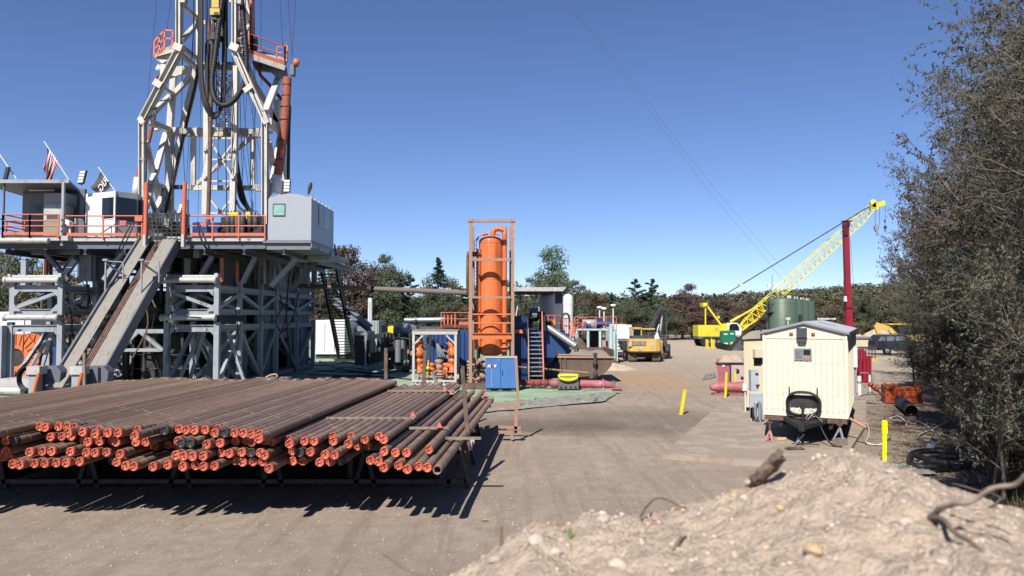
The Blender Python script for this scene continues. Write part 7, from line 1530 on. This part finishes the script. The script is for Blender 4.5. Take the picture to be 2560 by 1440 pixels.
for a, b, ww in (((1290,895),(1296,1018),.09),((1212,1014),(1301,1014),.11),((1291,1018),(1289,1082),.1),((1246,1067),(1302,1070),.1),((1244,1080),(1303,1080),.1),((1278,1084),(1281,1100),.1)): c.beam(a+(Yq,), b+(Yq,), ww, ww*.8, up=(0,1,0))
c.build('frame', m_orust, t)
wpost(((965,870,27.3),(965,955,27.3)), .12, 'rough wooden post standing left behind the pipe stack', m_woodd)
wpost(((1063,875,27.4),(1059,966,27.4)), .12, 'rough wooden post standing in front of the white valve skid', m_woodd)
wpost(((1157,915,27.6),(1163,990,27.6)), .12, 'short rough wooden post left of the rusty separator frame', m_woodd)
# ================= FOREGROUND MOUND =================
sil = [(-600,2200),(600,1900),(900,1600),(1130,1446),(1200,1400),(1250,1352),(1290,1330),(1330,1312),(1375,1308),(1420,1318),(1470,1300),(1530,1300),(1600,1288),(1700,1262),(1790,1240),(1850,1222),(1900,1205),(1950,1188),(2010,1170),(2060,1152),(2110,1140),(2160,1148),(2220,1172),(2290,1188),(2350,1205),(2430,1230),(2500,1262),(2560,1290),(2700,1330),(3000,1400),(3600,1600)]
def sy(px):
    for (a, b), (c_, d) in zip(sil[:-1], sil[1:]):
        if a <= px <= c_: return b+(d-b)*(px-a)/(c_-a)
    return 1700
YCR = 3.3
def mz(x, y):
    px = 1280+x/YCR*F; zc = Z(sy(px), YCR)
    if y > YCR: z = zc-.34*(y-YCR)-.6*max(0, y-YCR-.25)
    else: z = zc-.10*(YCR-y)
    f = min(1, max(0, (z+.1)/.3))
    z += (.012*abs(noise.noise(V((x*12+5, y*12, 8))))+.05*noise.noise(V((x*2.2, y*2.2, 1)))+.028*noise.noise(V((x*7, y*7, 4)))+.02*noise.noise(V((x*19, y*19, 7)))+.007*noise.noise(V((x*48, y*48, 2))))*f
    return max(z, -.15)
m_mound = M('dug sandy soil', A(192,173,154,.74), .95, var=.2, scale=14, dirt=A(172,153,136,.76), damt=.5, dscale=9, bump=1, bscale=60, spec=.1)
c = MB(); nx_, ny_ = 420, 240; vs = []
for j in range(ny_+1):
    v = j/ny_; y = 1.0+3.2*v if v < .8 else 1.0+3.2*.8+(v-.8)*24
    for i in range(nx_+1): x = -2.6+i/nx_*8.6; vs.append((x, y, mz(x, y)))
c.add(vs, [(j*(nx_+1)+i, j*(nx_+1)+i+1, (j+1)*(nx_+1)+i+1, (j+1)*(nx_+1)+i) for j in range(ny_) for i in range(nx_)], 0, True)
tag(c.build('dirt_mound', m_mound, None, (1.7,3,0)), 'pale stony mound of dug earth across the bottom right foreground', 'earth mound')
random.seed(77); pb = MB(); clp = MB()
for i in range(4200):
    x = random.uniform(-1.2, 3.4); y = random.uniform(1.6, 4.1); r = random.choice((.004,.006,.006,.009,.012)) if random.random() < .985 else random.uniform(.014,.026)
    (pb if random.random() < .45 else clp)
    rock(pb if random.random() < .4 else clp, (x, y, mz(x, y)+r*.15), r, 0, .7)
tag(pb.build('mound_stones', M('pale stones', A(206,190,172,.74), .8, var=.2), None, (1.7,3,3)), 'loose pale stones lying all over the foreground earth mound', 'stones', kind='stuff')
tag(clp.build('soil_clods', M('soil crumbs', A(186,167,148,.72), .95, var=.2), None, (1.7,3,3)), 'crumbs of soil lying all over the foreground earth mound', 'soil', kind='stuff')
def bigrock(mb, c0, r):
    sd = random.random()*99; n, m = 14, 9; vs = []
    for j in range(m+1):
        for i in range(n):
            th = math.pi*j/m; ph = 2*math.pi*i/n; d = V((math.sin(th)*math.cos(ph), math.sin(th)*math.sin(ph), math.cos(th)*.65)); k = 1+.45*noise.noise(d*1.6+V((sd,0,0)))+.18*noise.noise(d*4+V((sd,3,0))); vs.append(c0+d*r*k)
    mb.add(vs, [(j*n+i, j*n+(i+1) % n, (j+1)*n+(i+1) % n, (j+1)*n+i) for j in range(m) for i in range(n)], 0, True)
def onm(px, py):   # walk the ray until it meets the mound
    y = 1.2
    while y < 4.2:
        p = P(px, py, y)
        if p.z <= mz(p.x, p.y): return p
        y += .01
    return P(px, py, 3.3)
for px, py, r, mt, lab in ((1545,1415,.036,M('chalky rock', A(200,186,170,.66), .8, var=.1),'round chalky stone at the bottom edge of the mound'),(1340,1352,.034,M('chalky rock', A(200,186,170,.66), .8),'flat chalky stone on the left slope of the mound'),(2035,1378,.034,M('ochre rock', A(206,178,140,.66), .8, var=.12),'ochre yellow stone low on the middle of the mound'),(1240,1400,.03,M('grey rock', A(182,172,160,.66), .8),'pale grey stone near the left foot of the mound'),
        (1510,1300,.032,M('grey rock', A(182,172,160,.66), .8),'flat pale grey stone on the upper left crest of the mound'),(1835,1240,.02,M('ochre rock', A(206,178,140,.66), .8),'small yellowish stone just under the crest'),(1860,1244,.018,M('chalky rock', A(200,186,170,.66), .8),'small white stone beside the yellowish one'),(1950,1270,.018,M('ochre rock', A(206,178,140,.66), .8),'small ochre stone on the upper face of the mound'),(2225,1182,.018,M('chalky rock', A(200,186,170,.66), .8),'white stone on the right crest of the mound'),(1870,1208,.022,M('grey rock', A(182,172,160,.66), .8),'grey stone below the upright wood chunk'),(1390,1380,.024,M('chalky rock', A(200,186,170,.66), .8),'white stone low on the left slope'),(1640,1300,.016,M('reddish rock', A(190,150,132), .8),'small reddish stone near the crest'),(2355,1408,.022,M('chalky rock', A(200,186,170,.66), .8),'white stone near the bottom right corner')):
    p = onm(px, py); c = MB(); bigrock(c, V((p.x, p.y, p.z+r*.1)), r); single(c, 'stone', mt, lab, 'stone')
m_twig = M('grey twig bark', A(120,104,90), .9, var=.3, scale=12)
m_twigp = M('bleached bark', A(186,168,148,.62), .9, var=.3, scale=14)
def twig(pts, r, lab, name='branch'):
    ps = smooth_path(pts, 6); n = len(ps); c = MB(); c.tube([p+V((noise.noise(p*9), noise.noise(p*9+V((3,0,0))), noise.noise(p*9+V((0,5,0)))))*r*1.2 for p in ps], [r*(1-.6*i/n)*(1+.25*noise.noise(V((i*.9, r*99, 0)))) for i in range(n)], 7); return single(c, name, m_twigp if 'bleached' in lab else m_twig, lab, 'branch')
twig([onm(2325,1290)+V((0,0,.01)), P(2380,1262,2.5), P(2450,1238,2.4), P(2530,1205,2.3), P(2600,1170,2.2)], .012, 'bleached branch rising from the mound out of the right edge')
twig([onm(2320,1292), onm(2350,1325)+V((0,0,.03)), onm(2420,1365)+V((0,0,.02)), onm(2485,1400)], .011, 'dark forked twig running down the right of the mound')
twig([onm(2560,1360), onm(2500,1325), onm(2440,1310), onm(2375,1300)+V((0,0,.015))], .008, 'dark thin twig lying flat right of the forked twig')
twig([onm(1600,1305)+V((0,0,.02)), onm(1640,1278)+V((0,0,.06)), onm(1715,1275)+V((0,0,.01))], .006, 'thin arched twig near the crest of the mound')
twig([onm(1685,1375), onm(1710,1355)+V((0,0,.015)), onm(1735,1338)], .009, 'short black stick on the middle of the mound')
twig([onm(2330,1380), onm(2370,1415), onm(2440,1470)], .008, 'dark root at the bottom right of the mound')
twig([P(955,1385,2.9), P(990,1408,2.8), P(1030,1432,2.7), P(1080,1450,2.6)], .004, 'out of focus pale grass stalk at the bottom centre')
twig([onm(1250,1375), P(1254,1345,3.2), P(1256,1318,3.2)], .007, 'short upright twig on the left foot of the mound'); twig([onm(2470,1270), P(2500,1245,3.2), P(2450,1228,3.4), P(2380,1210,3.5)], .005, 'thin twig above the right shoulder of the mound')
p0, p1 = P(1885,1207,3.25), P(1950,1140,3.2); c = MB(); d = (p1-p0).normalized(); pr_ = d.orthogonal().normalized(); qr_ = d.cross(pr_); n_ = 14
for j_ in range(2):
    vs = []
    for i in range(n_+1):
        for k in range(10):
            a = k*math.pi/5; q = p0+d*((p1-p0).length*i/n_)+(pr_*math.cos(a)*(.045 if j_ == 0 else .028)+qr_*math.sin(a)*.024)*(1+.5*noise.noise(V((i*.35, k*1.3, j_*9))))*(.5 if i == 0 else 1)+pr_*(.02*j_)+d*(.018*noise.noise(V((k*2.1, 4, j_))) if i == n_ else 0)+d*(-.02*j_); vs.append(q)
    c.add(vs, [(i*10+k, i*10+(k+1) % 10, (i+1)*10+(k+1) % 10, (i+1)*10+k) for i in range(n_) for k in range(10)]+[tuple(n_*10+k for k in range(10)), tuple(range(10))[::-1]])
MB().tube([p0, p0.lerp(p1,.3)+V((.006,0,.004)), p0.lerp(p1,.7), p1, p1+V((.006,0,.002))], [.03,.036,.033,.036,.026], 7); c.beam(p0.lerp(p1,.5), p1.lerp(p0,-.12)+V((-.01,0,.01)), .02, .028); single(c, 'wood_chunk', M('grey brown wood chunk', A(116,98,86), .95, var=.3, scale=20, bump=.6), 'broken brown wood chunk sticking up from the mound crest', 'wood')
c = MB(); p = onm(1425,1348); c.add([p+V((-.004,0,0)), p+V((.012,0,.012)), p+V((.004,0,.05)), p+V((-.014,.005,.03))], [(0,1,2,3)]); c.add([p, p+V((.02,.01,.01)), p+V((.03,.01,.035))], [(0,1,2)]); single(c, 'seedling', M('fresh green leaf', A(104,128,76), .6), 'tiny green seedling on the left slope of the mound', 'plant')
c = MB(); p = G(1212,1302,.02); c.add([p+V((-.1,0,0)), p+V((0,-.03,.03)), p+V((.09,0,.01)), p+V((0,.04,.02))], [(0,1,2,3)]); c.add([p+V((-.14,0,0)), p+V((-.1,-.02,.03)), p+V((-.05,0,.01))], [(0,1,2)]); single(c, 'fallen_leaf', M('yellow leaf', A(220,206,130), .7), 'curled yellow leaf on the bare dirt near the centre bottom', 'leaf')
# ================= TREES =================
def leafmat(name, rgb, var=.35, scale=3.0, trans=.25, col2=None):
    m = M(name, A(*rgb, 1.0), .75, var=var, scale=scale, trans=trans, rand=.2, spec=.15, dirt=(A(*col2, 1.0) if col2 else None), damt=.55, dscale=scale*.5)
    return m
TREE = {
 'maroon maple': (leafmat('maroon leaves', (104,78,76), col2=(92,86,72)), 'round'),
 'olive brown tree': (leafmat('olive brown leaves', (112,106,82), col2=(108,90,72)), 'round'),
 'rusty red tree': (leafmat('rusty leaves', (114,94,78), col2=(98,98,76)), 'round'),
 'dark green tree': (leafmat('dark green leaves', (88,96,74), col2=(76,88,72)), 'round'),
 'spruce': (leafmat('spruce needles', (72,92,78), var=.3, col2=(86,102,82)), 'cone'),
 'pine': (leafmat('pine needles', (66,92,72), var=.3), 'cone'),
 'pale leaved poplar': (leafmat('poplar leaves', (92,116,92), col2=(110,130,108)), 'tall'),
}
m_bark = M('grey bark', A(128,118,108,.6), .9, var=.3, scale=6)
def card(mb, p, s, nrm, rnd):
    a = nrm.cross(V((rnd.random()-.5, rnd.random()-.5, rnd.random()-.5))); 
    if a.length < 1e-3: a = V((1,0,0))
    a.normalize(); b = nrm.cross(a).normalized(); s1 = s*rnd.uniform(.6,1.3); s2 = s1*rnd.uniform(.4,.8)
    n = len(mb.v); mb.v += [tuple(p-a*s1*.5), tuple(p+b*s2*.5), tuple(p+a*s1*.5), tuple(p-b*s2*.5)]; mb.f.append([n, n+1, n+2, n+3]); mb.m.append(0); mb.sm.append(False)
def make_tree(kind, seed, nleaf=3600, hgt=12., bare=0):
    rnd = random.Random(seed); mat, form = TREE[kind]; t = thing('tree', 'x', 'tree', (0,0,0)); tk_ = MB(); lf = MB()
    if form == 'cone':
        tk_.tube([V((0,0,0)), V((.1,0,hgt*.5)), V((0,.05,hgt*.98))], [.22,.12,.02], 6)
        nb = 60 if kind == 'spruce' else 44
        for k in range(nb):
            z = hgt*(.1+.88*(k/nb)); L_ = hgt*(.26 if kind == 'spruce' else .46)*(1-(k/nb))**(.9 if kind == 'spruce' else .8)*rnd.uniform(.6,1.25)+.15; a = rnd.random()*6.28; dz_ = -.12 if kind == 'spruce' else .3
            d = V((math.cos(a), math.sin(a), 0)); tip = V((0,0,z))+d*L_+V((0,0,dz_*L_)); tk_.tube([V((0,0,z)), tip], [.035,.01], 3)
            for j in range(int(nleaf/nb)):
                u = rnd.random()**.6; p = V((0,0,z)).lerp(tip, u)+V((rnd.gauss(0,.10+.07*L_), rnd.gauss(0,.10+.07*L_), rnd.gauss(-.03,.10)))*(1.1-.5*u); card(lf, p, .34, (V((rnd.gauss(0,.5), rnd.gauss(0,.5), 1))).normalized(), rnd)
    else:
        wx = .30 if form == 'round' else .2; lean = rnd.uniform(-.3,.3); top = V((lean,0,hgt*.9)); tk_.tube([V((0,0,0)), V((lean*.3,.1,hgt*.4)), top], [.17,.11,.02], 6)
        lumps = []
        for k in range(26 if form == 'round' else 18):
            z = hgt*rnd.uniform(.16 if form == 'round' else .3, .94); q = (z/hgt); env = wx*hgt*(math.sin(math.pi*min(.98, max(.1, (q*.95+.05))**(.85)))**.6)*rnd.uniform(.25,1.05); a = rnd.random()*6.28
            c_ = V((lean*q+math.cos(a)*env, math.sin(a)*env, z)); lumps.append((c_, rnd.uniform(.06,.14)*hgt*(1.15-q*.45)))
            b0 = V((lean*q*.8, 0, z*rnd.uniform(.45,.75))); tk_.tube([b0, b0.lerp(c_,.5)+V((0,0,.15)), c_], [.05,.035,.012], 4)
            for j in range(3): e_ = c_+V((rnd.gauss(0,.6), rnd.gauss(0,.6), rnd.uniform(.2,1.2))); tk_.tube([c_, e_], [.015,.005], 3)
        for i in range(nleaf):
            c_, r = rnd.choice(lumps); d = V((rnd.gauss(0,1), rnd.gauss(0,1), rnd.gauss(0,1))).normalized(); rr_ = r*(rnd.random()**.45)*rnd.uniform(.8,1.25)
            p = c_+V((d.x*rr_*1.15, d.y*rr_*1.15, d.z*rr_*.85)); nn = (d*.6+V((rnd.gauss(0,.6), rnd.gauss(0,.6), rnd.gauss(.3,.6)))).normalized(); card(lf, p, .30, nn, rnd)
    zs_ = sorted(v[2] for v in lf.v); k_ = hgt/zs_[int(len(zs_)*.995)]; lf.v = [(a, b, c_*k_) for a, b, c_ in lf.v]; tk_.v = [(a, b, c_*k_) for a, b, c_ in tk_.v]
    tk_.build('trunk', m_bark, t); lf.build('crown', mat, t); return t
PROT = {}
for k, n_ in (('maroon maple',2),('olive brown tree',3),('rusty red tree',2),('dark green tree',2),('spruce',2),('pine',1),('pale leaved poplar',1)):
    PROT[k] = [make_tree(k, hash(k) % 97 + 13*i if False else len(k)*7+13*i, 5200 if k != 'pale leaved poplar' else 3400) for i in range(n_)]
TL = {'maroon maple':'maroon red maple in the line of autumn woods behind the yard','olive brown tree':'olive brown leafy tree in the line of autumn woods behind the yard','rusty red tree':'rusty red-brown tree in the line of autumn woods behind the yard','dark green tree':'dark green leafy tree in the line of autumn woods behind the yard','spruce':'dark green spruce in the woods behind the yard','pine':'green pine in the woods behind the yard','pale leaved poplar':'tall pale green poplar standing above the woods right of the separator'}
PU = set()
rt = random.Random(99)
def tree(kind, px, pytop, Y, wscale=1.0, label=None):
    h = Z(pytop, Y); pr = rt.choice(PROT[kind]); s_ = h/12.; ws = s_*wscale*rt.uniform(.9,1.15); loc = (X(px,Y), Y, 0); lab = label or TL[kind]; grp = kind+'s behind the yard'
    if id(pr) not in PU:
        PU.add(id(pr)); o = pr; o.location = loc; o.scale = (ws,ws,s_); o['label'] = lab; o['group'] = grp; o.rotation_euler = (0,0,rt.random()*6)
    else: o = dup(pr, loc, rt.random()*6.28, (ws,ws,s_), lab, grp)
    return o
# notable ones first
tree('maroon maple', 868, 616, 92, .95, 'tall thin-crowned maroon tree just right of the rig staircase')
tree('dark green tree', 962, 640, 96, 1, 'tall dark green tree left of the middle of the woods'); tree('dark green tree', 990, 662, 92, .9); tree('spruce', 1096, 646, 98, .9, 'feathery spruce tip rising above the woods left of the separator')
tree('pale leaved poplar', 1381, 617, 100, .95); tree('pine', 1588, 698, 140, 1.0, 'left one of the twin dark conifers above the excavator'); tree('pine', 1629, 698, 142, 1.1, 'right one of the twin dark conifers above the excavator')
tree('maroon maple', 1728, 711, 140, 1.15, 'big round maroon maple above the left end of the crane'); tree('spruce', 1530, 732, 140, .9)
def topline(px):
    pts = [(-60,640),(0,628),(60,640),(120,650),(200,700),(400,700),(700,690),(800,690),(835,640),(870,625),(905,660),(925,675),(950,648),(1000,655),(1015,690),(1050,672),(1080,690),(1120,680),(1150,672),(1180,705),(1290,688),(1340,690),(1400,690),(1420,706),(1440,694),(1480,716),(1510,730),(1560,742),(1610,735),(1650,750),(1690,760),(1700,735),(1740,728),(1780,735),(1830,745),(1900,745),(2000,745),(2100,735),(2200,735),(2300,730),(2700,700)]
    for (a, b), (c_, d) in zip(pts[:-1], pts[1:]):
        if a <= px <= c_: return b+(d-b)*(px-a)/(c_-a)
    return 740
px = -60
while px < 2420:
    left = px < 1440; Y = rt.uniform(90,104) if left else rt.uniform(126,142)
    if px > 1950: Y = rt.uniform(118,132)
    if 1900 < px < 2250: kinds = ['maroon maple','olive brown tree','dark green tree','rusty red tree','olive brown tree','dark green tree']
    elif px > 1690: kinds = ['maroon maple','maroon maple','olive brown tree','dark green tree','spruce']
    elif px > 1440: kinds = ['olive brown tree','dark green tree','dark green tree','dark green tree','rusty red tree','pine','spruce']
    elif px < 300: kinds = ['olive brown tree','dark green tree','olive brown tree']
    else: kinds = ['olive brown tree','dark green tree','dark green tree','pine','spruce','spruce','dark green tree','rusty red tree']
    if not (250 < px < 760): tree(rt.choice(kinds), px+rt.uniform(-8,8), topline(px)+rt.choice((0,6,14,24,40)), Y, 1.0)
    px += rt.uniform(19,29)*(1.15 if left else 1)
px = -40
while px < 2420:      # lower, nearer row filling the foot of the wood
    left = px < 1440; Y = (rt.uniform(84,90) if left else rt.uniform(117,124)) if px < 1950 else rt.uniform(110,116)
    if not (250 < px < 800): tree(rt.choice(['olive brown tree','dark green tree','olive brown tree','spruce','maroon maple'] if px < 1000 or px > 1700 else ['olive brown tree','dark green tree','rusty red tree','spruce']), px, rt.uniform(735,792), Y+8, 1.7)
    px += rt.uniform(24,36)
for k in PROT:
    for pr in PROT[k]:
        if id(pr) not in PU:
            for ch in list(pr.children): bpy.data.objects.remove(ch)
            bpy.data.objects.remove(pr)
# dark wood floor and far wooded hill
hl = MB(); n = 60; vs = []
def hz(x, y):
    px = 1280+x/y*F; d = max(0, min(1, (y-175)/260)); tp = 752 if px < 1450 else (752-38*min(1, max(0,(px-1750)/400))); return d*max(0, Z(tp+34, 430))
for j in range(31):
    y = 170+j*12
    for i in range(n+1): x = -300+i*11.5; vs.append((x, y, hz(x, y)-.2))
hl.add(vs, [(j*(n+1)+i, j*(n+1)+i+1, (j+1)*(n+1)+i+1, (j+1)*(n+1)+i) for j in range(30) for i in range(n)], 0, True)
tag(hl.build('hill', M('hill floor', A(90,84,60), .95)), kind='structure')
fw = [MB(), MB(), MB()]; rf_ = random.Random(5)
for i in range(2600):
    y = rf_.uniform(180, 440); px_ = rf_.uniform(1380, 2450) if rf_.random() < .8 else rf_.uniform(780, 1400); x = (px_-1280)/F*y; z = hz(x, y); r = rf_.uniform(1.6,3.0); hh = rf_.uniform(6,10); mb = fw[rf_.choice((0,0,1,1,1,1,2))]
    for j in range(46):
        d = V((rf_.gauss(0,1), rf_.gauss(0,1)*.7, rf_.gauss(.1,1))).normalized(); p = V((x, y, z+hh-r))+V((d.x*r, d.y*r, d.z*r*1.2))*rf_.uniform(.5,1.1); card(mb, p, 1.1, (d+V((rf_.gauss(0,.4), rf_.gauss(0,.4), rf_.gauss(.2,.4)))).normalized(), rf_)
for mb, k, lab in ((fw[0],'olive brown tree','mass of olive woods covering the distant hillside'),(fw[1],'dark green tree','mass of dark green woods covering the distant hillside'),(fw[2],'rusty red tree','mass of rusty autumn woods covering the distant hillside')):
    tag(mb.build('distant_forest', TREE[k][0]), lab, 'forest', kind='stuff')
# ---------- thicket on the right ----------
m_tl = leafmat('dull thicket leaves', (84,88,70), var=.45, scale=6, trans=.15, col2=(84,68,60))
m_tl2 = leafmat('brown thicket leaves', (82,74,66), var=.45, scale=6, trans=.12, col2=(72,74,58))
m_tb = M('grey brown twigs', A(120,110,102,.6), .9, var=.3, scale=5); m_tbl = M('pale dead twigs', A(168,160,152,.7), .9, var=.2)
def bushtree(seed, hgt, leafy, spread=.42, lean=-.35):
    """multi-limbed small tree, z up, leaning to -x"""
    rnd = random.Random(seed); t = thing('tree', 'x', 'tree', (0,0,0)); tb = MB(); lf = MB()
    def branch(p, d, L_, r, lvl):
        pts = [p]; q = p.copy(); dd = d.copy(); n = 4
        for i in range(n):
            dd = (dd+V((rnd.gauss(0,.12), rnd.gauss(0,.12), rnd.gauss(.02,.08)))).normalized(); q = q+dd*L_/n; pts.append(q.copy())
        tb.tube(pts, [r*(1-.75*i/n) for i in range(n+1)], 5 if lvl == 0 else 3, caps=False)
        if lvl >= 3 or L_ < .22:
            k = int((5 if leafy > 0 else 0)*leafy*rnd.uniform(.4,1.5))
            for j in range(k):
                b = pts[rnd.randint(1, n)]+V((rnd.gauss(0,.03), rnd.gauss(0,.03), rnd.gauss(0,.03))); a = V((rnd.gauss(-.1,.6), rnd.gauss(0,.6), rnd.gauss(-.75,.45))).normalized(); s1 = rnd.uniform(.08,.14); sd = a.cross(V((rnd.gauss(0,1), rnd.gauss(0,1), rnd.gauss(0,1)))).normalized()*s1*.2
                nn = len(lf.v); lf.v += [tuple(b), tuple(b+a*s1*.45+sd), tuple(b+a*s1), tuple(b+a*s1*.45-sd)]; lf.f.append([nn, nn+1, nn+2, nn+3]); lf.m.append(0); lf.sm.append(False)
            return
        m = (20, 8, 5)[lvl]
        for k in range(m):
            u = rnd.uniform(.25 if lvl else .2, 1.0); i = min(n-1, int(u*n)); b = pts[i].lerp(pts[i+1], u*n-i if u < 1 else 1)
            a = rnd.random()*6.28; perp = dd.orthogonal().normalized(); perp = Matrix.Rotation(a, 3, dd) @ perp
            nd = (dd*rnd.uniform(.5,1)+perp*rnd.uniform(.5,.9)+V((lean*.2,0,.12))).normalized(); branch(b, nd, L_*(rnd.uniform(.16,.3) if lvl == 0 else rnd.uniform(.36,.58)), r*.42, lvl+1)
    ns = rnd.randint(2, 3)
    for s_ in range(ns): branch(V((rnd.uniform(-.3,.3), rnd.uniform(-.3,.3), -.1)), V((lean*rnd.uniform(.0,.6), rnd.gauss(0,.14), 1)).normalized(), hgt*rnd.uniform(.8,1), .018*hgt*rnd.uniform(.6,1)*.55, 0)
    tb.build('branches', m_tb, t)
    if lf.v: lf.build('leaves', m_tl if seed % 2 else m_tl2, t)
    return t
bt = [bushtree(101, 12.0, 1.9), bushtree(102, 9.5, 1.8), bushtree(103, 5.2, .5), bushtree(105, 11.0, 1.2), bushtree(106, 3.4, .5, lean=-.6)]
UB = set()
def pb_(i, x, y, sc, rz, lab):
    pr = bt[i]
    if i not in UB: UB.add(i); o = pr; o.location = (x,y,0); o.rotation_euler = (0,0,rz); o.scale = (sc,)*3; o['label'] = lab; o['group'] = 'trees of the thicket on the right'
    else: o = dup(pr, (x,y,0), rz, sc, lab, 'trees of the thicket on the right')
    return o
TLB = 'tangled small-leaved tree of the dark thicket on the right edge'
rb_ = random.Random(12)
TSIL = [(-900,2560),(-200,2520),(0,2478),(60,2468),(100,2440),(160,2352),(210,2348),(300,2376),(370,2256),(430,2250),(500,2285),(560,2256),(640,2218),(700,2205),(760,2228),(850,2236),(910,2245),(960,2335),(1050,2375),(1100,2400),(1130,2460),(1200,2520),(1300,2580),(2000,2900)]
def tsil(py):
    for (a, b), (c_, d) in zip(TSIL[:-1], TSIL[1:]):
        if a <= py <= c_: return b+(d-b)*(py-a)/(c_-a)
    return 2600
def proj(x, y, z):
    dz = z-H; cz = y*math.cos(PIT)+dz*math.sin(PIT); cy_ = -y*math.sin(PIT)+dz*math.cos(PIT); return 1280+F*x/cz, 720-F*cy_/cz, cz
def fit(i, x, y, sc, rz, hug):
    me = [ch for ch in bt[i].children if ch.name.startswith('leaves')][0].data; need = []; ca, sa = math.cos(rz), math.sin(rz)
    for v in list(me.vertices)[::37]:
        vx, vy, vz = v.co*sc; px, py, cz = proj(x+vx*ca-vy*sa, y+vx*sa+vy*ca, vz); need.append((tsil(py)-px)/F*cz)
    need.sort(); q = need[int(len(need)*(.985 if hug else .995))]
    return x+q if (hug or q > 0) else x
SPOTS = [(9,13.2,.8,0,1),(12,15.0,.92,3,1),(12,17.0,1.0,0,1),(14,19.0,1.05,1,1),(15,21.5,1.1,3,1),(16,24.5,1.0,0,1),(17,27.5,1.1,1,1),(18,31.0,1.05,3,1),(20,35.0,1.0,1,1),(22,40,1.0,0,1),(26,47,1.0,1,1),(30,56,1.0,3,1),(38,68,1.0,1,1),
 (15.5,16.5,.95,3,0),(17.5,19.5,1.05,0,0),(19,22.5,1.15,3,0),(20,26,1.2,0,0),(22.5,30,1.2,3,0),(25,35,1.2,0,0),(28,41,1.1,3,0),(33,50,1.1,0,0),(44,76,1.0,0,0)]
for x, y, sc, i, hug in SPOTS: rz = rb_.uniform(-.8,.8); pb_(i, fit(i, x, y, sc, rz, hug), y, sc, rz, TLB)
for k in range(40):
    y = rb_.uniform(14.5, 46); i = rb_.choice((2,4,4)); sc = rb_.uniform(.6,.95); rz = rb_.uniform(-.8,.8); pb_(i, fit(i, y*.60+rb_.uniform(.5,4.5), y, sc, rz, k % 3 == 0), y, sc, rz, 'low dense shrub in the understorey of the dark thicket')
for i, pr in enumerate(bt):
    if i not in UB: print('unused', i)
# leaf litter and dry grass under the thicket
lt = MB(); rl = random.Random(31)
for i in range(9000):
    y = rl.uniform(12, 45); x = y*.5+rl.gauss(2.2,1.6)
    if x < y*.45: continue
    s1 = rl.uniform(.02,.07); card(lt, V((x, y, .02+rl.random()*.04)), s1*1.6, V((rl.gauss(0,.5), rl.gauss(0,.5), 1)).normalized(), rl)
tag(lt.build('leaf_litter', leafmat('leaf litter', (110,88,70), var=.4, scale=8, trans=0)), 'brown leaf litter scattered under the thicket', 'leaf litter', kind='stuff')
gr = MB()
for i in range(9000):
    y = rl.uniform(13, 40); x = y*.62+rl.gauss(1.8,1.0)
    if x < y*.61: continue
    b = V((x,y,0)); hh = rl.uniform(.15,.6); d = V((rl.gauss(0,.35), rl.gauss(0,.35), 1))*hh; s_ = V((.008+rl.random()*.01,0,0)); n = len(gr.v); gr.v += [tuple(b-s_), tuple(b+s_), tuple(b+d)]; gr.f.append([n,n+1,n+2]); gr.m.append(0); gr.sm.append(False)
tag(gr.build('undergrowth', leafmat('undergrowth green brown', (84,84,58), var=.4, scale=5, trans=.1)), 'low weedy undergrowth along the foot of the thicket', 'undergrowth', kind='stuff')
random.seed(9)
for k, (a, b, c_) in enumerate((((2330,962,24),(2400,985,23),(2500,1080,22)),((2380,800,20),(2470,830,19),(2600,860,18)),((2360,985,26),(2430,1000,24),(2480,1050,23)),((2440,1000,21),(2480,940,20),(2560,900,19)))):
    c2 = MB(); c2.tube(smooth_path([a,b,c_]), [.022*(1-.5*i/8) for i in range(9)], 5); single(c2, 'dead_branch', m_tbl, ['pale dead branch slanting down through the thicket','long pale bare branch across the right edge of the thicket','short pale dead branch low in the thicket','thin pale branch rising to the right in the thicket'][k], 'branch')
